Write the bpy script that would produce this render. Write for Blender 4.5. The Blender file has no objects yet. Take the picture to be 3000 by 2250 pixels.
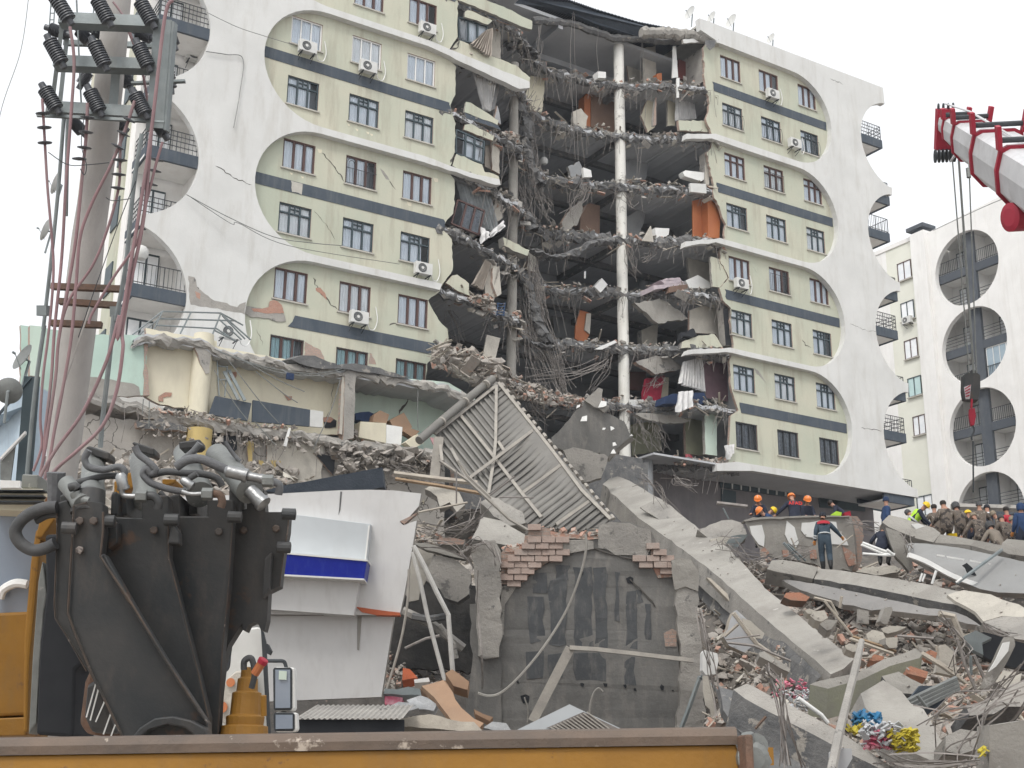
import bpy,bmesh,math,random
import numpy as np
from mathutils import Vector,Matrix,noise
from mathutils.geometry import tessellate_polygon
R = math.radians
# ---------------------------------------------------------------- camera
F = 3763.0; CX,CY = 1500.0,1125.0; CAMZ = 1.6
up_c = Vector((128,-12443,F)).normalized()
fw_c = Vector((0,0,1)); Yc = (fw_c - up_c * fw_c.dot(up_c)).normalized(); Xc = Yc.cross(up_c)
RW = Matrix((Xc,Yc,up_c))                       # camera axes -> world
CAM = Vector((0,0,CAMZ))
sc = bpy.context.scene; COL = sc.collection
cam = bpy.data.objects.new('camera',bpy.data.cameras.new('camera')); COL.objects.link(cam)
cam.data.sensor_width = 36; cam.data.lens = 36 * F / 3000; cam.data.clip_start = .05; cam.data.clip_end = 2000
m3 = Matrix((RW @ Vector((1,0,0)),RW @ Vector((0,-1,0)),RW @ Vector((0,0,-1)))).transposed()
cam.matrix_world = Matrix.Translation(CAM) @ m3.to_4x4()
sc.camera = cam
# ---------------------------------------------------------------- sky and light (overcast)
w = bpy.data.worlds.new('World'); sc.world = w; w.use_nodes = True
nt = w.node_tree; bg = nt.nodes['Background']
sky = nt.nodes.new('ShaderNodeTexSky'); sky.sky_type = 'NISHITA'; sky.sun_disc = False
sky.sun_elevation = R(48); sky.sun_rotation = R(200); sky.dust_density = 6; sky.air_density = 1.5; sky.ozone_density = 1.0
hs = nt.nodes.new('ShaderNodeHueSaturation'); hs.inputs['Saturation'].default_value = .22
mx = nt.nodes.new('ShaderNodeMix'); mx.data_type = 'RGBA'; mx.inputs[0].default_value = .6
mx.inputs[7].default_value = (10.6,10.8,11.1,1)
nt.links.new(sky.outputs[0],hs.inputs['Color']); nt.links.new(hs.outputs[0],mx.inputs[6])
nt.links.new(mx.outputs[2],bg.inputs[0]); bg.inputs[1].default_value = .115
sl = bpy.data.lights.new('sun','SUN'); sl.energy = 1.1; sl.angle = R(16); sl.color = (1,.97,.92)
so = bpy.data.objects.new('sun',sl); COL.objects.link(so)
so.rotation_euler = (R(42),0,R(-20))
sc.view_settings.view_transform = 'Standard'; sc.view_settings.look = 'None'
sc.view_settings.exposure = .38; sc.view_settings.gamma = 1
sc.cycles.max_bounces = 6; sc.cycles.diffuse_bounces = 4; sc.cycles.use_denoising = True
try: sc.cycles.denoiser = 'OPENIMAGEDENOISE'
except Exception: pass
# ---------------------------------------------------------------- picture frames used while measuring (x0, y0, scale)
T = {1: (0,0,.6029),2: (700,0,.36166),3: (700,600,.36166),4: (1300,0,.40687),5: (1300,600,.40687),6: (2100,0,.40687),
     7: (2100,600,.40687),8: (0,900,.40687),'a': (0,1500,.45208),'b': (800,1350,.40687),'c': (1400,1575,.40687),'d': (2100,1350,.40687),
     'e': (2000,1575,.45208),'f': (400,950,.40687),'g': (1200,1050,.40687),'D': (0,0,1.35624),'p': (1900,1300,.24898),'r': (2450,1400,.24898),
     'x': (0,1300,.57225),'k': (2600,900,.30143),'n': (1100,1400,.45198)}
def q(f,x,y): a = T[f]; return a[0] + a[2] * x,a[1] + a[2] * y
def ray(px,py): return RW @ Vector(((px - CX) / F,(py - CY) / F,1))
def P(f,x,y,Z): return CAM + ray(*q(f,x,y)) * Z           # a point at distance Z
# block frame: x along the facade, y into the block, z up
U = RW @ Vector((6405,1204,F)); U.z = 0; U.normalize()
V = Vector((0,0,1)); N = V.cross(U)
O = CAM + ray(1500,900) * 62
BM = Matrix((U,N,V)).transposed().to_4x4(); BM.translation = O
BMI = BM.inverted()
CL = BMI @ CAM
def L(f,x,y,d=0.0):                                          # local point on the plane at depth d
    r = ray(*q(f,x,y)); t = ((O + N * d - CAM).dot(N)) / r.dot(N)
    return BMI @ (CAM + r * t)
def LS(f,x,y,u):                                             # local point on the plane x = u
    r = ray(*q(f,x,y)); t = ((O + U * u - CAM).dot(U)) / r.dot(U)
    return BMI @ (CAM + r * t)
def sh(u,v,d): k = (d - CL.y) / (-CL.y); return CL.x + (u - CL.x) * k,CL.z + (v - CL.z) * k
rnd = random.Random(7)
def nz(x,y=0,z=0): return noise.noise(Vector((x,y,z)))
# ---------------------------------------------------------------- mesh collector
class MB:
    def __init__(s): s.v = []; s.f = []; s.m = []
    def add(s,vs,fs,mi=0):
        b = len(s.v); s.v += [tuple(p) for p in vs]; s.f += [tuple(i + b for i in f) for f in fs]; s.m += [mi] * len(fs)
    def box(s,c,size,rot=None,mi=0):
        c = Vector(c); vs = []
        for x in (-.5,.5):
            for y in (-.5,.5):
                for z in (-.5,.5):
                    p = Vector((x * size[0],y * size[1],z * size[2]))
                    vs.append(c + (rot @ p if rot else p))
        s.add(vs,[(0,1,3,2),(4,6,7,5),(0,4,5,1),(2,3,7,6),(0,2,6,4),(1,5,7,3)],mi); return s
    def b2(s,a,b,mi=0):
        a = Vector(a); b = Vector(b); return s.box((a + b) / 2,[abs(x) for x in (b - a)],None,mi)
    def beam(s,p0,p1,w,h,upv=(0,0,1),mi=0,segs=1,rough=0):
        p0 = Vector(p0); p1 = Vector(p1); d = (p1 - p0).normalized(); upv = Vector(upv)
        sx = d.cross(upv)
        if sx.length < 1e-3: sx = d.cross(Vector((0,1,0)))
        sx.normalize(); uz = sx.cross(d); vs = []; fs = []
        for i in range(segs + 1):
            c = p0.lerp(p1,i / segs)
            for a,b in ((-1,-1),(1,-1),(1,1),(-1,1)):
                p = c + sx * a * w / 2 + uz * b * h / 2
                if rough: p += Vector((rnd.uniform(-1,1),rnd.uniform(-1,1),rnd.uniform(-1,1))) * rough
                vs.append(p)
        for i in range(segs):
            for j in range(4):
                a = i * 4 + j; b = i * 4 + (j + 1) % 4; fs.append((a,b,b + 4,a + 4))
        fs += [(3,2,1,0),(segs * 4,segs * 4 + 1,segs * 4 + 2,segs * 4 + 3)]
        s.add(vs,fs,mi); return s
    def tube(s,pts,r,n=6,mi=0,caps=True):
        pts = [Vector(p) for p in pts]; k = len(pts)
        rs = r if isinstance(r,(list,tuple)) else [r] * k
        vs = []; fs = []; ref = None
        for i,p in enumerate(pts):
            d = (pts[min(i + 1,k - 1)] - pts[max(i - 1,0)])
            d = d.normalized() if d.length > 1e-9 else Vector((0,0,1))
            if ref is None: ref = d.orthogonal().normalized()
            ref = (ref - d * ref.dot(d))
            ref = ref.normalized() if ref.length > 1e-6 else d.orthogonal().normalized()
            bi = d.cross(ref)
            for j in range(n):
                a = 2 * math.pi * j / n; vs.append(p + (ref * math.cos(a) + bi * math.sin(a)) * rs[i])
        for i in range(k - 1):
            for j in range(n):
                a = i * n + j; b = i * n + (j + 1) % n; fs.append((a,b,b + n,a + n))
        if caps and n > 2: fs += [tuple(range(n - 1,-1,-1)),tuple((k - 1) * n + j for j in range(n))]
        s.add(vs,fs,mi); return s
    def lathe(s,c,axis,prof,n=16,mi=0):                    # prof: (radius, height) along axis
        ax = Vector(axis).normalized(); c = Vector(c); pts = [c + ax * h for r,h in prof]
        e1 = ax.orthogonal().normalized(); e2 = ax.cross(e1); vs = []; fs = []
        for (r,h),p in zip(prof,pts):
            for j in range(n):
                a = 2 * math.pi * j / n; vs.append(p + (e1 * math.cos(a) + e2 * math.sin(a)) * max(r,1e-4))
        for i in range(len(prof) - 1):
            for j in range(n):
                a = i * n + j; b = i * n + (j + 1) % n; fs.append((a,b,b + n,a + n))
        fs += [tuple(range(n - 1,-1,-1)),tuple((len(prof) - 1) * n + j for j in range(n))]
        s.add(vs,fs,mi); return s
    def plate(s,pts,ext,mi=0,mside=None,holes=()):         # polygon (with holes) pushed through by ext
        loops = [[Vector(p) for p in pts]] + [[Vector(p) for p in h] for h in holes]
        ext = Vector(ext); flat = [p for l in loops for p in l]; n = len(flat)
        tris = tessellate_polygon(loops); b = []
        b = [tuple(t) for t in tris]
        s.add(flat + [p + ext for p in flat],b + [tuple(i + n for i in reversed(t)) for t in b],mi)
        base = len(s.v) - 2 * n; o = 0
        for l in loops:
            k = len(l)
            for i in range(k):
                a = base + o + i; c = base + o + (i + 1) % k
                s.f.append((a,c,c + n,a + n)); s.m.append(mi if mside is None else mside)
            o += k
        return s
    def build(s,name,mats,parent=None,smooth=False,bevel=0,world=True):
        me = bpy.data.meshes.new(name); me.from_pydata(s.v,[],s.f)
        for m in (mats if isinstance(mats,(list,tuple)) else [mats]): me.materials.append(m)
        me.polygons.foreach_set('material_index',s.m)
        bm = bmesh.new(); bm.from_mesh(me); bmesh.ops.recalc_face_normals(bm,faces=bm.faces); bm.to_mesh(me); bm.free()
        if smooth:
            me.polygons.foreach_set('use_smooth',[True] * len(me.polygons))
            try: me.set_sharp_from_angle(angle=R(38))
            except Exception: pass
        o = bpy.data.objects.new(name,me); COL.objects.link(o)
        if parent: o.parent = parent
        if bevel:
            b = o.modifiers.new('edge','BEVEL'); b.width = bevel; b.segments = 2; b.limit_method = 'ANGLE'; b.angle_limit = R(40)
        return o
def tag(o,label=None,cat=None,group=None,kind=None):
    if label: o['label'] = label
    if cat: o['category'] = cat
    if group: o['group'] = group
    if kind: o['kind'] = kind
    return o
def empty(name,loc=(0,0,0),rz=0,mat=None,**k):
    o = bpy.data.objects.new(name,None); COL.objects.link(o)
    if mat is not None: o.matrix_world = mat
    else: o.location = loc; o.rotation_euler = (0,0,rz)
    return tag(o,**k)
def copy_tree(o,parent=None):
    c = o.copy(); COL.objects.link(c)
    if parent: c.parent = parent
    for ch in o.children: copy_tree(ch,c)
    return c
def jag(pts,amp,step,seed=0,closed=False,flat=True):                  # broken edge: subdivide and shift the points of a line
    r = random.Random(seed); out = []; k = len(pts)
    for i in range(k if closed else k - 1):
        a = Vector(pts[i]); b = Vector(pts[(i + 1) % k]); n = max(1,int((b - a).length / step))
        for j in range(n):
            p = a.lerp(b,j / n)
            if i + j > 0 or closed: p = p + Vector([r.uniform(-amp,amp) * (0 if flat and q_ == 1 and len(p) == 3 else 1) for q_ in range(len(p))])
            out.append(p)
    if not closed: out.append(Vector(pts[-1]))
    return out
def spline(pts,n=6):
    pts = [Vector(p) for p in pts]; out = []
    for i in range(len(pts) - 1):
        p0 = pts[max(i - 1,0)]; p1 = pts[i]; p2 = pts[i + 1]; p3 = pts[min(i + 2,len(pts) - 1)]
        for j in range(n):
            t = j / n
            out.append(.5 * ((2 * p1) + (p2 - p0) * t + (2 * p0 - 5 * p1 + 4 * p2 - p3) * t * t + (3 * p1 - p0 - 3 * p2 + p3) * t ** 3))
    out.append(pts[-1]); return out
# ---------------------------------------------------------------- materials
def rgb(c): return (c[0],c[1],c[2],1)
def mat(name,c1,c2=None,scale=2.0,rough=.85,bump=.3,bscale=None,dirt=None,damt=.5,dscale=(1,1,.12),spots=None,sscale=1.0,sth=.62,metal=0,spec=.3,brick=None,crack=None,coat=0,camo=None):
    m = bpy.data.materials.new(name); m.use_nodes = True; n = m.node_tree.nodes; l = m.node_tree.links
    b = n['Principled BSDF']; b.inputs['Roughness'].default_value = rough; b.inputs['Metallic'].default_value = metal
    b.inputs['Specular IOR Level'].default_value = spec; b.inputs['Coat Weight'].default_value = coat
    tc = n.new('ShaderNodeTexCoord')
    def noi(sc_,det=6,rg=.6,vec=None,mp=None):
        t = n.new('ShaderNodeTexNoise'); t.inputs['Scale'].default_value = sc_; t.inputs['Detail'].default_value = det; t.inputs['Roughness'].default_value = rg
        if mp:
            q_ = n.new('ShaderNodeMapping'); q_.inputs['Scale'].default_value = mp; l.new(tc.outputs['Object'],q_.inputs[0]); l.new(q_.outputs[0],t.inputs[0])
        else: l.new(tc.outputs['Object'],t.inputs[0])
        return t.outputs[0]
    def ramp(fac,a,b_,ca=(0,0,0,1),cb=(1,1,1,1)):
        r = n.new('ShaderNodeValToRGB'); r.color_ramp.elements[0].position = a; r.color_ramp.elements[1].position = b_
        r.color_ramp.elements[0].color = ca; r.color_ramp.elements[1].color = cb; l.new(fac,r.inputs[0]); return r.outputs[0]
    def mix(fac,a,b_):
        x = n.new('ShaderNodeMix'); x.data_type = 'RGBA'
        if isinstance(fac,float): x.inputs[0].default_value = fac
        else: l.new(fac,x.inputs[0])
        for s_,v_ in ((6,a),(7,b_)):
            if isinstance(v_,tuple): x.inputs[s_].default_value = v_
            else: l.new(v_,x.inputs[s_])
        return x.outputs[2]
    c2 = c2 or tuple(x * .8 for x in c1)
    col = mix(ramp(noi(scale),.35,.65),rgb(c1),rgb(c2))
    bsrc = noi(bscale or scale * 6,8,.65)
    if brick:
        t = n.new('ShaderNodeTexBrick'); mp = n.new('ShaderNodeMapping'); mp.inputs['Rotation'].default_value = brick[0]
        l.new(tc.outputs['Object'],mp.inputs[0]); l.new(mp.outputs[0],t.inputs[0]); t.inputs['Scale'].default_value = brick[1]
        t.inputs['Color1'].default_value = rgb(c1); t.inputs['Color2'].default_value = rgb(c2); t.inputs['Mortar'].default_value = rgb(brick[2])
        t.inputs['Mortar Size'].default_value = .03
        col = mix(.12,t.outputs[0],col)
    if spots: col = mix(ramp(noi(sscale,5,.7),sth,sth + .05),col,rgb(spots))
    if camo:
        for k_,(cc,s0,th) in enumerate(camo): col = mix(ramp(noi(s0,3,.5,mp=(1 + k_ * .3,1,1)),th,th + .03),col,rgb(cc))
    if dirt:
        dm = n.new('ShaderNodeMath'); dm.operation = 'MULTIPLY'; dm.inputs[1].default_value = damt
        l.new(ramp(noi(1.2,7,.7,mp=dscale),.5,.78),dm.inputs[0]); col = mix(dm.outputs[0],col,rgb(dirt))
    if crack:
        t = n.new('ShaderNodeTexVoronoi'); t.feature = 'DISTANCE_TO_EDGE'; t.inputs['Scale'].default_value = crack
        x = n.new('ShaderNodeMix'); x.data_type = 'RGBA'; x.inputs[0].default_value = .3
        t2 = n.new('ShaderNodeTexNoise'); t2.inputs['Scale'].default_value = 3; l.new(tc.outputs['Object'],t2.inputs[0])
        l.new(tc.outputs['Object'],x.inputs[6]); l.new(t2.outputs['Color'],x.inputs[7]); l.new(x.outputs[2],t.inputs[0])
        col = mix(ramp(t.outputs['Distance'],.004,.022,(1,1,1,1),(0,0,0,1)),col,(.07,.06,.055,1))
    l.new(col,b.inputs['Base Color'])
    if bump:
        bn = n.new('ShaderNodeBump'); bn.inputs['Strength'].default_value = bump; bn.inputs['Distance'].default_value = .05
        l.new(bsrc,bn.inputs['Height']); l.new(bn.outputs[0],b.inputs['Normal'])
    return m
def glassmat(name,tint=(.8,.86,.9),glossy=.25):
    m = bpy.data.materials.new(name); m.use_nodes = True; n = m.node_tree.nodes; l = m.node_tree.links
    n.remove(n['Principled BSDF']); out = n['Material Output']
    a = n.new('ShaderNodeBsdfTransparent'); a.inputs[0].default_value = rgb(tint); g = n.new('ShaderNodeBsdfGlossy'); g.inputs['Roughness'].default_value = .03
    fr = n.new('ShaderNodeLayerWeight'); fr.inputs[0].default_value = glossy; x = n.new('ShaderNodeMixShader')
    l.new(fr.outputs[0],x.inputs[0]); l.new(a.outputs[0],x.inputs[1]); l.new(g.outputs[0],x.inputs[2]); l.new(x.outputs[0],out.inputs[0]); return m
M = {}
M['white'] = mat('white_render',(.635,.635,.62),(.57,.57,.555),.5,dirt=(.36,.33,.28),damt=.5,dscale=(1.1,1.1,.2),bump=.12,bscale=9)
M['white2'] = mat('white_render_pale',(.80,.79,.77),(.74,.73,.71),.8,dirt=(.5,.47,.42),damt=.35,dscale=(2,2,.2),bump=.1,bscale=9)
M['green'] = mat('pale_green_render',(.53,.513,.415),(.43,.455,.37),.22,dirt=(.32,.28,.22),damt=.75,dscale=(1.6,1.6,.2),bump=.15,bscale=10)
M['band'] = mat('navy_band_paint',(.06,.075,.095),(.08,.095,.115),1.5,dirt=(.17,.18,.18),damt=.5,dscale=(4,4,.3),bump=.1)
M['conc'] = mat('broken_concrete',(.37,.35,.32),(.27,.258,.24),1.1,spots=(.15,.145,.14),sscale=2.3,sth=.6,bump=.6,bscale=12,dirt=(.2,.19,.17),damt=.5,dscale=(1,1,.8))
M['concl'] = mat('pale_concrete',(.355,.34,.31),(.27,.257,.235),.9,bump=.45,bscale=9,dirt=(.22,.2,.18),damt=.6,dscale=(1,1,.6),spots=(.5,.48,.45),sscale=1.4,sth=.66)
M['concd'] = mat('dusty_dark_concrete',(.17,.168,.165),(.105,.107,.11),2.0,bump=.8,bscale=9,spots=(.3,.28,.25),sscale=3,sth=.58)
M['slab'] = mat('grey_soffit_plaster',(.50,.51,.525),(.40,.41,.425),.5,bump=.1,spots=(.16,.16,.16),sscale=.9,sth=.66)
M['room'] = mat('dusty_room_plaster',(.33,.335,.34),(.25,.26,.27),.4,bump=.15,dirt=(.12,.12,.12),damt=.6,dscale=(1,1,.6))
M['cream'] = mat('cream_plaster',(.68,.64,.5),(.62,.575,.46),.7,bump=.12,dirt=(.4,.36,.28),damt=.35,dscale=(1.5,1.5,.5))
M['mint'] = mat('mint_plaster',(.46,.59,.52),(.41,.53,.47),.7,bump=.12,dirt=(.3,.34,.3),damt=.4,dscale=(1.5,1.5,.6))
M['mintp'] = mat('pale_mint_plaster',(.56,.65,.57),(.5,.6,.52),.7,bump=.12,dirt=(.36,.38,.34),damt=.4)
M['brick'] = mat('hollow_brick',(.46,.22,.15),(.36,.16,.11),3,brick=((R(90),0,0),4.5,(.35,.31,.27)),bump=.6,bscale=14,dirt=(.4,.33,.28),damt=.6,dscale=(1,1,1))
M['brickd'] = mat('dusty_brick_wall',(.42,.29,.235),(.34,.25,.21),2,brick=((R(90),0,0),2.6,(.3,.27,.24)),bump=.5,bscale=12,dirt=(.36,.33,.3),damt=.7,dscale=(1,1,1))
M['red'] = mat('brick_rubble',(.44,.25,.19),(.37,.25,.20),4,bump=.6,bscale=16,spots=(.42,.36,.31),sscale=4,sth=.52)
M['dust'] = mat('rubble_dust',(.38,.34,.30),(.285,.255,.225),1.6,bump=1,bscale=5,spots=(.4,.26,.2),sscale=5,sth=.6)
M['dustc'] = mat('crushed_concrete',(.395,.365,.33),(.30,.275,.25),3,bump=.8,bscale=11)
M['plast'] = mat('broken_plaster_cream',(.52,.49,.43),(.42,.395,.35),2,bump=.4,dirt=(.3,.27,.24),damt=.4)
M['wood'] = mat('splintered_wood',(.33,.235,.15),(.24,.17,.11),3,bump=.4)
M['woodp'] = mat('dusty_batten',(.42,.38,.32),(.33,.295,.25),3,bump=.4)
M['brown'] = mat('brown_wardrobe_board',(.20,.13,.095),(.16,.105,.08),1.2,bump=.1,rough=.6)
M['orange'] = mat('orange_wood_board',(.42,.15,.06),(.36,.12,.05),1.0,bump=.08,rough=.5)
M['rebar'] = mat('dusty_rebar_steel',(.27,.25,.235),(.19,.17,.155),6,rough=.8,bump=.1)
M['pvc'] = mat('white_pvc',(.78,.78,.76),(.7,.7,.68),2,rough=.45,bump=0)
M['cloth'] = mat('white_cloth',(.7,.69,.68),(.6,.6,.6),3,bump=.3,bscale=4)
M['clothb'] = mat('beige_cloth',(.46,.41,.36),(.4,.355,.31),3,bump=.3,bscale=4)
M['steel'] = mat('galvanised_steel',(.25,.28,.285),(.19,.215,.22),3,rough=.55,metal=.3,bump=.1,dirt=(.2,.17,.14),damt=.4)
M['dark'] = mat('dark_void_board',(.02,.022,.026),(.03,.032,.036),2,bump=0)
M['frameb'] = mat('bluegrey_window_frame',(.045,.065,.075),(.055,.075,.085),3,rough=.5,bump=0)
M['framer'] = mat('brown_window_frame',(.10,.058,.052),(.08,.045,.04),3,rough=.5,bump=0)
M['framew'] = mat('white_window_frame',(.75,.75,.73),(.7,.7,.68),3,rough=.5,bump=0)
M['curt'] = mat('net_curtain',(.88,.89,.90),(.74,.77,.80),1.2,bump=0)
M['curt2'] = mat('teal_tinted_curtain',(.55,.70,.70),(.45,.6,.6),1.2,bump=0)
M['curtg'] = mat('grey_striped_curtain',(.30,.31,.33),(.16,.17,.18),9,bump=0)
M['glass'] = glassmat('window_glass',(.92,.94,.96),.17)
M['iron'] = mat('dark_railing_iron',(.035,.04,.045),(.05,.055,.06),5,rough=.5,bump=0)
M['acw'] = mat('ac_casing',(.62,.62,.6),(.55,.55,.53),3,rough=.5,bump=0)
M['sill'] = mat('stone_sill',(.5,.48,.43),(.42,.4,.36),3)
M['blackroof'] = mat('tarred_roof_sheet',(.035,.045,.06),(.05,.06,.075),3,bump=.4,rough=.6)
M['rust'] = mat('rusty_steel',(.17,.10,.07),(.1,.075,.06),4,rough=.8,bump=.4,spots=(.25,.2,.16),sscale=6)
M['yellow'] = mat('worn_yellow_paint',(.29,.145,.024),(.22,.108,.02),1.2,rough=.55,bump=.2,spots=(.13,.065,.035),sscale=4.5,sth=.6,dirt=(.20,.12,.05),damt=.75,dscale=(3,3,.8))
M['black'] = mat('grapple_black_steel',(.030,.034,.037),(.058,.057,.056),1.4,rough=.52,bump=.1,bscale=16,spots=(.085,.055,.04),sscale=1.6,sth=.6,dirt=(.12,.10,.085),damt=.7,dscale=(2.5,2.5,.5),metal=.1,spec=.5)
M['hose'] = mat('hydraulic_hose_rubber',(.055,.057,.06),(.08,.08,.08),5,rough=.6,bump=.2,bscale=30)
M['hoseg'] = mat('grey_sleeved_hose',(.14,.145,.15),(.10,.10,.105),5,rough=.7,bump=.3,bscale=30)
M['chrome'] = mat('chromed_rod',(.40,.41,.41),(.24,.24,.24),5,rough=.35,bump=.15,metal=.8)
M['cyl'] = mat('grey_cylinder_paint',(.22,.23,.22),(.17,.175,.17),4,rough=.5,bump=.15,metal=.4,spots=(.3,.3,.28),sscale=5)

M['netg'] = mat('grey_net_curtain',(.36,.38,.39),(.27,.29,.3),4,bump=.2)
M['redc'] = mat('red_cloth',(.42,.10,.12),(.34,.08,.1),3)
M['redm'] = mat('red_patterned_fabric',(.36,.03,.06),(.22,.02,.04),5,bump=.2)
M['rcab'] = mat('dark_red_board',(.17,.055,.05),(.13,.045,.04),2,bump=0,rough=.5)
M['lil'] = mat('pale_pink_bedding',(.50,.43,.45),(.40,.35,.38),4,bump=.3)
M['navy'] = mat('navy_fabric',(.03,.05,.11),(.02,.035,.08),3)
M['blueir'] = mat('blue_iron',(.05,.09,.17),(.04,.07,.14),3)
M['card'] = mat('cardboard',(.33,.215,.14),(.28,.18,.12),2,bump=.1,dirt=(.3,.24,.18),damt=.5)
M['pinkb'] = mat('pink_board',(.55,.33,.34),(.5,.3,.31),3)
M['cred'] = mat('bright_red_paint',(.40,.025,.045),(.32,.02,.04),1,rough=.5,bump=0)
M['green2'] = mat('very_pale_green_render',(.72,.72,.64),(.67,.67,.59),.6,bump=.1)
M['glassb'] = mat('bluish_balcony_glass',(.24,.32,.38),(.32,.40,.46),.8,rough=.1,bump=0,spec=.8)
M['rustb'] = mat('scuffed_rust_lip',(.165,.12,.09),(.10,.082,.07),2,rough=.6,bump=.3,spots=(.42,.36,.30),sscale=4,sth=.6)
M['gal'] = mat('grey_sheet_roof',(.205,.197,.182),(.165,.158,.147),1.2,rough=.6,bump=.1,metal=.15,dirt=(.14,.13,.11),damt=.6,dscale=(1.5,1.5,1.5))
M['galf'] = mat('pale_dusty_steel_frame',(.36,.335,.295),(.28,.26,.235),3,rough=.7,bump=.2)
M['archp'] = mat('sooty_grey_render',(.20,.195,.185),(.14,.138,.132),.9,bump=.35,bscale=9,dirt=(.29,.27,.245),damt=.75,dscale=(2.5,2.5,.14),spots=(.2,.19,.175),sscale=2.2,sth=.66)
M['archd'] = mat('bluish_black_paint',(.075,.08,.086),(.10,.104,.108),2,bump=.2,dirt=(.19,.183,.172),damt=.95,dscale=(5,5,.3))
M['sign_blue'] = mat('blue_sign_strip',(.008,.018,.24),(.01,.022,.28),2,rough=.35,bump=0,dirt=(.06,.08,.3),damt=.4,dscale=(8,8,.3))
M['shopw'] = mat('shop_white_panel',(.66,.655,.645),(.60,.595,.59),.7,rough=.6,bump=.05,dirt=(.42,.40,.38),damt=.35,dscale=(3,3,.3))
M['signw'] = mat('sign_box_pale',(.55,.58,.60),(.50,.53,.55),1,rough=.5,bump=0,dirt=(.4,.4,.4),damt=.3)
M['oran'] = mat('orange_edge',(.50,.13,.06),(.42,.12,.06),4)
M['bluep'] = mat('blue_plastic',(.03,.13,.27),(.04,.18,.33),6,rough=.3,bump=.5,bscale=6)
M['yelp'] = mat('yellow_packets',(.52,.43,.04),(.40,.33,.05),9,rough=.5,bump=.3)
M['pinkp'] = mat('pink_packets',(.55,.06,.14),(.6,.3,.35),9,rough=.5,bump=.3)
M['film'] = mat('dusty_plastic_film',(.52,.53,.54),(.36,.37,.38),3,rough=.35,bump=.8,bscale=4)
# people
M['skin'] = mat('skin',(.42,.24,.17),(.38,.21,.15),6,rough=.6,bump=0)
M['navyj'] = mat('dark_navy_jacket',(.018,.022,.038),(.028,.033,.052),7,bump=.4,bscale=9)
M['bluej'] = mat('blue_padded_jacket',(.03,.06,.14),(.02,.042,.10),6,bump=.6,bscale=6)
M['greyb'] = mat('bluegrey_work_suit',(.035,.055,.075),(.05,.072,.095),6,bump=.4,bscale=9)
M['camo'] = mat('camouflage_cloth',(.16,.13,.105),(.12,.10,.085),8,bump=.4,bscale=10,camo=(((.045,.038,.035),7,.54),((.27,.235,.20),9,.6)))
M['tan'] = mat('tan_grey_jacket',(.25,.215,.175),(.21,.18,.15),6,bump=.4)
M['orangeh'] = mat('orange_helmet',(.75,.22,.05),(.65,.18,.04),4,rough=.35,bump=0)
M['yelh'] = mat('yellow_helmet',(.75,.52,.02),(.68,.46,.02),4,rough=.35,bump=0)
M['hiv'] = mat('hi_vis_yellow',(.45,.72,.06),(.4,.66,.05),4,rough=.6,bump=.2)
M['refl'] = mat('reflective_tape',(.6,.62,.62),(.5,.52,.52),9,rough=.35,bump=0)
M['hair'] = mat('dark_hair',(.018,.014,.012),(.03,.024,.02),9,rough=.6)
M['beanieg'] = mat('grey_knit_cap',(.10,.10,.10),(.07,.07,.075),20,bump=.5)
M['beaniet'] = mat('tan_knit_cap',(.30,.25,.19),(.24,.2,.15),20,bump=.5)
M['beanieb'] = mat('blue_knit_cap',(.03,.05,.10),(.02,.035,.08),20,bump=.5)
M['glove'] = mat('orange_glove',(.62,.26,.06),(.55,.22,.05),6)
M['boot'] = mat('black_boot',(.015,.015,.015),(.025,.025,.025),6,rough=.5)
M['redsh'] = mat('red_shoulder_panel',(.42,.035,.05),(.36,.03,.045),4,bump=.2)
M['slabp'] = mat('pale_smooth_plaster',(.29,.29,.285),(.24,.24,.235),.8,bump=.1,dirt=(.28,.27,.26),damt=.5)
M['greenc'] = mat('mossy_painted_concrete',(.33,.34,.25),(.3,.30,.25),2,bump=.3,dirt=(.28,.27,.25),damt=.6)
M['oranb'] = mat('terracotta_brick',(.48,.23,.15),(.40,.2,.135),5,bump=.4,dirt=(.4,.33,.28),damt=.5,dscale=(2,2,2))
M['redtx'] = mat('red_lettering',(.62,.04,.03),(.55,.04,.03),3,bump=0)
M['navyk'] = mat('black_knit_cap',(.02,.022,.03),(.03,.032,.04),20,bump=.4)
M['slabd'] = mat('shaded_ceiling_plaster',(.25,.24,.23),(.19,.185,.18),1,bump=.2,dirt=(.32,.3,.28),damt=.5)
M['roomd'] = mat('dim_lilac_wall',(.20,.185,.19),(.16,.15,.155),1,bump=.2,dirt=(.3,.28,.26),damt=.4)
M['pipep'] = mat('dusty_white_pipe',(.55,.54,.51),(.42,.41,.39),3,rough=.6,bump=.1)
M['brickp'] = mat('rendered_hollow_brick',(.345,.26,.222),(.29,.23,.2),1.6,bump=.4,bscale=14,dirt=(.34,.31,.28),damt=.7,dscale=(1.5,1.5,1.5))
M['hollow'] = mat('hollow_shade_panel',(.07,.066,.062),(.03,.03,.03),1.5,bump=.8,bscale=4)  # shade of the hollow put into the panel colour
M['gapshade'] = mat('rubble_gap_shade',(.15,.135,.12),(.09,.083,.076),1.6,bump=1,bscale=6,spots=(.25,.2,.17),sscale=7,sth=.6)  # hill surface darkened to paint shade into the gaps between chunks
M['curtw'] = mat('white_net_curtain',(.93,.92,.9),(.82,.81,.79),1.5,bump=0)

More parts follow.
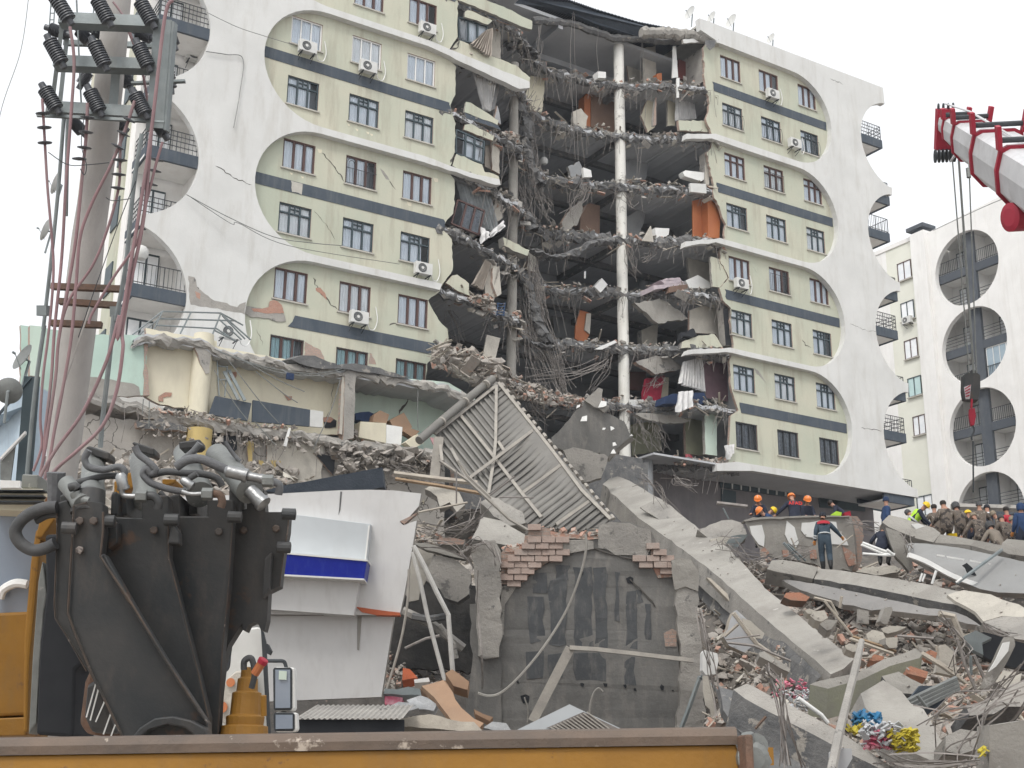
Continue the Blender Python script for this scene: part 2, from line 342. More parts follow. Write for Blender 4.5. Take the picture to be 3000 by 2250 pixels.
# ================================================================ the broken apartment block
bld = empty('apartment_building',mat=BM,label='tall pale green and white apartment block with rounded bays and its middle torn open',cat='apartment block')
def part(name,mb,mats,parent=None,**k): return mb.build(name,mats,parent or bld,**k)
def arc(cu,cv,r,a0,a1,n=22): return [(cu + r * math.cos(R(a0 + (a1 - a0) * i / n)),cv + r * math.sin(R(a0 + (a1 - a0) * i / n))) for i in range(n + 1)]
LC = [15.97,9.67,3.37,-2.93]; RC = [16.1,9.73,3.45,-2.8]; RS = [16.35,10.05,3.67,-2.7]
HB = 2.98
# ---- left white front: spine on the left, ledges between the bays running right to their broken tips
tips = [(-.6,12.82),(.9,12.3),(-.6,6.4),(-3.2,.15)]
out = [(-18.1,20.4),(-3.5,20.4),(-3.5,19.0)]
tl = [[(4,620,590),(4,620,632),(4,545,640)],[(4,160,1235),(4,400,1290),(4,410,1330),(4,370,1330)],[(3,1645,640),(3,1630,690)],[]]
for k,c in enumerate(LC):
    out += [(-10.3,c + HB)] + arc(-10.3,c,HB,90,270)[1:]
    if k < 3:
        p = [L(*t) for t in tl[k]]
        mid = [(-5,c - HB)] + [(a.x,a.z) for a in (p[:2] if k < 2 else p[:1])]
        low = [(a.x,a.z) for a in (p[2:] if k < 2 else p[1:])] + [(-5,c - HB - .33)]
        out += [tuple(x) for x in jag(mid,.025,.5,k)] + [tuple(x) for x in jag(low,.03,.4,k + 9)]
out += [(-10.3,-6.3),(-13.8,-6.4),(-18.1,-6.4)]
for c in reversed(LC):
    a = [t for t in arc(-18.85,c,3.04,-90,90,30) if t[0] > -18.1]
    out += [(-18.1,a[0][1])] + a + [(-18.1,a[-1][1])]
mb = MB(); mb.plate([(x,0,z) for x,z in out],(0,.37,0)); part('front_wall',mb,[M['white']])
# ---- right white front
p0 = [L(*t) for t in ((4,1840,130),(4,1850,215),(4,1960,290),(4,1975,310))]
out = [(27.48,20.4)] + [(a.x,a.z) for a in p0] + [(13.4,19.12)]
rt = [[(4,1740,1000),(4,1750,962),(4,1955,965)],[(5,1730,300),(5,1740,262),(5,1990,240)],[(5,1740,1080),(5,1760,1042),(5,2060,1028)],[(5,2085,1475)]]
for k,c in enumerate(RC):
    out += [(19.6,c + HB)] + arc(19.62,c,HB,90,-90)[1:]
    if k < 3:
        p = [L(*t) for t in rt[k]]
        nb = RC[k + 1] + HB
        out += [tuple(x) for x in jag([(14.2,c - HB),(p[2].x,c - HB - .02),(p[1].x,p[1].z),(p[0].x,p[0].z),(p[2].x - .3,nb),(15,nb)],.03,.5,k)]
b = [L(*t) for t in (('d',0,20),('d',0,72),('d',260,72))]
out += [(13.9,-5.8)] + [(a.x,a.z) for a in b] + [(27.6,-6.1)]
for c in reversed(RS):
    a = [t for t in arc(28.17,c,3.04,270,90,30) if t[0] < 27.5]
    out += [(27.55,a[0][1])] + a + [(27.5,a[-1][1])]
mb = MB(); mb.plate([(x,0,z) for x,z in out],(0,.37,0)); part('front_wall',mb,[M['white']])
# ---- window grid
WC = {'L': [-12.08,-9.02,-6.1],'R': [13.92,16.87,19.97]}
WW = {'L': 1.53,'R': 1.5}
ROW = {'L': [(15.06,'brown'),(11.93,'white'),(8.83,'blue'),(5.65,'brown'),(2.53,'blue'),(-.57,'brown'),(-3.67,'brownbar')],
       'R': [(18.36,'brown'),(15.28,'bluebar'),(12.13,'brownt'),(9.03,'blue'),(5.84,'brown'),(2.71,'blue'),(-.43,'blue'),(-3.6,'striped')]}
wins = []
for s_ in 'LR':
    for v,k in ROW[s_]:
        for i,u in enumerate(WC[s_]):
            h = 1.43
            if s_ == 'L' and v > 15 and i == 0: continue
            a = sh(u,v,.35); b = sh(u + WW[s_] * (.95 if s_ == 'R' and i == 2 else 1),v - h,.35)
            if s_ == 'R' and v == 15.28 and i == 2 and False: continue
            wins.append((s_,k,a[0],b[1],b[0] - a[0],a[1] - b[1],i,v))
def holes(s_): return [[(u,.35,v),(u + w_,.35,v),(u + w_,.35,v + h),(u,.35,v + h)] for (t,k,u,v,w_,h,i,v0) in wins if t == s_]
# ---- green walls with window openings
ge = [(2,1772,0),(2,1768,300),(2,1700,400),(2,1700,460),(2,1758,545),(2,1750,770),(2,1715,850),(2,1725,900),(2,1755,1000),(2,1745,1230),(2,1720,1320),
      (2,1690,1380),(2,1745,1450),(2,1748,1650),(3,1735,70),(3,1685,125),(3,1650,200),(3,1725,275),(3,1732,530),(3,1650,640),
      (3,1620,705),(3,1530,770),(3,1580,865),(3,1640,970),(3,1690,1010),(3,1695,1110),(3,1560,1160),(3,1555,1250),(3,1520,1290),(3,1520,1390)]
e = [L(f,x,y,.35) for f,x,y in ge]
e = [Vector((-3.3,.35,20.2))] + e + [Vector((-4.6,.35,-7))]
ej = jag([(p.x,p.z) for p in e],.035,.22,3)
poly = [(-13.9,.35,-7),(-13.9,.35,20.2)] + [(x,.35,z) for x,z in ej]
mb = MB(); mb.plate(poly,(0,.16,0),0,1,holes('L')); part('wall',mb,[M['green'],M['brickd']])
re_ = [(4,1870,345),(4,1880,600),(4,1905,700),(4,1915,750),(4,1890,860),(4,1925,950),(4,1945,1000),(4,1930,1060),(4,1895,1110),(4,1920,1220),(4,1945,1330),(4,1940,1400),
       (4,1985,1490),(4,2030,1620),(5,2030,150),(5,2020,240),(5,1990,330),(5,1990,400),(5,2055,530),(5,1990,600),(5,2010,690),(5,2070,750),(5,2065,860),(5,2090,1030),
       (5,2060,1110),(5,2070,1300),(5,2100,1420),(5,2120,1480),(5,2065,1520)]
e = [L(f,x,y,.35) for f,x,y in re_]
ej = jag([(p.x,p.z) for p in e],.05,.18,5)
poly = [(22.9,.35,-6.1),(22.9,.35,20),(13.4,.35,20),(13.3,.35,19.2)] + [(x,.35,z) for x,z in ej] + [(13.6,.35,-6.1)]
mb = MB(); mb.plate(poly,(0,.16,0),0,1,holes('R')); part('wall',mb,[M['green'],M['brickd']])
# ---- dark bands
for k,c in enumerate(LC):
    v = sh(0,[16.25,9.95,3.68,-2.6][k],.3)[1]; xe = sh([-3.5,-3.72,-3.85,-3.75][k],0,.3)[0]
    e = jag([(xe,v),(xe + .1,v - .3),(xe - .05,v - .56)],.05,.12,k)
    if k < 3: pl = [(-13.27,v),(-13.27,v - .56)] + [tuple(x) for x in reversed(e)]
    else: pl = [(-10.9,v),(-11.0,v - .3),(-11.2,v - .56)] + [tuple(x) for x in reversed(e)]
    mb = MB(); mb.plate([(x,.325,z) for x,z in pl],(0,.02,0)); part('painted_band',mb,[M['band']])
for k,c in enumerate(RC):
    v = sh(0,[16.42,10.1,3.8,-2.5][k],.3)[1]; x0 = sh([13.3,13.3,13.6,14.3][k],0,.3)[0]
    e = jag([(x0,v),(x0 + .1,v - .56)],.06,.15,k)
    mb = MB(); mb.plate([(x,.325,z) for x,z in [tuple(t) for t in e] + [(22.5,v - .56),(22.52,v)]],(0,.02,0)); part('painted_band',mb,[M['band']])
# ---- windows (one of each kind, then copied)
def make_window(kind,var=0):
    fm = M['frameb'] if kind.startswith('blue') else M['framew'] if kind == 'white' else M['framer']
    if kind == 'striped': fm = M['iron']
    m = MB(); W_,H_,t = 1.0,1.0,.045
    def bar(x0,z0,x1,z1,y=.0,dd=.06): m.b2((x0,y,z0),(x1,y + dd,z1))
    bar(0,0,t,1); bar(1 - t,0,1,1); bar(t,0,1 - t,t); bar(t,1 - t,1 - t,1)
    a,b_ = (.31,.64)
    tw = .05 if kind != 'white' else .035
    if kind.startswith('brown'): tw = .075
    for x in (a,b_): bar(x,t,x + tw,1 - t,-.01,.075)
    if kind.startswith('blue') or kind == 'brownt':
        bar(t,.68,1 - t,.68 + .05,-.015,.08)
    if kind.startswith('blue'):
        bar((a + b_ + tw) / 2 - .015,.73,(a + b_ + tw) / 2 + .015,1 - t,-.012,.07); bar(a + tw,.84,b_,.87,-.012,.07)
    w_ = m.build('window',fm,bld)
    g = MB(); g.b2((t,.035,t),(1 - t,.04,1 - t)); g.build('pane',M['glass'],w_)
    c = MB(); n = 60; vs = []; cm = {'blue': 'curt','bluebar': 'curt','white': 'curt','brown': 'curt','brownt': 'curt','brownbar': 'curt2','striped': 'curtg'}[kind]
    wd = (.96,.96,.96,.74)[var]; x0_ = .02
    vs = [(x0_ + wd * i / n,.085 + .025 * math.sin(i * 1.3) + .01 * math.sin(i * .37),z) for i in range(n + 1) for z in (.02,.98)]
    c.add(vs,[(i * 2,i * 2 + 2,i * 2 + 3,i * 2 + 1) for i in range(n)])
    if kind in ('blue','brown','bluebar','brownt'):           # one casement shows the dark room
        pass
    c.build('curtain',M['curtw' if var == 1 and cm == 'curt' else cm],w_,smooth=True)
    s_ = MB(); s_.b2((-.05,-.14,-.05),(1.05,.02,-.005)); s_.build('sill',M['sill'],w_)
    if kind == 'bluebar':
        g = MB()
        for i in range(9):
            x = .04 + i * .115; g.tube([(x,-.16 - .1 * math.sin(k * .63),.02 + k * .125) for k in range(6)],.008,4)
        g.tube([(.0,-.14,.64),(1,-.14,.64)],.012,4); g.tube([(.0,-.14,.02),(1,-.14,.02)],.012,4); g.build('window_guard',M['iron'],w_)
    if kind in ('brownbar','striped'):
        g = MB()
        for i in range(9): g.tube([(.03 + i * .1175,-.1,0),(.03 + i * .1175,-.1,1)],.007,4)
        g.tube([(0,-.1,.03),(1,-.1,.03)],.01,4); g.tube([(0,-.1,.97),(1,-.1,.97)],.01,4); g.build('window_guard',M['iron'],w_)
    return w_
protos = {}
for n_,(s_,kind,u,v,ww,hh,i,v0) in enumerate(wins):
    key = (kind,n_ * 7 % 4)
    if key not in protos: protos[key] = o = make_window(*key)
    else: o = copy_tree(protos[key],bld)
    o.location = (u,.41,v); o.scale = (ww,1,hh)
    if (s_,i,v0) in (('L',1,5.65),('R',1,12.13),('R',1,5.84)):
        g = MB(); top = .55 if s_ == 'L' else .72
        for k in range(11): g.tube([(.02 + k * .096,-.13,.02),(.02 + k * .096,-.13,top)],.007,4)
        g.tube([(0,-.13,top),(1,-.13,top)],.012,4); g.tube([(0,-.13,.03),(1,-.13,.03)],.012,4)
        if s_ == 'L':
            for cx_ in (.17,.83):
                for rr in (.15,.09): g.tube([(cx_ + rr * math.cos(R(a)),-.13,.7 + rr * 1.3 * math.sin(R(a))) for a in range(0,181,20)],.01,4)
                for dx in (-.15,.15,-.09,.09): g.tube([(cx_ + dx,-.13,.5),(cx_ + dx,-.13,.7)],.008,4)
        g.build('window_guard',M['iron'],o)
# ---- balconies at both ends
def balcony(u0,u1,v,cl_side,label_rail=True,room=True):
    m = MB(); m.b2((u0,.1,v - .56),(u1,.24,v)); m.b2((u0,2.1,v - .3),(u1,2.2,v),0)
    xs = u1 - .1 if cl_side == 'R' else u0
    m.b2((xs,.24,v - .56),(xs + .1,2.1,v),0); m.b2((u0,.24,v - .5),(u1,2.1,v - .4),1)
    b_ = m.build('balcony',[M['band'],M['white2']],bld)
    r = MB(); a,c = (u0 + .05,u1 - .05); h = .95
    for z in (.25,.5,.72,h) if rnd.random() < .5 else (.1,h):
        r.tube([(a,.17,v + z),(c,.17,v + z)],.022,4); r.tube([(xs + .05,.17,v + z),(xs + .05,2.1,v + z)],.022,4)
    n = 14
    for i in range(n + 1):
        x = a + (c - a) * i / n; r.tube([(x,.17,v),(x,.17,v + h)],.012 if i % 7 else .025,4)
    for i in range(9): r.tube([(xs + .05,.17 + i * .24,v),(xs + .05,.17 + i * .24,v + h)],.012,4)
    r.build('railing',M['iron'],b_); return b_
for k,v in enumerate((9.98,3.72,-2.55)):
    balcony(-18.08,-15.5,v,'L')
for v in (12.75,6.5,.2): balcony(-18.08,-15.5,v + .25,'L')
for v in (16.62,10.3,4.0,-2.35): balcony(24.9,27.1,v,'R')
for v in (13.1,6.8,.5,-5.75): balcony(24.9,27.35,v - .3,'R')
# ---- end walls behind the balconies, cores and flank
for a in ((-15.75,.75,-7,-15.6),(24.85,.4,-6,25.0)): m = MB(); m.b2(a[:3],(a[3],2.3,20.3)); part('end_wall',m,[M['white2']])
m = MB(); m.b2((-18.05,2.3,-23.2),(-15.7,13,20.3)); flank = part('flank_wall',m,[M['white2']])
m = MB()
for y in (3.2,7.4,11): m.b2((-18.14,y,-23.2),(-18.05,y + 1.5,20.2))
part('flank_stripe',m,[M['green']])
for v in (-5,-1.9,1.2,4.4,7.5,10.7,13.8,17):
    for y in (3.4,7.6): m = MB(); m.b2((-18.2,y,v),(-18.1,y + 1.1,v + 1.4)); part('flank_window',m,[M['frameb']])
for v in (-5.5,-2.5,.5,3.8,6.8,10,13,16.3):
    m = MB(); m.b2((-17.6,2.22,v + .1),(-16.5,2.29,v + 2.2),0); dr = part('balcony_door',m,[M['frameb']])
    for x in (-17.55,-17.0): m = MB(); m.b2((x,2.2,v + .15),(x + .45,2.215,v + 2.1)); m.build('pane',M['curt'],dr)
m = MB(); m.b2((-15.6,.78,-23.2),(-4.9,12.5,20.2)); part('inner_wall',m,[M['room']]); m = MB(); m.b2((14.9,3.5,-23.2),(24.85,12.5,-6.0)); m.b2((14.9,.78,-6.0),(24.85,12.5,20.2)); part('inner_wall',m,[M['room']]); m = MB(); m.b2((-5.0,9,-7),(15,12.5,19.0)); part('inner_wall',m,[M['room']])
m = MB(); m.b2((13.0,.2,20.3),(27.6,12.6,20.45)); part('roof_slab',m,[M['sill']]); m = MB(); m.b2((-18.2,.2,20.3),(-3.2,12.6,20.45)); part('roof_slab',m,[M['sill']])
# ---- floor slabs of the torn middle
LEV = [16.1,12.95,9.8,6.65,3.5,.35,-2.8,-5.95]
SAG = {16.1: -.1,12.95: -.25,9.8: -.55,6.65: -.65,3.5: -.75,.35: -.5,-2.8: -.5,-5.95: -.3}
PATH = {}
for k,v in enumerate(LEV):
    s = SAG[v]; j = lambda a: rnd.uniform(-a,a)
    e_ = [(4,590,400),(4,600,780),(4,650,1190),(5,650,160),(5,620,500),(5,570,940),(5,350,1240),None][k]
    pth = [(-4.1,.45,0),(-2.5,.45,s * .25),(-.8,.6,s * .6),(1.0,1.0,s),(1.8,1.9,s * 1.1),(2.6,2.9,s * .6),(4.2,3.2,s * .6 - .1),(5.6,3.2,s * .35 - .1),(7.2,3.0,-.05),(8.9,2.6,0),
           (10.3,1.8,0),(11.7,.9,0),(12.8,.45,0),(14.6,.6,0)]
    PATH[v] = p = jag([(a + (j(.15) if 0 < i < 12 else 0),b_ + j(.15),v + c) for i,(a,b_,c) in enumerate(pth)],.08,.17,k,flat=False)
    m = MB(); n = len(p); vs = []; T_ = .2
    for a in p:
        bz = a.z if a.x > 2 else a.z
        for (y,z) in ((a.y,a.z),(a.y,a.z - T_),(a.y + 1.6,(a.z + v) / 2 - T_),(9.1,v - T_),(9.1,v),(a.y + 1.6,(a.z + v) / 2)): vs.append((a.x,y,z))
    fs = []
    for i in range(n - 1):
        for q_ in range(6):
            a = i * 6 + q_; b_ = i * 6 + (q_ + 1) % 6; fs.append((a,b_,b_ + 6,a + 6))
    m.add(vs,fs,0); part('floor_slab',m,[M['slab']])
    m = MB()
    for x in (2.3,8.7): m.b2((x - .15,3.4,v - .55),(x + .15,9.0,v - T_ - .002))
    m.b2((-4.5,5.8,v - .5),(14.8,6.1,v - T_ - .003)); part('ceiling_beam',m,[M['concd']])
    # torn edge: lumpy concrete with stubs of brick and bent bars
    m = MB(); pts = []; nn = 9; vs = []; fs = []
    for i,a in enumerate(p):
        thick = .13 + .2 * abs(nz(a.x * .9,k * 3.1)) + (.07 if a.x > 2.2 and a.x < 12 else 0)
        for jx in range(nn):
            an = 2 * math.pi * jx / nn; r_ = thick * (1 + .55 * nz(a.x * 2.3 + k * 7,math.cos(an) * 2,math.sin(an) * 2) + rnd.uniform(-.42,.42))
            vs.append((a.x + rnd.uniform(-.1,.1),a.y + .12 + math.cos(an) * r_ * .8,a.z - .14 + math.sin(an) * r_ * 1.0))
    for i in range(len(p) - 1):
        for jx in range(nn):
            a = i * nn + jx; b_ = i * nn + (jx + 1) % nn; fs.append((a,b_,b_ + nn,a + nn))
    m.add(vs,fs,0)
    part('torn_slab_edge',m,[M['concd']])
m = MB(); m.b2((1.5,2.6,18.75),(14.4,9.1,18.95)); m.b2((-4.6,.9,18.75),(1.5,9.1,18.95)); m.b2((1.4,6,18.4),(14.4,6.3,18.74)); m.b2((4.5,2.7,18.35),(4.8,9,18.74)); part('ceiling',m,[M['slab']])
# ---- columns
def column(f,x,ys,d,r_,z0,z1,mt,seg=18):
    a = L(f,x,ys,d); m = MB(); rr = [r_ * (1 + .04 * nz(i * .9)) for i in range(seg + 1)]
    m.tube([(a.x + .02 * nz(i * .4,3),a.y,z0 + (z1 - z0) * i / seg) for i in range(seg + 1)],rr,14); return part('column',m,[mt],smooth=True)
M['colpaint'] = mat('peeling_column_paint',(.76,.75,.71),(.68,.67,.62),1.3,spots=(.34,.33,.31),sscale=.8,sth=.56,bump=.3,dirt=(.25,.24,.22),damt=.4)
column(5,1290,800,2.95,.3,-6.2,18.8,M['colpaint'],40)
column(5,488,900,1.9,.25,-6.2,14.6,M['concl'],30)
column(5,1450,950,6.5,.3,-6,6.5,M['room'],6)
# ---- roof over the gap: corrugated dark sheet and its soffit
rl = [(4,420,-60),(4,640,-20),(4,900,-2),(4,1100,68),(4,1400,158),(4,1640,205),(4,1850,240)]
dd = [2.4,2.2,2.0,1.9,1.7,1.3,.6]
top = [L(f,x,y,d) for (f,x,y),d in zip(rl,dd)]
m = MB(); tp = []
for a,b_ in zip(top[:-1],top[1:]):
    for i in range(24): tp.append(a.lerp(b_,i / 24))
vs = []
for i,a in enumerate(tp):
    o_ = .05 * (i % 2); vs += [(a.x,a.y,a.z + o_),(a.x + .2,11,a.z + o_ + .9)]
n = len(tp); m.add(vs + [(x,y,z - .05) for x,y,z in vs],[(i * 2,i * 2 + 2,i * 2 + 3,i * 2 + 1) for i in range(n - 1)] + [(2 * n + i * 2,2 * n + i * 2 + 1,2 * n + i * 2 + 3,2 * n + i * 2 + 2) for i in range(n - 1)] + [(i * 2,2 * n + i * 2,2 * n + i * 2 + 2,i * 2 + 2) for i in range(n - 1)])
part('roof_sheet',m,[M['blackroof']])
low = [L(4,480,20,2.6),L(4,720,45,2.5),L(4,900,90,2.4),L(4,1100,175,2.2),L(4,1400,262,2.0),L(4,1640,240,1.4)]
m = MB()
vs = []; up_ = [a + Vector((0,.15,-.06)) for a in top[:6]]
m.plate([tuple(a) for a in up_] + [tuple(a) for a in reversed(low)],(0,.25,0)); part('roof_fascia',m,[M['blackroof']])
m = MB(); pts = jag([L(4,640,150,2.7),L(4,900,160,2.7),L(4,1020,205,2.6),L(4,1220,270,2.5),L(4,1500,290,2.0),L(4,1900,300,.6)],.06,.25,5)
m.tube(pts,[.2 + .12 * abs(nz(i * .7)) for i in range(len(pts))],7); part('torn_slab_edge',m,[M['concd']])
m = MB(); pts = jag([L(4,1420,235,1.2),L(4,1600,240,.9),L(4,1800,262,.6),L(4,1960,300,.3)],.1,.15,6)
m.tube(pts,[.28 + .2 * abs(nz(i * 1.7)) for i in range(len(pts))],8); part('torn_slab_edge',m,[M['conc']])
# ---- pieces traced on the torn part: (part name, frame, polygon, depth, thickness, material)
def pl(nm,f,pts,d,t,mt,jg=0,seed=1,side=None,dx=0):
    P_ = [L(f,x,y,d) for x,y in pts]
    if jg:
        P_ = [Vector((a[0],d,a[1])) for a in jag([(p.x,p.z) for p in P_],jg,.22,seed,True)]
    mm = MB(); mm.plate(P_,(dx,t,0),0,1); return part(nm,mm,[M[mt],M[side or 'conc']])
G = 'green'
PIECES = [
 ('broken_wall',4,[(105,290),(180,318),(330,395),(520,470),(620,555),(618,592),(560,570),(300,470),(60,375),(60,340)],.42,.14,G,.04),
 ('broken_wall',4,[(240,-20),(430,45),(640,155),(636,212),(520,175),(400,120),(260,60),(180,30),(100,0),(100,-60)],.3,.25,G,.03),
 ('broken_wall',4,[(150,80),(200,75),(350,150),(312,176),(230,145),(150,122)],.35,.14,G,.03),
 ('painted_band',4,[(110,0),(240,60),(400,118),(520,172),(470,175),(330,120),(110,35)],.5,.12,'band',.02),
 ('broken_wall',4,[(160,735),(200,745),(290,800),(395,870),(385,898),(250,845),(150,810)],.4,.14,G,.03),
 ('painted_band',4,[(150,812),(250,847),(388,900),(412,935),(300,895),(165,850)],.42,.12,'band',.02),
 ('broken_wall',4,[(150,895),(200,893),(360,978),(352,1008),(240,975),(148,930)],.4,.14,G,.03),
 ('broken_wall',4,[(90,1110),(150,1130),(280,1190),(295,1235),(390,1262),(402,1310),(365,1325),(250,1285),(160,1240),(60,1190)],.4,.16,G,.04),
 ('broken_wall',5,[(430,230),(620,330),(605,372),(500,330),(440,290)],.7,.5,G,.03),
 ('broken_wall',5,[(60,508),(95,500),(185,568),(182,652),(100,620),(15,560)],.35,.2,G,.03),
 ('broken_wall',5,[(0,870),(30,930),(30,1000),(0,1005)],.4,.15,G,.03),
 ('room_wall',4,[(320,230),(400,190),(410,215),(410,425),(320,390)],1.4,.15,'plast',.02),
 ('room_wall',4,[(345,1010),(395,990),(400,1040),(400,1250),(350,1220)],1.0,.15,'plast',.02),
 ('room_wall',4,[(300,1050),(345,1040),(350,1225),(295,1195)],1.3,.15,'clothb',.01),
 ('room_wall',4,[(380,590),(400,620),(370,780),(330,800),(345,700)],1.2,.15,'room',.04),
 ('room_wall',4,[(385,760),(405,830),(410,900),(365,850)],.5,.15,'room',.03),
 ('room_wall',4,[(380,1420),(410,1480),(425,1570),(385,1600),(355,1500)],1.1,.2,'plast',.04),
 ('room_wall',5,[(335,440),(350,400),(380,420),(375,530),(385,640),(340,700),(300,690),(295,600)],.9,.2,'plast',.03),
 ('room_wall',5,[(355,450),(400,440),(415,640),(385,660),(350,560)],.7,.2,'plast',.02),
 ('room_wall',5,[(310,935),(408,960),(355,1180),(283,1090)],1.0,.08,'plast',0),
 ('room_wall',4,[(625,545),(732,562),(706,812),(655,800),(560,785),(600,640)],4.0,.2,'cream',.03),
 ('room_wall',4,[(1300,350),(1408,362),(1436,615),(1340,612)],4.4,.1,'plast',0),
 ('room_wall',4,[(1430,345),(1526,330),(1532,612),(1442,618)],3.2,.12,'plast',.03),
 ('room_wall',4,[(1860,340),(1880,345),(1885,590),(1862,590)],.7,2.0,'plast',0),
 ('room_wall',4,[(1420,832),(1465,722),(1516,708),(1522,915),(1470,950)],3.0,.15,'cream',.03),
 ('room_wall',4,[(1612,690),(1668,680),(1668,905),(1612,905)],2.4,.15,'cream',.02),
 ('room_wall',4,[(1310,1160),(1500,1062),(1455,1290),(1312,1335)],4.5,.2,'room',.04),
 ('room_wall',4,[(1320,1560),(1470,1465),(1440,1600),(1400,1720),(1320,1720)],4.5,.2,'room',.04),
 ('room_wall',4,[(930,800),(985,775),(1035,840),(1028,935),(930,880)],3.6,.2,'plast',.05),
 ('room_wall',4,[(900,1200),(980,1165),(1000,1220),(975,1300),(915,1275)],3.6,.2,'room',.06),
 ('room_wall',4,[(890,1530),(990,1440),(1005,1500),(960,1620),(870,1660),(850,1600)],3.8,.25,'concl',.05),
 ('room_wall',5,[(1755,372),(1915,350),(1922,590),(1770,575)],2.6,.15,'plast',0),
 ('broken_wall',5,[(1920,368),(1995,395),(2045,525),(1985,598),(1935,590)],.4,.16,G,.03),
 ('broken_wall',4,[(1690,868),(1900,868),(1925,952),(1700,938)],.6,.2,G,.03),
 ('broken_wall',5,[(1712,985),(1840,945),(1950,930),(2012,1025),(1712,1032)],.6,.2,G,.03),
 ('room_wall',5,[(1425,905),(1542,850),(1535,1052),(1428,1050)],4.2,.4,'plast',.02),
 ('room_wall',5,[(1770,760),(1930,700),(2000,690),(2018,1020),(1958,930),(1770,920)],1.6,.15,'plast',0),
 ('room_wall',5,[(2010,750),(2068,760),(2090,1020),(2030,1010)],.55,.5,'dark',0),
 ('room_wall',5,[(1868,1130),(2055,1115),(2058,1420),(1890,1390)],1.6,.15,'purple',0),
 ('room_wall',5,[(1580,1240),(1620,1240),(1615,1380),(1560,1390)],3.4,.15,'cream',.02),
 ('room_wall',4,[(1880,1100),(1905,1090),(1912,1330),(1886,1330)],.6,.5,'plast',.02),
 ('room_wall',4,[(1510,860),(1525,700),(1532,700),(1530,900),(1512,905)],2.0,.2,'brickd',.02),
 ('room_wall',5,[(610,330),(672,340),(655,485),(600,470)],4.2,.2,'plast',.02),
 ('room_wall',5,[(780,760),(950,780),(940,960),(800,960)],7.5,.2,'room',.03),
 ('room_wall','g',[(1590,480),(1790,440),(1820,660),(1600,700)],4.5,.2,'mossw',.03),
 ('room_wall','g',[(1985,400),(2120,400),(2130,700),(1990,690)],2.6,.2,'mossw',.02),
 ('room_wall','g',[(2125,410),(2212,400),(2212,700),(2130,690)],1.2,.2,'mintp',.02),
 ('hanging_slab',5,[(1378,710),(1470,690),(1560,676),(1640,720),(1770,826),(1640,835),(1545,860),(1480,800)],1.7,.3,'concl',.05),
 ('hanging_slab',5,[(1380,1135),(1500,1090),(1610,1085),(1730,1175),(1600,1205),(1520,1215)],1.9,.3,'conc',.05),
 ('hanging_slab','g',[(1620,395),(1800,400),(1960,420),(2020,450),(1900,470),(1700,440)],1.9,.3,'conc',.05),
 ('broken_wall',4,[(1720,280),(1890,274),(1888,305),(1725,312)],.5,.15,'white',.03),
]
M['purple'] = mat('purple_room_paint',(.20,.13,.15),(.15,.10,.115),2,bump=.1)
M['mossw'] = mat('dim_yellowgreen_wall',(.30,.30,.21),(.24,.24,.18),1,bump=.1)
for i,t in enumerate(PIECES): pl(t[0],t[1],t[2],t[3],t[4],t[5],t[6],i + 20,'brickd' if i % 3 == 0 else None)
# patches where render fell off the facade
def patch(nm,f,pts,mt,y=-.006,t=.004,par=None):
    P_ = jag([(p.x,p.z) for p in [L(f,a,b_,y) for a,b_ in pts]],.03,.15,len(pts),True)
    mm = MB(); mm.plate([(a[0],y,a[1]) for a in P_],(0,t,0)); return part(nm,mm,[M[mt]])
patch('bare_concrete_patch',1,[(915,1340),(945,1345),(960,1400),(1040,1460),(1100,1475),(1150,1490),(1195,1465),(1190,1525),(1060,1500),(925,1480)],'conc')
patch('bare_brick_patch',1,[(950,1412),(975,1425),(975,1455),(952,1445)],'red',-.012)
patch('bare_concrete_patch',3,[(50,822),(140,828),(230,850),(370,890),(385,940),(340,950),(200,915),(90,905),(45,880)],'conc',.31)
patch('bare_brick_patch',3,[(105,845),(240,830),(255,780),(290,768),(350,810),(368,880),(250,880),(120,868)],'brick',.303)
patch('bare_brick_patch',3,[(620,675),(660,668),(700,720),(715,775),(660,720),(625,695)],'brick',.343)
patch('bare_brick_patch',3,[(535,1110),(560,1130),(660,1175),(700,1255),(530,1225)],'brickd',.343)
patch('bare_brick_patch',3,[(1060,1195),(1075,1200),(1110,1290),(1055,1285)],'brickd',.343)
patch('bare_brick_patch',3,[(1550,1260),(1620,1270),(1640,1330),(1560,1330)],'red',.343)
patch('bare_concrete_patch',2,[(1140,1365),(1175,1385),(1205,1430),(1220,1460),(1195,1455),(1165,1410)],'conc',.343)
patch('bare_concrete_patch',7,[(270,1175),(300,1195),(330,1240),(355,1285),(315,1240),(280,1210)],'conc',.343)
patch('bare_concrete_patch',4,[(1880,290),(1960,290),(1950,340),(1915,360),(1885,330)],'concd',-.006)
patch('filler_patch',2,[(425,1460),(512,1490),(512,1575),(428,1550)],'sill',.318)
for i,(f,a,b_) in enumerate([(2,890,1010),(2,957,1050),(2,1045,1075),(2,1075,1090),(2,425,1405),(2,515,1435),(2,655,1220),(2,1595,1455),(3,1380,-10)]):
    s_ = 12 if i < 6 else 20; patch('filler_patch',f,[(a - s_,b_ - s_),(a + s_,b_ - s_ * .5),(a + s_,b_ + s_),(a - s_ * .6,b_ + s_)],'cream',.343)
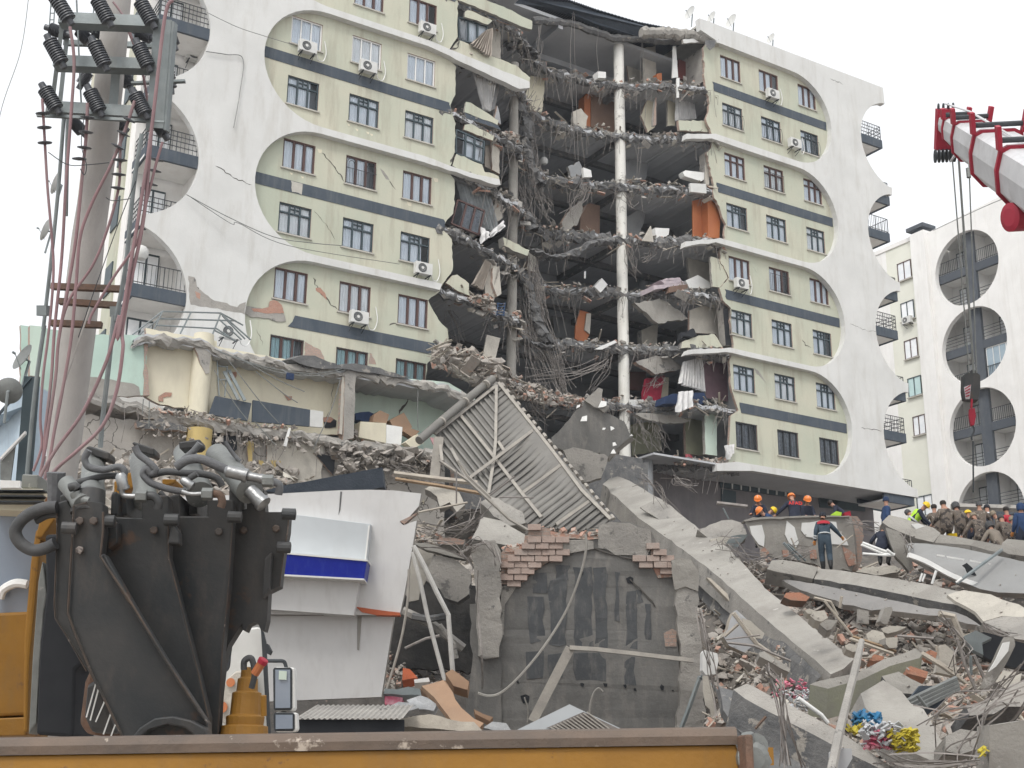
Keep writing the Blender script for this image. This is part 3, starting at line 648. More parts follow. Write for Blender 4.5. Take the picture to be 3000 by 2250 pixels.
# cracks: thin dark grooves' fill running across the render
M['crackm'] = mat('crack_shadow_gap',(.10,.09,.08),(.07,.065,.06),8,bump=0)
def crack(f,pts,w_,y=.344,par=None,seed=1,nm='crack'):
    P_ = [L(f,a,b_,y) for a,b_ in pts]; c = jag([(p.x,p.z) for p in P_],.05,.12,seed); r_ = random.Random(seed)
    mm = MB(); up_ = []; dn = []; n = len(c)
    for i,a in enumerate(c):
        t = w_ * r_.uniform(.3,1.2) * (1 if 0 < i < n - 1 else .1); d_ = (c[min(i + 1,n - 1)] - c[max(i - 1,0)]).normalized(); nn = Vector((-d_.y,d_.x)) * t
        up_.append((a.x + nn.x,y,a.y + nn.y)); dn.append((a.x - nn.x,y,a.y - nn.y))
    vs = up_ + dn; mm.add(vs + [(x,yy + .003,z) for x,yy,z in vs],[(i,i + 1,n + i + 1,n + i) for i in range(n - 1)]); return part(nm,mm,[M['crackm']])
for i,t in enumerate([(2,[(670,1235),(740,1310),(790,1380),(855,1475)],.03),(2,[(1220,1460),(1240,1500),(1275,1540)],.02),(3,[(600,590),(620,640),(650,700),(720,775),(800,850)],.035),(3,[(605,45),(655,95),(710,170),(780,280)],.012),
                       (3,[(140,1005),(175,1060),(190,1140)],.02),(1,[(1045,805),(1100,840),(1150,870),(1225,898)],.02),(1,[(950,1390),(1010,1460),(1100,1490)],.02),(2,[(30,1470),(110,1500)],.012),(2,[(1770,300),(1790,340),(1760,390),(1720,400)],.05),
                       (2,[(1745,1240),(1735,1290),(1715,1320)],.05),(6,[(815,565),(860,585),(910,605)],.02),(7,[(960,855),(1060,900),(1150,915)],.012),(7,[(1040,1605),(1120,1620),(1190,1625)],.02),(3,[(1215,978),(1250,965),(1285,960)],.03),
                       (7,[(615,970),(640,1010),(680,1030)],.03),(7,[(262,445),(275,470),(288,488)],.02)]):
    crack(t[0],t[1],t[2],-.004 if (t[0] == 1 or (t[0] == 7 and t[1][0][0] > 900) or (t[0] == 6)) else .344,seed=i)
# ---- ground floor under the right overhang
m = MB(); a = -6.1
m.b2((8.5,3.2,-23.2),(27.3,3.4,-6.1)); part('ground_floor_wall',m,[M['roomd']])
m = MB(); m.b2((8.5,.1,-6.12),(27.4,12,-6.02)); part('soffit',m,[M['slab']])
for f,l in (('p',[(830,385),(1660,520),(1650,628),(850,515)]),('p',[(862,530),(1030,560),(1030,722),(862,700)]),('p',[(2012,570),(2240,605),(2240,740),(2012,705)]),('d',[(745,225),(1070,285),(1070,365),(745,335)]),('d',[(1115,262),(1190,275),(1190,365),(1115,350)])):
    w0 = pl('shop_window',f,l,3.12,.07,'frameb',side='frameb')
    if l[0][0] == 830:
        for k in range(7): x = 980 + k * 105; pl('shop_window_bar',f,[(x,412 + k * 17),(x + 14,414 + k * 17),(x + 14,530 + k * 14),(x,528 + k * 14)],3.05,.06,'acw',side='acw')
for u in (9,): m = MB(); m.tube([(u,1.4,-23.2),(u,1.4,-6.05)],.35,12); part('column',m,[M['room']])

# ================================================================ low wing in front of the block
pod = empty('podium_wing',mat=BM,label='ruined two storey wing with cream and mint rooms below the left bays',cat='ruined building')
def pp(nm,mb,mats,**k): return mb.build(nm,mats,pod,**k)
M['grayw'] = mat('cracked_grey_render',(.40,.375,.34),(.33,.31,.285),.7,bump=.5,bscale=8,crack=1.5,dirt=(.2,.18,.16),damt=.6,dscale=(1,1,.8),spots=(.5,.45,.33),sscale=.8,sth=.66)
def edge_path(f,pts,d,jg=.06): return jag([L(f,x,y,d) for x,y in pts],jg,.18,11)
# upper slab: wavy torn edge; plan strip back to the block
up1 = [(-20,110),(80,70),(300,90),(480,105),(560,160),(700,200),(900,235),(1120,290),(1250,300),(1480,330),(1560,318),(1700,350),(1950,395),(2212,430),(2400,520),(2560,600)]
def strip(nm,f,pts,d,depth,th,mt,back_z=None,jg=.06,lump=.12):
    p = edge_path(f,pts,d,jg); m = MB(); vs = []
    for a in p:
        for y,z in ((a.y,a.z),(a.y,a.z - th),(depth,a.z - th * .8),(depth,a.z)): vs.append((a.x,y,z))
    m.add(vs,[(i * 4 + j,i * 4 + (j + 1) % 4,i * 4 + 4 + (j + 1) % 4,i * 4 + 4 + j) for i in range(len(p) - 1) for j in range(4)],0)
    pp(nm,m,[M[mt]])
    m = MB(); nn = 9; vs = []
    for i,a in enumerate(p):
        for j in range(nn):
            an = 2 * math.pi * j / nn; r_ = (lump + .1 * nz(a.x * 1.1,5)) * (1 + .5 * nz(a.x * 3,math.cos(an) * 2,math.sin(an) * 2) + rnd.uniform(-.4,.4))
            vs.append((a.x + rnd.uniform(-.08,.08),a.y + math.cos(an) * r_,a.z - th * .55 + math.sin(an) * r_ * 1.3))
    m.add(vs,[(i * nn + j,i * nn + (j + 1) % nn,i * nn + nn + (j + 1) % nn,i * nn + nn + j) for i in range(len(p) - 1) for j in range(nn)])
    pp('torn_slab_edge',m,[M['conc']]); return p
PS1 = strip('floor_slab','f',up1,-4.3,.3,.35,'slab')
# tarred sheets lifted on the upper slab
for k,t in enumerate(([(1110,250),(1200,222),(1280,225),(1380,270),(1480,305),(1400,322),(1280,318)],[(1480,325),(1500,285),(1570,275),(1700,305),(1850,345),(1980,382),(1800,372),(1650,345)])):
    m = MB(); m.plate(jag([L('f',x,y,-4.6 + .1 * k) for x,y in t],.04,.3,k,True),(0,1.2,.25)); pp('roofing_sheet',m,[M['concd']])
lo1 = [(-420,470),(-200,520),(0,560),(100,600),(250,640),(450,655),(600,700),(850,740),(1150,765),(1350,790),(1480,830),(1700,850),(2050,900),(2212,930)]
PS2 = strip('floor_slab','f',lo1,-4.9,.3,.4,'conc',lump=.13)
# walls between: traced at their depth
def wl(nm,f,pts,d,t,mt,jg=.03,seed=3,side='brickd',holes=()):
    P_ = [L(f,x,y,d) for x,y in pts]
    P_ = [Vector((a[0],d,a[1])) for a in jag([(p.x,p.z) for p in P_],jg,.25,seed,True)] if jg else P_
    m = MB(); m.plate(P_,(0,t,0),0,1); return pp(nm,m,[M[mt],M[side]])
wl('wall',8,[(150,130),(640,190),(1050,208),(1055,262),(1045,560),(1030,640),(150,640)],-4.1,.2,'mint',.03)
wl('wall',8,[(1050,150),(1560,240),(1560,770),(1150,700),(1040,640)],-3.8,.2,'cream',.03)
wl('wall','f',[(540,150),(1000,240),(1490,300),(1490,800),(800,760),(500,680)],-3.5,.2,'cream',.02)
wl('wall','f',[(1560,350),(2250,420),(2600,640),(2600,960),(2100,930),(1540,850)],-2.4,.2,'mintp',.02)
wl('dado','f',[(1560,670),(1900,740),(2060,770),(2060,930),(1560,850)],-2.42,.015,'mint',0)
wl('bare_render_patch',8,[(610,500),(700,505),(960,550),(1000,570),(1010,640),(600,640)],-4.12,.015,'concl',.03)
wl('wall',8,[(215,130),(305,138),(290,500),(215,492)],-5.2,.3,'mintp',0)
wl('wall','f',[(1480,350),(1505,352),(1480,795),(1460,785)],-4.35,.2,'plast',.01)
wl('column','f',[(1500,355),(1580,350),(1562,820),(1488,830)],-4.4,.45,'conc',.02)
wl('bare_brick_patch','f',[(158,520),(205,490),(255,490),(252,520),(195,525),(190,555),(158,555)],-3.83,.02,'brick',.01)
wl('bare_brick_patch','f',[(680,400),(690,345),(720,340),(725,375),(700,405)],-3.53,.02,'brick',.02)
wl('bare_brick_patch','f',[(895,300),(955,310),(950,338),(900,325)],-3.53,.02,'brick',.02)
wl('bare_brick_patch','f',[(1060,500),(1085,520),(1120,515),(1118,548),(1092,548)],-3.53,.02,'brick',.02)
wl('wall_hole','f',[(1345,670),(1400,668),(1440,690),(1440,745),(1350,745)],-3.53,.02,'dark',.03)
wl('bare_brick_patch','f',[(1345,670),(1400,668),(1420,680),(1400,710),(1350,700)],-3.55,.015,'brick',.02)
wl('bare_brick_edge',8,[(1035,215),(1068,260),(1052,400),(1065,520),(1075,640),(1030,640),(1035,520)],-4.13,.2,'brickd',.04)
a = L(8,1445,500,-3.9); m = MB(); m.tube([(a.x,a.y,-9.2),(a.x,a.y,-5.6)],.38,16); pp('column',m,[M['cream']],smooth=True)
wl('fallen_render',8,[(1400,280),(1525,290),(1525,380),(1500,470),(1475,480),(1440,400)],-4.3,.15,'conc',.05)
# cracks in the mint room
for f,pts,w_,y in (('f',[(1990,480),(1960,540),(1920,590),(1890,650)],.05,-2.42),('f',[(1420,350),(1400,600),(1350,700)],.01,-3.52)):
    c = crack(f,pts,w_,y,seed=4); c.parent = pod
# ground storey: cracked grey wall, yellow column, dark openings
wl('wall','D',[(150,890),(420,925),(600,945),(760,960),(960,985),(960,1660),(150,1660)],-4.6,.3,'grayw',.05)
wl('wall','D',[(575,950),(640,950),(700,960),(690,1060),(575,1060)],-4.75,.1,'plast',.05)
wl('wall','D',[(980,950),(1400,1000),(1400,1100),(980,1100)],-4.0,.3,'concd',.05)
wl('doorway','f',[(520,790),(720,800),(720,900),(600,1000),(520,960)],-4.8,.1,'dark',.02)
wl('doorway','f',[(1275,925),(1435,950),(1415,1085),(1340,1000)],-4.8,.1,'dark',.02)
wl('doorway','f',[(0,700),(180,680),(360,740),(360,770),(200,760),(0,740)],-5.1,.3,'concd',.04)
M['ycol'] = mat('yellow_column_paint',(.50,.385,.16),(.44,.34,.15),1.4,bump=.3,dirt=(.35,.25,.12),damt=.5,spots=(.45,.42,.36),sscale=1.6,sth=.66)
a = L('f',447,860,-5.0); m = MB(); m.tube([(a.x,a.y,-13.5),(a.x,a.y,-11),(a.x,a.y,L('f',447,758,-5).z)],.46,16); pp('column',m,[M['ycol']],smooth=True)
for x,y0,y1,w_ in ((820,840,1010,25),(1000,980,1106,40),(900,980,1106,18)):
    wl('yellow_render','f',[(x - w_,y0),(x + w_,y0 + 5),(x + w_ * .7,y1),(x - w_ * .8,y1)],-4.85,.1,'ycol',.04)
m = MB()
for k in range(60):                                              # bars dangling under the lower slab
    a = PS2[int(rnd.uniform(.1,.97) * len(PS2))]; l_ = rnd.uniform(.3,1.5)
    m.tube([(a.x,a.y - .15,a.z - .3),(a.x + rnd.uniform(-.1,.1),a.y - .25,a.z - .3 - l_ * .5),(a.x + rnd.uniform(-.25,.25),a.y - .2,a.z - .3 - l_)],.013,3)
tag(pp('hanging_rebar',m,[M['rebar']]),kind='stuff')
m = MB(); m.b2((-5.5,.9,-16),(8.4,1.1,-6.2)); pp('inner_wall',m,[M['concd']])

# ================================================================ neighbouring block with round openings
UR = 46.0
nb = empty('apartment_building',mat=BM,label='clean white apartment block with stacked round balcony openings behind the crane hook',cat='apartment block')
def np_(nm,mb,mats,par=None,**k): return mb.build(nm,mats,par or nb,**k)
M['dgrey'] = mat('slate_grey_paint',(.085,.095,.11),(.07,.08,.095),1,dirt=(.2,.2,.2),damt=.5,dscale=(1,1,.5),bump=.1)
def cc(f,x,y): p = LS(f,x,y,UR); return p
c1 = (cc(7,1570,480) + cc(7,2022,330)) / 2; DC = c1.y
VC = [(cc(7,1850,175).z + cc(7,1760,720).z) / 2,(cc(7,1890,728).z + cc(7,1800,1290).z) / 2]
VC += [VC[1] - 6.3,VC[1] - 12.6]; r0 = 2.92
yR = -3.0; roofz = LS(7,1510,205,UR).z; yL = LS(7,1510,205,UR).y
out = [(yL,-23.2),(yL,roofz),(yR,roofz + 1),(yR,-23.2)]
m = MB(); m.plate([(UR,y,z) for y,z in out],(.4,0,0),0,None,[[(UR,DC + r0 * math.cos(R(a)),v + r0 * math.sin(R(a))) for a in range(0,360,8)] for v in VC]); np_('front_wall',m,[M['white2']])
m = MB()
for v in VC:                                                      # slabs, posts and back walls in the round openings
    m.b2((UR + .5,DC - 3.1,v - .32),(UR + .75,DC + 3.1,v + .32)); m.b2((UR + .48,DC - .45,v - 3.1),(UR + .74,DC + .45,v + 3.1))
np_('cross_frame',m,[M['dgrey']])
m = MB(); m.b2((UR + 2.4,yR,-23.2),(UR + 12,yL,roofz));
for v in VC: m.b2((UR + .76,DC - 3.1,v - .2),(UR + 2.4,DC + 3.1,v + .2)); m.b2((UR + .76,DC - .1,v - 3.1),(UR + 2.4,DC + .1,v + 3.1)); m.b2((UR + .42,DC - 3.2,v + 3.0),(UR + 2.4,DC + 3.2,v + 3.3))
np_('inner_wall',m,[M['white2']])
for i,v in enumerate(VC):
    for s_ in (-1,1):
        for dz in (0,-3.15):
            m = MB(); y0 = DC + s_ * .5; y1 = DC + s_ * 3.0; z0 = v + .32 + dz if dz == 0 else v - 2.75
            for z in ((.25,.5,.75,1.0) if (i + s_ + int(dz)) % 2 == 0 else (.1,1.0)): m.tube([(UR + .55,y0,z0 + z),(UR + .55,y1,z0 + z)],.025,4)
            if not (i + s_ + int(dz)) % 2 == 0:
                for k in range(16): y = y0 + (y1 - y0) * k / 15; m.tube([(UR + .55,y,z0),(UR + .55,y,z0 + 1.0)],.018,4)
            np_('railing',m,[M['iron']])
for i,v in enumerate(VC):
    for s_,dz,h in ((1,.5,2.0),(1,-2.6,2.1),(-1,-2.5,1.9),(-1,.5,1.9)):
        if (i,s_) in ((0,-1),(2,-1)): continue
        a = (DC + s_ * .7,DC + s_ * 2.6); a = (min(a),max(a)); m = MB(); m.b2((UR + 2.3,a[0],v + dz),(UR + 2.38,a[1],v + dz + h)); g = np_('balcony_glazing',m,[M['frameb']])
        for k in range(3):
            y = a[0] + .08 + k * (a[1] - a[0] - .1) / 3; m = MB(); m.b2((UR + 2.26,y,v + dz + .08),(UR + 2.297,y + (a[1] - a[0]) / 3 - .12,v + dz + h - .1)); m.build('pane',M['curt'],g)
m = MB(); v = VC[1]; m.b2((UR + .6,DC - 2.9,v - 2.6),(UR + .64,DC - .6,v - .4),0)
for k in range(5): y = DC - 2.9 + k * .57; m.b2((UR + .56,y,v - 2.6),(UR + .597,y + .04,v - .4),1)
m.b2((UR + .56,DC - 2.9,v - .397),(UR + .66,DC - .6,v - .33),1); np_('balcony_glazing',m,[M['glassb'],M['framew']])
# stair pillar and the window strip to its left
m = MB(); y2 = yL + 1.4; m.b2((UR - .35,yL,-23.2),(UR + 8,y2,roofz + .25)); np_('stair_pillar',m,[M['white2']])
zs = LS(7,1150,375,UR + .5).z
m = MB(); m.b2((UR + .3,y2,-23.2),(UR + 8,y2 + 9,zs)); np_('wall',m,[M['green2']])
m = MB(); m.b2((UR + .28,y2 + 3.1,-23.2),(UR + 8.1,y2 + 9.2,zs + .2)); np_('trim',m,[M['white2']]); m = MB(); m.b2((UR + .2,y2,zs),(UR + 8.2,y2 + 9.3,zs + .35)); np_('trim',m,[M['white2']])
m = MB(); a = LS(7,1460,190,UR); m.b2((UR - .3,a.y - .6,a.z + .2),(UR + 1.2,a.y + 1.1,a.z + .5)); m.b2((UR,a.y - .1,a.z),(UR + .9,a.y + .6,a.z + .3)); np_('chimney_cap',m,[M['dgrey']])
tw = [((1300,430),(1410,540)),((1325,715),(1428,805)),((1350,985),(1452,1065)),((1375,1255),(1480,1340)),((1412,1530),(1510,1620))]
for i,((xa,ya),(xb,yb)) in enumerate(tw + [((0,0),(0,0))]):
    if i < 5:
        A = LS(7,xa,ya,UR + .28); B = LS(7,xb,yb,UR + .28)
    else: A = LS('d',1440,262,UR + .28); B = LS('d',1560,330,UR + .28)
    yy0,yy1 = min(A.y,B.y),max(A.y,B.y); z1 = A.z; z0 = z1 - 1.55
    o = MB(); fm = M['frameb'] if i % 2 else M['framer']
    for a in ((yy0,z0,yy0 + .06,z1),(yy1 - .06,z0,yy1,z1),(yy0,z0,yy1,z0 + .06),(yy0,z1 - .06,yy1,z1),((yy0 + yy1) / 2,z0,(yy0 + yy1) / 2 + .06,z1)): o.b2((UR + .2,a[0],a[1]),(UR + .27,a[2],a[3]))
    w_ = o.build('window',fm,nb); g = MB(); g.b2((UR + .25,yy0 + .05,z0 + .05),(UR + .29,yy1 - .05,z1 - .05)); g.build('pane',M['curt'] if i != 3 else M['curt2'],w_)
    s_ = MB(); s_.b2((UR + .1,yy0 - .1,z0 - .08),(UR + .3,yy1 + .1,z0 - .003)); s_.build('sill',M['sill'],w_)
# ================================================================ air conditioners and dishes
def make_ac():
    t = empty('air_conditioner',mat=BM)
    m = MB(); m.b2((-.43,-.15,0),(.43,.15,.58)); m.build('casing',M['acw'],t,bevel=.02)
    m = MB(); m.lathe((-.1,-.152,.29),(0,-1,0),[(.22,0),(.22,.012),(.2,.014)],20); m.build('fan_grille',M['iron'],t)
    m = MB(); m.lathe((-.1,-.168,.29),(0,-1,0),[(.07,0),(.07,.01)],12);
    for k in range(4): m.tube([(-.1 + (.04 + k * .045) * math.cos(R(a)),-.172,.29 + (.04 + k * .045) * math.sin(R(a))) for a in range(0,361,24)],.005,3)
    m.build('fan_guard',M['acw'],t)
    m = MB()
    for x in (-.3,.3): m.b2((x - .02,-.2,-.05),(x + .02,.35,-.005)); m.tube([(x,-.18,-.03),(x,.33,-.3)],.015,4)
    m.build('bracket',M['iron'],t)
    m = MB(); m.tube(spline([(.44,0,.15),(.6,.1,-.1),(.9,.25,0),(1.05,.3,.5),(.95,.32,1.1)]),.025,5); m.build('pipe',M['pvc'],t)
    return t
acs = [(2,555,385,'air conditioner below the top white framed window at the left end'),(2,1045,545,'air conditioner below the second white framed window of the top left row'),
       (2,1525,235,'air conditioner under the highest window with white blinds'),(3,1490,520,'air conditioner with round light fan hub beside the torn edge of the left bays'),
       (3,970,915,'air conditioner over the third dark band under a brown window'),(6,400,680,'air conditioner under the middle window in the top right bay'),
       (6,560,1035,'largest looking air conditioner beside a guarded window on the right bays'),(7,175,570,'air conditioner at the torn edge of the right bays under a brown window')]
ac0 = make_ac()
for i,(f,x,y,lb) in enumerate(acs):
    o = ac0 if i == 0 else copy_tree(ac0); p = L(f,x,y,.0); o.matrix_world = BM @ Matrix.Translation((p.x,-.02,p.z - .3))
    tag(o,lb,'air conditioner','air conditioners on the block')
o = copy_tree(ac0); p = L(1,962,250,1.6); o.matrix_world = BM @ Matrix.Translation((p.x,2.0,p.z - .3)); tag(o,'air conditioner on the wall inside the top round balcony','air conditioner','air conditioners on the block')
o = copy_tree(ac0); p = LS(7,1370,830,UR); o.matrix_world = BM @ Matrix.Translation((UR,p.y,p.z - .3)) @ Matrix.Rotation(R(-90),4,'Z'); tag(o,'air conditioner under a window of the white neighbouring block','air conditioner','air conditioners on the block')
o = copy_tree(ac0); p = L(8,1640,190,-1.0); o.matrix_world = BM @ Matrix.Translation((p.x,-1.2,p.z - .3)); tag(o,'air conditioner standing behind the bent balcony rails','air conditioner','air conditioners on the block')
def dish(loc,face,r_,stand,lb,mt='acw'):
    t = empty('satellite_dish',loc=loc,label=lb,cat='satellite dish',group='satellite dishes')
    f = Vector(face).normalized(); m = MB(); c = Vector((0,0,stand))
    prof = [(.02,.0),(r_ * .5,r_ * .06),(r_ * .85,r_ * .17),(r_,r_ * .25),(r_ * 1.01,r_ * .24),(r_ * .84,r_ * .15),(r_ * .5,r_ * .04),(.02,-.02)]
    m.lathe(c,f,prof,22); m.build('reflector',M[mt],t,smooth=True)
    m = MB(); s_ = Vector((0,0,-1)); m.tube([c + s_ * r_ * .9 + f * r_ * .2,c + f * r_ * .8 + s_ * r_ * .1],.012,4); m.lathe(c + f * r_ * .78 + s_ * r_ * .1,f,[(.03,0),(.03,.08)],8); m.build('feed_arm',M['steel'],t)
    m = MB(); m.tube([Vector((0,0,-.3)),Vector((0,0,stand)) - f * .12,c],.035,6); m.build('mast',M['steel'],t)
    return t
for x,y,f,r_,lb in ((1780,95,4,.43,'satellite dish leaning over the torn roof corner'),(1935,125,4,.36,'narrow looking satellite dish second from the torn roof corner'),(2078,155,4,.45,'upright satellite dish standing nearest the middle of the white parapet'),(395,280,6,.34,'smallest satellite dish lowest on the white parapet')):
    p = BM @ L(f,x,y,1.2); dish((p.x,p.y,p.z - .6),(-.8,-.52,.22),r_,.6,lb)
p = P(8,150,370,30); dish((p.x + .1,p.y,p.z - .45),(-.55,-.6,.3),.34,.45,'dark grey satellite dish beside the mint wall on the left','cyl')
p = P(8,60,605,29); dish((p.x,p.y,p.z - .45),(-.25,.9,.4),.30,.45,'pale satellite dish seen from behind over the blue shed','cyl')
p = P(1,285,893,45); dish((p.x,p.y,p.z - .5),(-.9,-.2,.3),.42,.5,'small satellite dish higher on the far left side wall')
p = P(1,232,1122,43); dish((p.x,p.y,p.z - .5),(-.9,-.2,.3),.38,.5,'small satellite dish lower on the far left side wall')
# ================================================================ shed at the left edge
sh_ = empty('shed',loc=P(8,100,900,30),label='pale blue clad shed with a dark corner post at the left edge',cat='shed'); S0 = sh_.matrix_world.translation.copy()
sh_.location = S0
def rel(p): return p - S0
M['shed'] = mat('pale_blue_cladding',(.50,.60,.68),(.45,.55,.64),6,bump=.05,brick=None,dirt=(.35,.4,.45),damt=.4,dscale=(6,6,.1))
m = MB(); m.plate([rel(P(8,x,y,z)) for x,y,z in ((-260,1040,33),(0,775,30.3),(212,520,30),(200,700,30),(140,1260,30),(-260,1400,33))],(.1,1.2,0)); m.build('cladding',M['shed'],sh_)
m = MB(); m.beam(rel(P(8,232,500,29.8)),rel(P(8,165,1330,29.8)),.3,.2,(0,1,0)); m.beam(rel(P(8,-20,785,29.7)),rel(P(8,225,505,29.7)),.05,.06,(0,1,0)); m.build('corner_post',M['frameb'],sh_)
m = MB(); m.plate([rel(P(8,x,y,29.6)) for x,y in ((0,1095),(110,985),(75,1250),(0,1240))],(0,.05,0)); m.build('opening',M['cyl'],sh_)
m = MB(); m.plate([rel(P(8,x,y,29.5)) for x,y in ((0,1080),(180,890),(180,910),(0,1100))],(0,.1,0)); m.build('trim',M['white2'],sh_); m = MB(); m.plate([rel(P(8,x,y,29.4)) for x,y in ((0,1245),(145,1250),(145,1300),(0,1300))],(0,.3,0)); m.build('trim',M['white2'],sh_)
# ================================================================ concrete pole with insulators, arms and cables
ZP = 22.0
pol = empty('power_pole',loc=P('D',100,1659,ZP) * 1.0,label='tall concrete power pole with stacked ribbed insulators and pink cables',cat='power pole')
pol.location.z = 0; PO = pol.location.copy()
def pz(f,x,y,z=ZP): return P(f,x,y,z) - PO
M['polec'] = mat('pole_concrete',(.44,.42,.40),(.36,.345,.33),.6,bump=.2,bscale=10,dirt=(.28,.27,.26),damt=.6,dscale=(3,3,.4))
M['ins'] = mat('grey_brown_porcelain',(.055,.06,.07),(.075,.08,.09),3,rough=.4,bump=0,spec=.6)
M['pink'] = mat('pink_power_cable',(.31,.195,.205),(.24,.155,.165),2,rough=.6,bump=0,dirt=(.30,.27,.26),damt=.6)
m = MB()
a = [((1,575,-30),62),((1,540,300),68),((1,497,700),70),((1,430,1150),78),((1,380,1600),84),((8,440,1200),115)]
pts = [pz(*t[0]) for t in a]; sc_ = [.6029] * 5 + [.40687]
rs = [w_ * s_ / F * ZP for (t,w_),s_ in zip(a,sc_)]
d_ = (pts[-1] - pts[-2]); pts.append(pts[-1] + d_.normalized() * 8); rs.append(rs[-1] * 1.25)
m.tube(pts,rs,20); m.build('shaft',M['polec'],pol,smooth=True)
def arm(pa,pb,w_=.12,h=.12,nm='cross_arm',mt='steel'):
    m = MB(); m.beam(pa,pb,w_,h); return m.build(nm,M[mt],pol)
for (x0,y0,x1,y1,zz) in ((295,100,775,120,21.3),(270,308,745,325,21.3),(235,530,725,558,21.2)): arm(pz(1,x0,y0,zz),pz(1,x1,y1,zz),.22,.2)
for (x0,y0,x1,y1,zz) in ((310,208,850,225,22.8),(300,130,250,530,21.5),(330,140,285,560,22.6)): arm(pz(1,x0,y0,zz),pz(1,x1,y1,zz),.07,.1)
arm(pz(1,180,560,21),pz(1,800,592,21),.05,.05); arm(pz(1,565,330,21.4),pz(1,550,520,21.4),.14,.06)
m = MB(); a,b_ = pz(1,797,95,21.0),pz(1,757,622,21.0)
m.beam(a,b_,.26,.04,(0,1,0)); m.beam(a + Vector((.15,.1,0)),b_ + Vector((.15,.1,0)),.04,.22,(0,1,0)); m.beam(a - Vector((.14,-.1,0)),b_ - Vector((.14,-.1,0)),.04,.22,(0,1,0)); m.build('side_channel',M['steel'],pol)
for (x0,y0,x1,y1) in ((250,1392,590,1405),(290,1465,570,1485),(250,1570,495,1580)): arm(pz(1,x0,y0,21.2),pz(1,x1,y1,21.2),.1,.1,'clamp_bar','rust')
arm(pz(1,640,405,22),pz(1,900,395,22),.08,.04,'clamp_bar');
def insul(pa,pb,r_=.115,n=10):
    pa = Vector(pa); pb = Vector(pb); ax = pb - pa; l_ = ax.length; prof = [(.045,-.1),(.045,0)]
    for i in range(n): h = l_ * (i + .1) / n; prof += [(r_ * .8,h),(r_,h + l_ * .02),(r_ * .97,h + l_ * .05),(r_ * .8,h + l_ * .07)]
    prof += [(r_ * .5,l_),(.05,l_ + .02),(.045,l_ + .1)]
    m = MB(); m.lathe(pa,ax,[(r * 1.2,h) for r,h in prof],14); return m.build('insulator',M['ins'],pol,smooth=True)
for x0,y0,x1,y1,z in ((335,95,265,-20,20.9),(530,105,470,-5,20.9),(740,112,680,5,20.9),(300,305,240,195,20.9),(510,318,455,205,20.9),(720,322,670,215,20.9),
                          (275,528,215,430,20.9),(485,540,435,440,20.9),(705,552,655,455,20.9),(395,410,430,350,22.8),(600,350,630,420,22.6),(820,150,845,220,22.6),
                          (245,140,320,165,22.5),(455,150,525,175,22.5),(665,155,735,185,22.5),(810,290,830,430,22.4),(355,590,400,640,22.6),(565,590,600,620,22.6),(770,605,800,655,21.6),(385,150,430,200,22.6)):
    insul(pz(1,x0,y0,z),pz(1,x1,y1,z),.105 if z < 21.5 else .095)
def cable(pts,r_=.035,mt='pink',nm='power_cable'):
    m = MB(); m.tube(spline(pts,6),r_ * (.66 if mt == 'pink' else .75),8); return m.build(nm,M[mt],pol,smooth=True)
def c1_(l,z=20.8): return [pz(1,x,y,z) for x,y in l]
def c8(l,z=20.8): return [pz(8,x,y,z) for x,y in l]
cable(c1_([(205,480),(215,640),(230,900),(250,1130),(260,1300),(250,1480),(232,1650)]) + c8([(310,500),(290,800),(300,1000),(240,1180)]))
cable(c1_([(425,500),(420,640),(400,850),(370,1150),(330,1400),(285,1650)]) + c8([(400,500),(350,850),(320,1050),(290,1200)]),.042)
cable(c1_([(655,490),(605,640),(540,800),(450,980),(390,1150),(370,1380),(345,1650)]) + c8([(440,650),(390,900),(350,1130),(300,1310)]),.042)
cable(c1_([(790,690),(760,790),(735,890),(700,1030),(665,1180),(550,1350),(450,1520)],20.6) + [pz(8,640,120,20.6)],.035)
cable(c1_([(585,640),(583,780),(575,920),(520,1120),(450,1290),(340,1450),(290,1600)]) ,.035)
cable(c1_([(840,0),(800,90),(740,600),(690,950),(640,1250),(600,1500),(570,1650)],20.5) + c8([(860,60),(770,380),(600,750),(420,1000),(300,1200),(280,1290)],20.5),.045)
cable(c1_([(735,640),(700,1050),(640,1350),(595,1600)],20.55) + c8([(885,300),(840,600),(740,850),(560,1030),(420,1150),(330,1260)],20.5),.045)
cable(c1_([(340,130),(360,300),(345,560),(320,900),(300,1250),(265,1600)]) + c8([(370,500),(330,850),(310,1100),(270,1290)]),.04)
cable(c1_([(620,140),(680,300),(715,480),(725,640)],21.6),.035)
cable(c1_([(550,10),(600,80),(640,180),(655,240)],21.6),.03)
for l,r_ in (([(372,0),(385,300),(392,450),(398,560)],.02),([(330,560),(325,800),(320,1050)],.05),([(310,570),(285,900),(250,1250),(210,1600)],.045),([(780,630),(800,480),(825,440)],.05)): cable(c1_(l,21.9),r_,'steel','conduit')
cable([pz(8,820,60,20.7),pz(8,790,350,20.7),pz(8,740,800,20.7),pz(8,722,1010,20.7)],.055,'steel','conduit')
cable([pz(1,690,650,20.7),pz(1,650,900,20.7),pz(1,610,1300,20.7),pz(1,560,1560,20.7)],.05,'steel','conduit')
cable([pz(8,320,130,21.9),pz(8,250,620,21.9),pz(8,190,1250,21.9)],.05,'steel','conduit')
cable([pz(8,650,0,20.9),pz(8,540,330,20.9),pz(8,440,620,20.9),pz(8,400,800,20.9)],.02,'polec','loose_wire')
for l in ([(235,740),(330,800),(430,800),(530,790)],[(515,960),(550,975),(635,965)],[(660,880),(590,1050),(480,1350),(380,1640)],[(410,560),(395,700),(420,800),(410,850),(390,820)]): cable(c1_(l,20.5),.01,'iron','loose_wire')
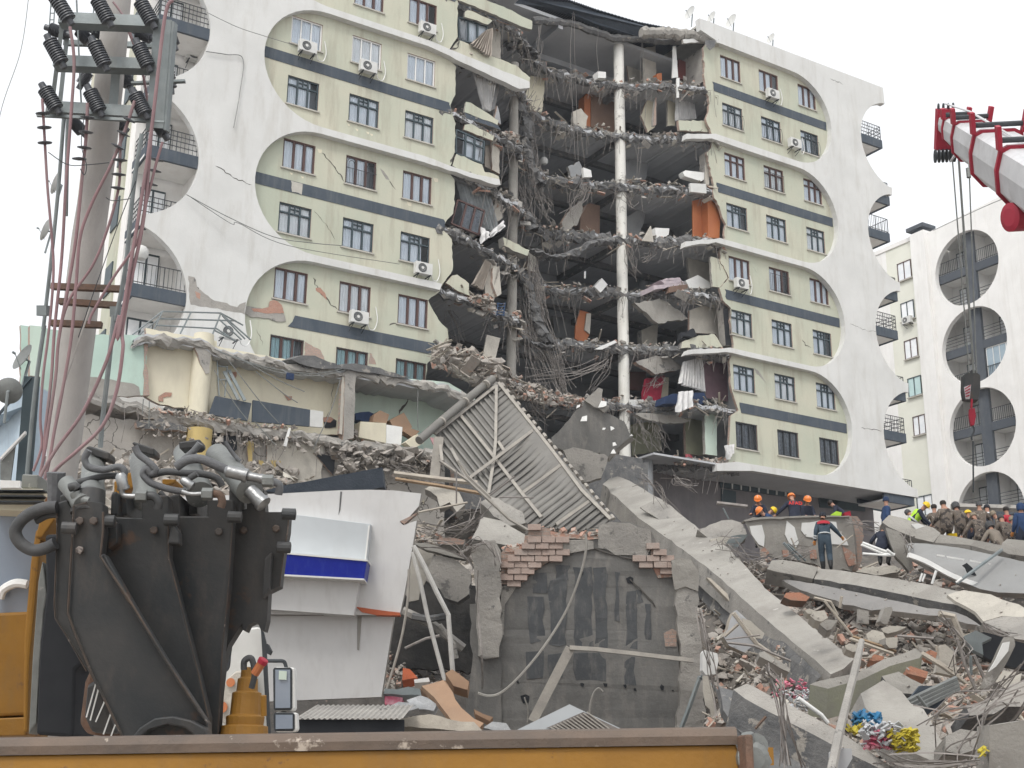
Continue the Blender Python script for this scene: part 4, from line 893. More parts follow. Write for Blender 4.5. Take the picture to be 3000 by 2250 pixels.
for x,y,dx,dy in ((208,550,5,60),(215,618,5,60),(218,692,5,60),(425,570,-3,60),(418,640,-5,60),(410,716,-5,60),(625,580,-30,60),(600,648,-30,60),(572,710,-30,60),(583,776,-3,60),(577,846,-3,60),(572,912,-6,60),(762,775,-12,60),(750,828,-12,60),(732,893,-12,60),(385,770,0,60)):
    a = pz(1,x,y,20.75); b_ = pz(1,x + dx,y + dy,20.75); m = MB(); m.lathe(a,b_ - a,[(.035,-.02),(.115,.0),(.11,.015),(.035,.03)],14); m.build('rain_shed',M['ins'],pol)
for s_,z in (((245,90),22.6),((455,60),21.4),((670,80),22.6)):
    m = MB(); x,y = s_
    for dx in (-9,11): m.tube([pz(1,x + dx + 14,-20,z),pz(1,x + dx,y + 100,z)],.012,4)
    for k in range(6): m.tube([pz(1,x + 10 - k * 2 - 9,y - 90 + k * 32,z),pz(1,x + 10 - k * 2 + 11,y - 90 + k * 32,z)],.01,4)
    m.build('wire_ladder',M['steel'],pol)
for x,y in ((210,1510),(565,1515)): m = MB(); m.beam(pz(1,x,y - 25,20.9),pz(1,x,y + 25,20.9),.16,.16); m.build('terminal_block',M['steel'],pol)
# ================================================================ thin wires strung in front of the facade
def wire(lb,pts,r_=.02,mt='iron',cat='wire',nm='loose_wire',n=8):
    m = MB(); m.tube(spline(pts,n),r_,5); return tag(m.build(nm,M[mt]),lb,cat)
wire('thin wire sagging from the round balconies across the second left bay',[BM @ L(1,905,945,-.2),BM @ L(1,1100,1050,-.6),BM @ L(1,1327,1150,-.8),BM @ L(3,600,310,-.9),BM @ L(3,830,330,-.4)],.018,'cyl')
wire('second thin wire below it drooping over the white spine',[BM @ L(1,915,950,-.2),BM @ L(1,1120,1085,-.6),BM @ L(3,0,150,-.8),BM @ L(3,400,330,-.9),BM @ L(3,1300,480,-.5)],.015,'cyl')
wire('thin wire running from the top balcony over the top left bay',[BM @ L(1,1005,60,-.2),BM @ L(1,1150,130,-.5),BM @ L(2,200,290,-.6),BM @ L(2,430,360,-.4)],.015,'cyl')
wire('grey wire hanging from a box on the white spine near the top',[BM @ L(1,1000,250,-.1),BM @ L(1,1100,265,-.1),BM @ L(1,1180,285,-.1),BM @ L(1,1165,450,-.1),BM @ L(1,1135,620,-.1)],.02,'cyl')
wire('thin straight wire crossing the sky under the crane drum',[P(6,2140,1400,60),P(6,1900,1500,75),P(6,1560,1659,90)],.025,'cyl')
wire('faint curved wire at the far left edge of the sky',[P(1,140,-20,30),P(1,100,250,30),P(1,0,560,30),P(1,-30,900,30)],.008,'cyl')
# ================================================================ crane
cr = empty('mobile_crane',loc=(0,0,0),label='white telescopic crane boom with red collars reaching in at the right edge',cat='crane')
cr.location = P(6,2212,1100,30); C0 = cr.location.copy()
def kz(f,x,y,z): return P(f,x,y,z) - C0
M['cred'] = mat('crane_red_paint',(.38,.022,.045),(.30,.018,.038),1,rough=.5,bump=0,dirt=(.2,.05,.05),damt=.5)
M['cwhite'] = mat('crane_boom_paint',(.60,.60,.61),(.52,.52,.53),1.5,rough=.4,bump=.03,dirt=(.28,.27,.26),damt=.6,dscale=(1,1,.6))
tip = kz(6,1650,900,38); root = kz(6,2600,1500,26)
ax = (root - tip).normalized(); sd = ax.cross(Vector((0,0,1))).normalized(); upb = sd.cross(ax)
def ring(t,s_): # rounded boom section
    c = tip + ax * t; pr = [(-.5,.5),(-.35,.58),(.35,.58),(.5,.5),(.56,.1),(.5,-.35),(.25,-.62),(-.25,-.62),(-.5,-.35),(-.56,.1)]
    return [c + sd * a * s_ + upb * b_ * s_ for a,b_ in pr]
Lb = (root - tip).length
TE = (C0.z + tip.z - 2.6) / -ax.z
secs = [(0,.1 * Lb,.42),(.09 * Lb,.26 * Lb,.62),(.24 * Lb,.5 * Lb,.84),(.47 * Lb,TE,1.08)]
for t0,t1,s_ in secs:
    m = MB(); a = ring(t0,s_); b_ = ring(t1,s_); n = len(a)
    m.add(a + b_,[(i,(i + 1) % n,n + (i + 1) % n,n + i) for i in range(n)] + [tuple(range(n)),tuple(range(2 * n - 1,n - 1,-1))]); m.build('boom_section',M['cwhite'],cr)
for t,s_ in ((.09 * Lb,.68),(.24 * Lb,.93),(.47 * Lb,1.2),(.68 * Lb,1.22)):
    m = MB(); a = ring(t,s_); b_ = ring(t + .14,s_); n = len(a)
    m.add(a + b_,[(i,(i + 1) % n,n + (i + 1) % n,n + i) for i in range(n)] + [tuple(range(n)),tuple(range(2 * n - 1,n - 1,-1))])
    for sg in (-1,1): m.beam(tip + ax * (t + .1) + sd * sg * .5 * s_ + upb * .5 * s_,tip + ax * (t + .1) + sd * sg * .55 * s_ + upb * .95 * s_,.1,.25,ax)
    m.build('boom_collar',M['cred'],cr)
    m = MB(); m.tube([tip + ax * (t + .1) - sd * .5 * s_ + upb * .68 * s_,tip + ax * (t + .1) + sd * .5 * s_ + upb * .68 * s_],.07,8); m.build('rope_roller',M['iron'],cr)
m = MB(); c = tip - ax * .2; m.beam(c + upb * .45,c - upb * .75,.5,.35,ax); m.build('boom_head',M['cred'],cr)
m = MB()
for k in range(6): m = MB(); m.lathe(c - upb * .9 - sd * .3 + sd * .11 * k + ax * .25,sd,[(.06,0),(.2,.01),(.2,.05),(.06,.06)],14); m.build('sheave',M['iron'],cr)
for k in range(4): m = MB(); m.lathe(c + upb * .5 - sd * .25 + sd * .14 * k,sd,[(.03,0),(.12,.01),(.12,.04),(.03,.05)],12); m.build('sheave',M['iron'],cr)
m = MB(); m.tube([c + upb * .6,tip + ax * 3 + upb * .75,tip + ax * 8 + upb * .7,tip + ax * 14 + upb * .7],.03,6); m.tube(spline([c - upb * .6 - sd * .5,tip + ax * .8 - upb * .95,tip + ax * 1.6 - upb * .6]),.025,5); m.build('hoist_rope',M['cwhite'],cr)
m = MB(); a = kz(6,2110,1565,29); b_ = kz(6,2300,1555,29.2); m.lathe(a,b_ - a,[(.2,-.03),(.33,0),(.33,1.0),(.2,1.05)],24); m.lathe(a,b_ - a,[(.36,.55),(.36,.62)],24); m.build('rope_drum',M['cred'],cr)
e_ = tip + ax * TE; fl = Vector((ax.x,ax.y,0)).normalized(); rt_ = Matrix((fl.cross(V) * -1,fl,V)).transposed(); g0 = -C0.z
m = MB(); m.box((e_.x,e_.y,g0 + 1.3),(2.6,9,.5),rt_); m.build('chassis',M['cwhite'],cr,bevel=.03)
m = MB(); m.box((e_.x,e_.y,g0 + 2.2),(2.2,3.2,1.3),rt_); m.build('turret',M['cred'],cr,bevel=.05)
for sx in (-1.15,1.15):
    for sy in (-3.4,-1.8,1.8,3.4): c = Vector((e_.x,e_.y,g0 + .6)) + rt_ @ Vector((sx,sy,0)); m = MB(); m.lathe(c - rt_ @ Vector((.18,0,0)),rt_ @ Vector((1,0,0)),[(.3,0),(.58,.02),(.6,.18),(.58,.34),(.3,.36)],18); m.build('wheel',M['boot'],cr)
hk = empty('crane_hook',loc=P('k',830,800,38.5),label='black hook block with red and white stripes and a red hook hanging on ropes',cat='crane hook'); H0 = hk.location.copy()
def hz(f,x,y,z=38.5): return P(f,x,y,z) - H0
m = MB(); m.plate([hz('k',x,y) for x,y in ((750,650),(830,600),(905,660),(905,790),(885,905),(760,885),(745,800))],(0,.35,0)); m.build('block',M['black'],hk,bevel=.02)
m = MB(); m.plate([hz('k',x,y,38.45) for x,y in ((748,775),(813,752),(800,890),(765,893))],(0,.05,0)); sgn = m.build('warning_sign',M['cwhite'],hk)
m = MB()
for k in range(4): m.plate([hz('k',x,y,38.4) for x,y in ((752 + k * 3,800 + k * 24),(752 + k * 3,790 + k * 24),(808 - k * 3,752 + k * 32),(807 - k * 3,768 + k * 32))],(0,.02,0))
m.build('red_stripes',M['cred'],hk)
m = MB(); m.plate([hz('k',x,y) for x,y in ((800,985),(850,978),(862,1060),(845,1150),(815,1150),(798,1050))],(0,.12,0)); m.tube([hz('k',820,890),hz('k',815,985)],.04,6); m.build('hook',M['cred'],hk,bevel=.02)
m = MB(); m.tube([hz('k',830 + 13 * math.sin(a * .7),1150 + a * 18) for a in range(9)],.03,6); m.tube([hz('k',832,1300),hz('k',834,1659),hz('k',836,1800)],.025,6); m.build('chain',M['iron'],hk)
m = MB()
for x0,x1 in ((1690,795),(1733,835),(1740,845),(1812,865)): a = P(6,x0,1060,38.5) - H0; m.tube([a,hz('k',x1,640)],.022,5)
m.build('hoist_rope',M['cyl'],hk)
m = MB(); p = P(6,1812,1245,38.5); m.lathe(p - Vector((0,0,.15)),(0,0,1),[(.07,0),(.07,.3)],8); tag(m.build('rope_weight',M['cyl']),'small weight threaded on the right hoist rope','rope weight')

# ================================================================ excavator with grapple, front left
exv = empty('excavator',loc=(P('a',200,1300,9).x,9.5,0),label='yellow excavator with its black steel grapple folded in front of the cab',cat='excavator'); E0 = exv.location.copy()
def ez(f,x,y,z): return P(f,x,y,z) - E0
def epl(nm,f,pts,z,t,mt,par=None,bev=.012,smooth=False):
    m = MB(); m.plate([ez(f,p[0],p[1],p[2] if len(p) > 2 else z) for p in pts],(0,t,.0)); return m.build(nm,M[mt],par or exv,bevel=bev)
grp = empty('grapple',loc=(0,0,0)); grp.parent = exv
g_ = lambda nm,f,pts,z,t,mt='black',bev=.012: epl(nm,f,pts,z,t,mt,grp,bev)
g_('tine','a',[(478,-40),(560,-75),(668,-60),(668,120),(648,290),(870,620),(1070,950),(1345,1370),(1352,1480),(860,1470),(790,1450),(700,1260),(600,1060),(480,770),(438,660),(460,300)],8.35,.13)
g_('tine_rib','a',[(640,285),(675,265),(890,640),(1085,965),(1345,1365),(1300,1330),(1060,965),(860,640)],8.28,.1)
g_('tine','a',[(690,30),(915,38),(915,-110),(1090,-110),(1090,290),(1160,560),(1280,1030),(1350,1330),(1345,1430),(1000,1300),(800,700),(660,300)],8.6,.14)
g_('tine','a',[(1085,25),(1340,25),(1340,-80),(1510,-80),(1508,0),(1480,480),(1440,900),(1412,1440),(1350,1460),(1330,1240),(1250,900),(1160,540),(1085,280)],8.8,.14)
g_('tine','a',[(1508,0),(1600,-20),(1600,-150),(1710,-150),(1720,0),(1872,0),(1865,120),(1838,260),(1820,400),(1812,480),(1740,515),(1730,700),(1712,770),(1690,765),(1672,720),(1640,715),(1610,730),(1590,772),(1573,765),(1570,720),(1480,860),(1450,960),(1410,1300),(1340,1440),(1400,700)],9.0,.14)
g_('tine','a',[(370,-60),(430,-80),(475,0),(470,180),(450,420),(437,660),(480,790),(600,1060),(640,1150),(430,800),(356,690),(352,600),(368,200)],8.5,.14)
g_('tine_lip','a',[(1712,300),(1760,255),(1745,505),(1700,560)],8.92,.1)
g_('pin_boss','a',[(840,1480),(900,1400),(1000,1335),(1120,1322),(1240,1350),(1330,1400),(1345,1480),(1300,1480),(1200,1400),(1080,1375),(960,1410),(890,1480)],8.22,.15)
M['worn'] = mat('rubbed_brown_edge',(.095,.07,.055),(.045,.042,.04),4,rough=.5,bump=.2,spots=(.22,.19,.17),sscale=7,sth=.6)
for l,z,r_ in (([(560,-60),(478,-40),(460,300),(440,655),(482,775),(600,1062),(700,1262),(790,1448)],8.33,.012),([(668,0),(668,120),(650,288),(870,620),(1070,950),(1345,1370)],8.26,.012),([(1090,30),(1092,290),(1162,560),(1282,1030),(1350,1330)],8.58,.008),([(1510,0),(1480,480),(1440,900),(1412,1440)],8.78,.007),([(370,0),(368,200),(352,600),(358,690),(430,800),(560,1030)],8.48,.009),([(1872,10),(1865,120),(1838,260),(1812,480)],8.98,.007)):
    m = MB(); m.tube([ez('a',x,y,z) for x,y in l],r_ * .7,6); m.build('worn_edge',M['worn'],grp)
for x,y,z in ((520,60,8.33),(520,250,8.33),(610,60,8.33),(750,120,8.58),(1000,120,8.58),(1150,130,8.78),(1420,130,8.78),(1580,120,8.98),(1790,110,8.98)):
    m = MB(); m.lathe(ez('a',x,y,z),(0,-1,0),[(.028,0),(.028,.02),(.02,.024)],6); m.build('bolt',M['worn'],grp)
for pts in (((700,60),(760,60),(760,200),(700,240)),((1115,60),(1160,130),(1160,210),(1085,205)),((450,200),(478,205),(470,480),(442,470))): g_('stiffener','a',pts,8.5,.1)
m = MB(); a = ez('a',1090,1610,8.45); m.lathe(a - Vector((0,.1,0)),(0,1,0),[(.2,0),(.25,.01),(.25,.3)],24); m.build('hub',M['cyl'],grp)
for x0,x1,y0,y1,z in ((430,505,1350,1560,8.7),(800,835,1340,1500,8.7),(1210,1290,1360,1540,8.8),(1650,1715,1280,1500,8.9),(920,960,1390,1500,9),(1360,1410,1370,1490,9),(870,905,1350,1500,8.8)):
    g_('lug',8,[(x0,y0),(x1,y0 - 20),(x1 + 10,y1),(x0 - 5,y1)],z,.5)
for f,x,y,z in ((8,500,1590,8.3),(8,775,1540,8.4),(8,1235,1530,8.5),(8,1690,1510,8.7),(8,2080,1490,8.8),('a',1840,230,8.9)):
    m = MB(); a = ez(f,x,y,z); m.lathe(a,(1,.1,0),[(.02,-.05),(.04,-.045),(.04,.045),(.02,.05)],12); m.build('pin',M['black'],grp)
def cyl(f,p0,p1,r_,mt='cyl',nm='cylinder',z0=9,z1=8.7,gp=None):
    m = MB(); a = ez(f,*p0,z0); b_ = ez(f,*p1,z1); l_ = (b_ - a).length; r_ *= .6
    m.lathe(a,b_ - a,[(r_ * .6,-.02),(r_,0),(r_,l_ * .8),(r_ * 1.15,l_ * .8),(r_ * 1.15,l_),(r_ * .5,l_ + .01)],24); return m.build(nm,M[mt],gp or grp,smooth=True)
cyl(8,(680,1085),(655,1400),.135,z0=9.3,z1=8.6); cyl(8,(1000,1090),(1050,1400),.12,z0=9.5,z1=9.0); cyl(8,(1330,1050),(1440,1350),.14,z0=9.6,z1=8.9)
cyl(8,(1560,1060),(1800,1320),.14,z0=9.4,z1=8.8); cyl(8,(1800,1320),(1900,1420),.085,'chrome','piston_rod',8.8,8.75); cyl(8,(480,1270),(600,1420),.1,z0=8.6,z1=8.4)
cyl(8,(640,1330),(640,1480),.17,'black','cylinder_cap',8.5,8.45)
for pts in (((610,1010),(640,995),(788,1045),(785,1100),(680,1070)),((945,975),(965,968),(1112,1015),(1110,1068),(1005,1040)),((1283,968),(1440,948),(1450,985),(1420,1010),(1290,1020))): g_('cover_plate',8,pts,9.1,.16)
def hose(f,l,r_,mt='hose',z=8.5,nm='hose'):
    m = MB(); m.tube(spline([ez(f,t[0],t[1],t[2] if len(t) > 2 else z) for t in l],8),r_ * .48,12); return m.build(nm,M[mt],grp,smooth=True)
hose(8,[(640,1030),(610,1090),(640,1150),(740,1170),(850,1150),(895,1180),(880,1240)],.05,'hoseg',8.7)
hose(8,[(530,1270),(650,1240),(760,1215),(860,1215)],.048,'hose',8.75)
hose(8,[(970,1000),(1000,1060),(1070,1115),(1120,1170),(1090,1200),(1060,1160),(1030,1200),(1080,1260),(1150,1290),(1240,1315),(1330,1330)],.048,'hoseg',8.6)
hose(8,[(1080,1210),(1200,1185),(1330,1195),(1450,1200),(1560,1230),(1600,1290)],.05,'hose',8.75)
hose(8,[(1440,980),(1390,1040),(1330,1090),(1270,1150)],.048,'hoseg',8.9)
hose(8,[(1270,1150),(1350,1100),(1450,1095),(1560,1140),(1680,1190),(1800,1220)],.065,'hoseg',8.6)
hose(8,[(1420,1200),(1370,1230),(1340,1280)],.045,'hose',8.55)
hose(8,[(1620,965),(1640,1000),(1690,1070),(1730,1110)],.03,'hoseg',9.1); hose(8,[(1150,1330),(1200,1390),(1230,1440)],.04,'hose',8.9)
hose(8,[(410,1440),(330,1445),(230,1480),(150,1540),(110,1620),(150,1700),(240,1750),(330,1735),(400,1700)],.085,'hose',8.45)
hose(8,[(420,1490),(340,1500),(260,1540)],.05,'hose',8.5)
for f,p0,p1,r_ in ((8,(870,1215),(890,1310),.06),(8,(1640,1180),(1780,1215),.07),(8,(1325,1250),(1385,1290),.05),(8,(1780,1215),(1900,1240),.05)): cyl(f,p0,p1,r_,'chrome','hose_fitting',8.5,8.5)
hose(8,[(885,1290),(880,1340),(910,1360),(1000,1362)],.04,'chrome',8.48,'elbow'); hose(8,[(1310,1325),(1370,1345),(1450,1345)],.035,'chrome',8.48,'elbow')
for x,y in ((1010,1360),(1485,1345),(1920,1250)):
    m = MB(); m.lathe(ez(8,x - 30,y,8.46),(1,.05,0),[(.02,0),(.042,.001),(.042,.07),(.02,.072)],6); m.build('hex_nut',M['cyl'],grp)
hose(8,[(1040,1362),(1100,1360),(1140,1400),(1135,1450)],.06,'black',8.48,'elbow'); hose(8,[(1520,1345),(1580,1350),(1600,1400),(1590,1440)],.055,'rust',8.48,'elbow'); hose(8,[(1950,1250),(2010,1280),(2005,1350)],.055,'hoseg',8.6,'elbow')
hose(8,[(540,1330),(560,1370),(640,1400)],.075,'cyl',8.4,'elbow'); hose(8,[(560,1310),(540,1290),(500,1300)],.06,'black',8.4,'elbow')
# tape wrapped stub, yellow arm parts seen between
m = MB(); m.tube([ez(8,405,1190,8.9),ez(8,400,1290,8.9),ez(8,395,1480,8.9)],[.065,.055,.05],10); m.build('wrapped_stub',M['hoseg'],grp)
for pts,z in (((915,1190),(960,1190),(965,1300),(915,1310)),9.8),(((1165,1235),(1270,1240),(1260,1270),(1200,1285),(1165,1270)),9.8),(((820,1250),(870,1250),(880,1400),(820,1400)),9.8): epl('stick',8,pts,z,.3,'yellow')
epl('cab_corner',8,[(355,1345),(385,1420),(390,1530),(300,1659),(250,1659),(310,1440),(320,1380)],9.6,.2,'yellow')
# cab
M['cabglass'] = mat('reflecting_cab_glass',(.20,.24,.30),(.26,.30,.36),.8,rough=.12,bump=0,spec=.8,dirt=(.4,.43,.46),damt=.3,dscale=(.5,.5,1.2))
epl('cab_pillar','x',[(180,440),(215,430),(195,640),(150,1110),(140,1480),(115,1480),(120,1000),(155,600)],9.7,.25,'yellow',None,.02)
epl('cab_side_panel','x',[(-80,868),(150,858),(138,1390),(-80,1400)],9.75,.5,'yellow',None,.02)
epl('cab_side_panel','x',[(-80,1408),(138,1398),(136,1495),(-80,1500)],9.72,.5,'yellow',None,.02)
epl('window','x',[(-80,335),(150,345),(200,420),(150,860),(-80,868)],9.95,.05,'cabglass',None,0)
epl('cab_roof_trim','x',[(-80,230),(225,232),(225,300),(140,345),(-80,335)],9.7,.8,'cream',None,.01)
for y in (232,262,290): epl('roof_rail','x',[(-80,y),(222,y + 2),(222,y + 9),(-80,y + 7)],9.6,.1,'iron',None,0)
epl('roof_box','x',[(112,155),(196,158),(192,228),(105,226)],9.9,.3,'cyl',None,.01)
m = MB(); m.tube(spline([ez('x',0,790,9.9),ez('x',20,745,9.9),ez('x',80,715,9.9),ez('x',140,720,9.9)]),.035,8); m.build('seat_frame',M['framew'],exv)
epl('door_edge','x',[(215,600),(225,640),(240,780),(225,860),(205,1100),(185,1430),(145,1490),(165,1100),(195,700)],9.5,.2,'cyl',None,.01)
epl('front_post','x',[(228,465),(290,460),(290,860),(345,960),(430,1120),(385,1160),(375,1500),(185,1490),(205,1000),(235,760)],9.3,.5,'dark',None,.02)
epl('pale_rail','x',[(385,1140),(425,1120),(420,1430),(370,1430)],9.6,.1,'acw',None,0)
epl('boom_tip','a',[(545,1100),(580,1020),(640,1130),(800,1440),(800,1470),(560,1440),(510,1370)],9.0,.2,'rust',None,.03)
epl('track_guard','a',[(565,1110),(640,1080),(760,1440),(590,1430),(545,1330)],8.9,.2,'black',None,.03)
for x0,y0,x1,y1 in ((620,1115,560,1330),(640,1140,585,1350),(690,1200,620,1360),(720,1300,670,1440),(750,1370,720,1450)):
    m = MB(); m.tube([ez('a',x0,y0,8.85),ez('a',x1,y1,8.85)],.006,4); m.build('pale_strap',M['pvc'],exv)
# yellow swivel motor right of the grapple
mo = MB(); c = ez('a',1580,1470,8.9); s_ = .45208 * 8.9 / F
mo.lathe(c,(0,0,1),[(155 * s_,0),(150 * s_,80 * s_),(120 * s_,85 * s_),(125 * s_,140 * s_),(100 * s_,150 * s_),(95 * s_,290 * s_),(70 * s_,300 * s_),(65 * s_,380 * s_),(48 * s_,390 * s_),(48 * s_,450 * s_),(30 * s_,455 * s_)],20)
mo.build('swivel_motor',M['yellow'],exv,bevel=.004)
m = MB(); m.tube(spline([ez('a',1580,1020,8.8),ez('a',1585,965,8.8),ez('a',1630,950,8.8),ez('a',1650,1050,8.8),ez('a',1630,1140,8.8)]),.022,8); m.build('hose',M['hose'],exv)
m = MB(); a = ez('a',1650,1050,8.7); b_ = ez('a',1705,965,8.7); m.tube([a,b_],.03,10); m.build('filler_pipe',M['orange'],exv); m = MB(); m.lathe(b_,b_ - a,[(.034,-.02),(.036,.01),(.03,.015)],12); m.build('cap',M['cred'],exv)
m = MB(); m.tube([ez('a',1708,1190,8.7),ez('a',1710,1320,8.7)],.02,8); m.build('side_tube',M['yellow'],exv)
# ================================================================ yellow blade across the bottom
bl = empty('machine_blade',loc=(0,6,0),label='long worn yellow steel blade with a rusty rounded top edge along the bottom',cat='machine blade'); B0 = bl.location.copy()
def bz(f,x,y,z): return P(f,x,y,z) - B0
a = bz('a',-200,1495,6.0); b_ = bz('c',1860,1395,6.0)
m = MB()
prof = [(0,-.45),(.0,-.02),(.03,.015),(.06,.02),(.10,.0),(.11,-.45)]
def strip_prof(p0,p1,pr,mi=0,n=24):
    vs = []
    for i in range(n + 1):
        c = p0.lerp(p1,i / n);
        for y,z in pr: vs.append((c.x,c.y + y,c.z + z))
    k = len(pr); m.add(vs,[(i * k + j,i * k + j + 1,i * k + k + j + 1,i * k + k + j) for i in range(n) for j in range(k - 1)] + [tuple(range(k)),tuple(n * k + j for j in range(k))][::1],mi)
strip_prof(a,b_,[(-.02,-.06),(-.028,-.02),(-.01,.012),(.03,.022),(.09,.01),(.1,-.06)]); m.build('edge_lip',M['rustb'],bl,smooth=True)
m = MB(); m.plate([a + Vector((0,0,-.06)),b_ + Vector((0,0,-.06)),b_ + Vector((.02,0,-.32)),a + Vector((0,0,-.30))],(0,.1,0)); m.build('face_plate',M['yellow'],bl,bevel=.008)
m = MB(); m.plate([a + Vector((0,.0,-.30)),b_ + Vector((.02,.0,-.32)),b_ + Vector((.02,.25,-.55)),a + Vector((0,.25,-.55))],(0,.1,0)); m.plate([a + Vector((0,.25,-.55)),b_ + Vector((.02,.25,-.55)),Vector((b_.x,.3,-.0)),Vector((a.x,.3,-.0))],(0,.1,0)); m.build('lower_plate',M['rust'],bl)
m = MB(); e = bz('c',1930,1560,6.05); m.b2((b_.x,-.02,b_.z - .5),(e.x - .02,.2,b_.z - .02)); m.build('end_bracket',M['rust'],bl,bevel=.01)
m = MB(); p0 = bz('c',1940,1410,5.95); p1 = bz('c',1975,1590,5.95); m.tube([p0,p1],.03,8); m.lathe(p1 - Vector((0,.05,0)),(0,1,0),[(.05,0),(.075,.01),(.075,.1)],14); m.build('lock_lever',M['cyl'],bl)
m = MB(); m.tube([bz('c',1985,1500,6),bz('c',2050,1640,6)],.05,10); m.lathe(bz('c',2000,1500,5.98),(0,1,0),[(.06,0),(.06,.1)],12); m.build('hydraulic_ram',M['cyl'],bl)
m = MB(); m.b2(bz('c',2070,1510,6.2),bz('c',2095,1640,6.3)); m.build('ram_plate',M['yellow'],bl)
M['rustp'] = mat('bare_rust_patch',(.13,.065,.03),(.08,.045,.03),8,rough=.8,bump=.3)
m = MB()
for x,y,w_,h in ((1635,1500,40,160),(1715,1500,20,70),(1960,1540,15,20),(755,1590,10,10),(1195,1600,6,6),(415,1600,8,10)):
    c = bz('a',x,y,5.995); q_ = .45208 * 6 / F; m.plate(jag([c + Vector((-w_ * q_ / 2,0,0)),c + Vector((w_ * q_ / 2,0,0)),c + Vector((w_ * q_ * .25,0,-h * q_)),c + Vector((-w_ * q_ * .1,0,-h * q_ * .8))],.004,.02,int(x),True),(0,.004,0))
m.build('rust_patch',M['rustp'],bl)
# ================================================================ truck behind the grapple with mirrors
tr = empty('truck',loc=(P('a',1640,1300,14).x,15,0),label='white truck cab with large side mirrors half hidden behind the grapple',cat='truck'); T0 = tr.location.copy()
def tz(f,x,y,z): return P(f,x,y,z) - T0
m = MB(); m.plate([tz('a',x,y,14.2) for x,y in ((1480,860),(1560,760),(1690,740),(1715,830),(1750,1500),(1380,1500),(1400,1100))],(-.6,2.2,0)); m.build('cab',M['acw'],tr,bevel=.04)
m = MB(); m.plate([tz('a',x,y,14.1) for x,y in ((1690,760),(1700,750),(1722,840),(1755,1500),(1735,1500))],(0,.05,0)); m.plate([tz('a',x,y,13.9) for x,y in ((1715,850),(1735,855),(1758,900),(1745,925),(1725,915))],(0,.1,0)); m.build('door_gap',M['iron'],tr)
m = MB(); m.plate([tz('a',x,y,14) for x,y in ((1470,1080),(1530,1030),(1640,1030),(1640,1300),(1500,1400),(1420,1350),(1420,1160))],(0,.2,0)); m.build('step_panel',M['plast'],tr,bevel=.02)
for x,y,r_ in ((1495,1105,28),(1440,1265,35)):
    m = MB(); m.lathe(tz('a',x,y,13.98),(0,-1,0),[(r_ * .0017,0),(r_ * .0017,.01)],16); m.build('round_hole',M['orange'],tr)
def mirror(x0,y0,x1,y1,z):
    m = MB(); m.plate([tz('a',x,y,z + .02) for x,y in ((x0 + 15,y0 - 4),(x1 + 15,y0),(x1 + 20,y1 - 10),(x1 + 5,y1 + 5),(x0 + 15,y1 + 5))],(0,.14,0)); h = m.build('mirror_housing',M['framew'],tr,bevel=.015)
    m = MB(); m.plate([tz('a',x,y,z) for x,y in ((x0 + 8,y0),(x1 - 8,y0),(x1,y0 + 12),(x1,y1 - 15),(x1 - 10,y1),(x0 + 10,y1),(x0 + 4,y1 - 10),(x0,y0 + 15))],(0,.04,0)); m.build('mirror_rim',M['iron'],h,bevel=.008)
    m = MB(); m.plate([tz('a',x,y,z - .01) for x,y in ((x0 + 16,y0 + 14),(x1 - 12,y0 + 14),(x1 - 12,y1 - 16),(x0 + 16,y1 - 14))],(0,.012,0)); m.build('mirror_glass',M['cabglass'],h)
mirror(1768,1008,1892,1285,13.2); mirror(1770,1300,1908,1420,13.2)
m = MB(); m.plate([tz('a',x,y,13.17) for x,y in ((1808,1028),(1858,1032),(1856,1088),(1806,1085))],(0,.01,0)); m.build('mirror_sticker',M['mintp'],tr)
m = MB(); m.tube(spline([tz('a',1715,965,13.4),tz('a',1790,965,13.3),tz('a',1840,970,13.3),tz('a',1855,1010,13.3)]),.02,8); m.tube([tz('a',1838,1285,13.3),tz('a',1838,1305,13.3)],.03,8); m.tube(spline([tz('a',1400,975,13.3),tz('a',1470,970,13.3),tz('a',1490,900,13.3),tz('a',1500,800,13.3)]),.02,8); m.tube(spline([tz('a',1400,1020,13.3),tz('a',1470,1020,13.3),tz('a',1485,940,13.3)]),.02,8); m.build('mirror_arm',M['iron'],tr)

# ================================================================ things inside the torn rooms (each rests in its room)
def fit(nm,lb,cat,mb,mats,group=None,**k):                  # a thing built from block coordinates, origin at its middle
    c = Vector((0,0,0))
    for v in mb.v: c += Vector(v)
    c /= len(mb.v); mb.v = [tuple(Vector(v) - c) for v in mb.v]
    o = mb.build(nm,mats,None,**k); o.matrix_world = BM @ Matrix.Translation(c); return tag(o,lb,cat,group)
def lp(f,pts,d,t,dx=0,jg=0,seed=1,dz=0):
    P_ = [L(f,a[0],a[1],d) for a in pts]
    if jg: P_ = [Vector((a[0],d,a[1])) for a in jag([(p.x,p.z) for p in P_],jg,.2,seed,True)]
    m = MB(); m.plate(P_,(dx,t,dz)); return m
def curtain(nm,lb,f,pts,d,mt,n=26,folds=9):
    # pts: four corners TL TR BR BL; folded cloth between them
    a,b_,c,e = [L(f,x,y,d) for x,y in pts]; m = MB(); vs = []; r_ = 14
    for j in range(r_ + 1):
        for i in range(n * 2 + 1):
            s = i / (n * 2); t = j / r_; p = a.lerp(b_,s).lerp(e.lerp(c,s),t)
            k = .05 + .09 * t; vs.append((p.x + .04 * nz(s * 5,t * 3,d),p.y + k * math.sin(s * folds * 6.28 + 1.5 * nz(s * 3,t * 2)),p.z + (.08 * nz(s * 6,d) if j == r_ else 0)))
    w_ = n * 2 + 1; m.add(vs,[(j * w_ + i,j * w_ + i + 1,j * w_ + w_ + i + 1,j * w_ + w_ + i) for j in range(r_) for i in range(w_ - 1)])
    return fit(nm,lb,'curtain',m,M[mt],smooth=True)
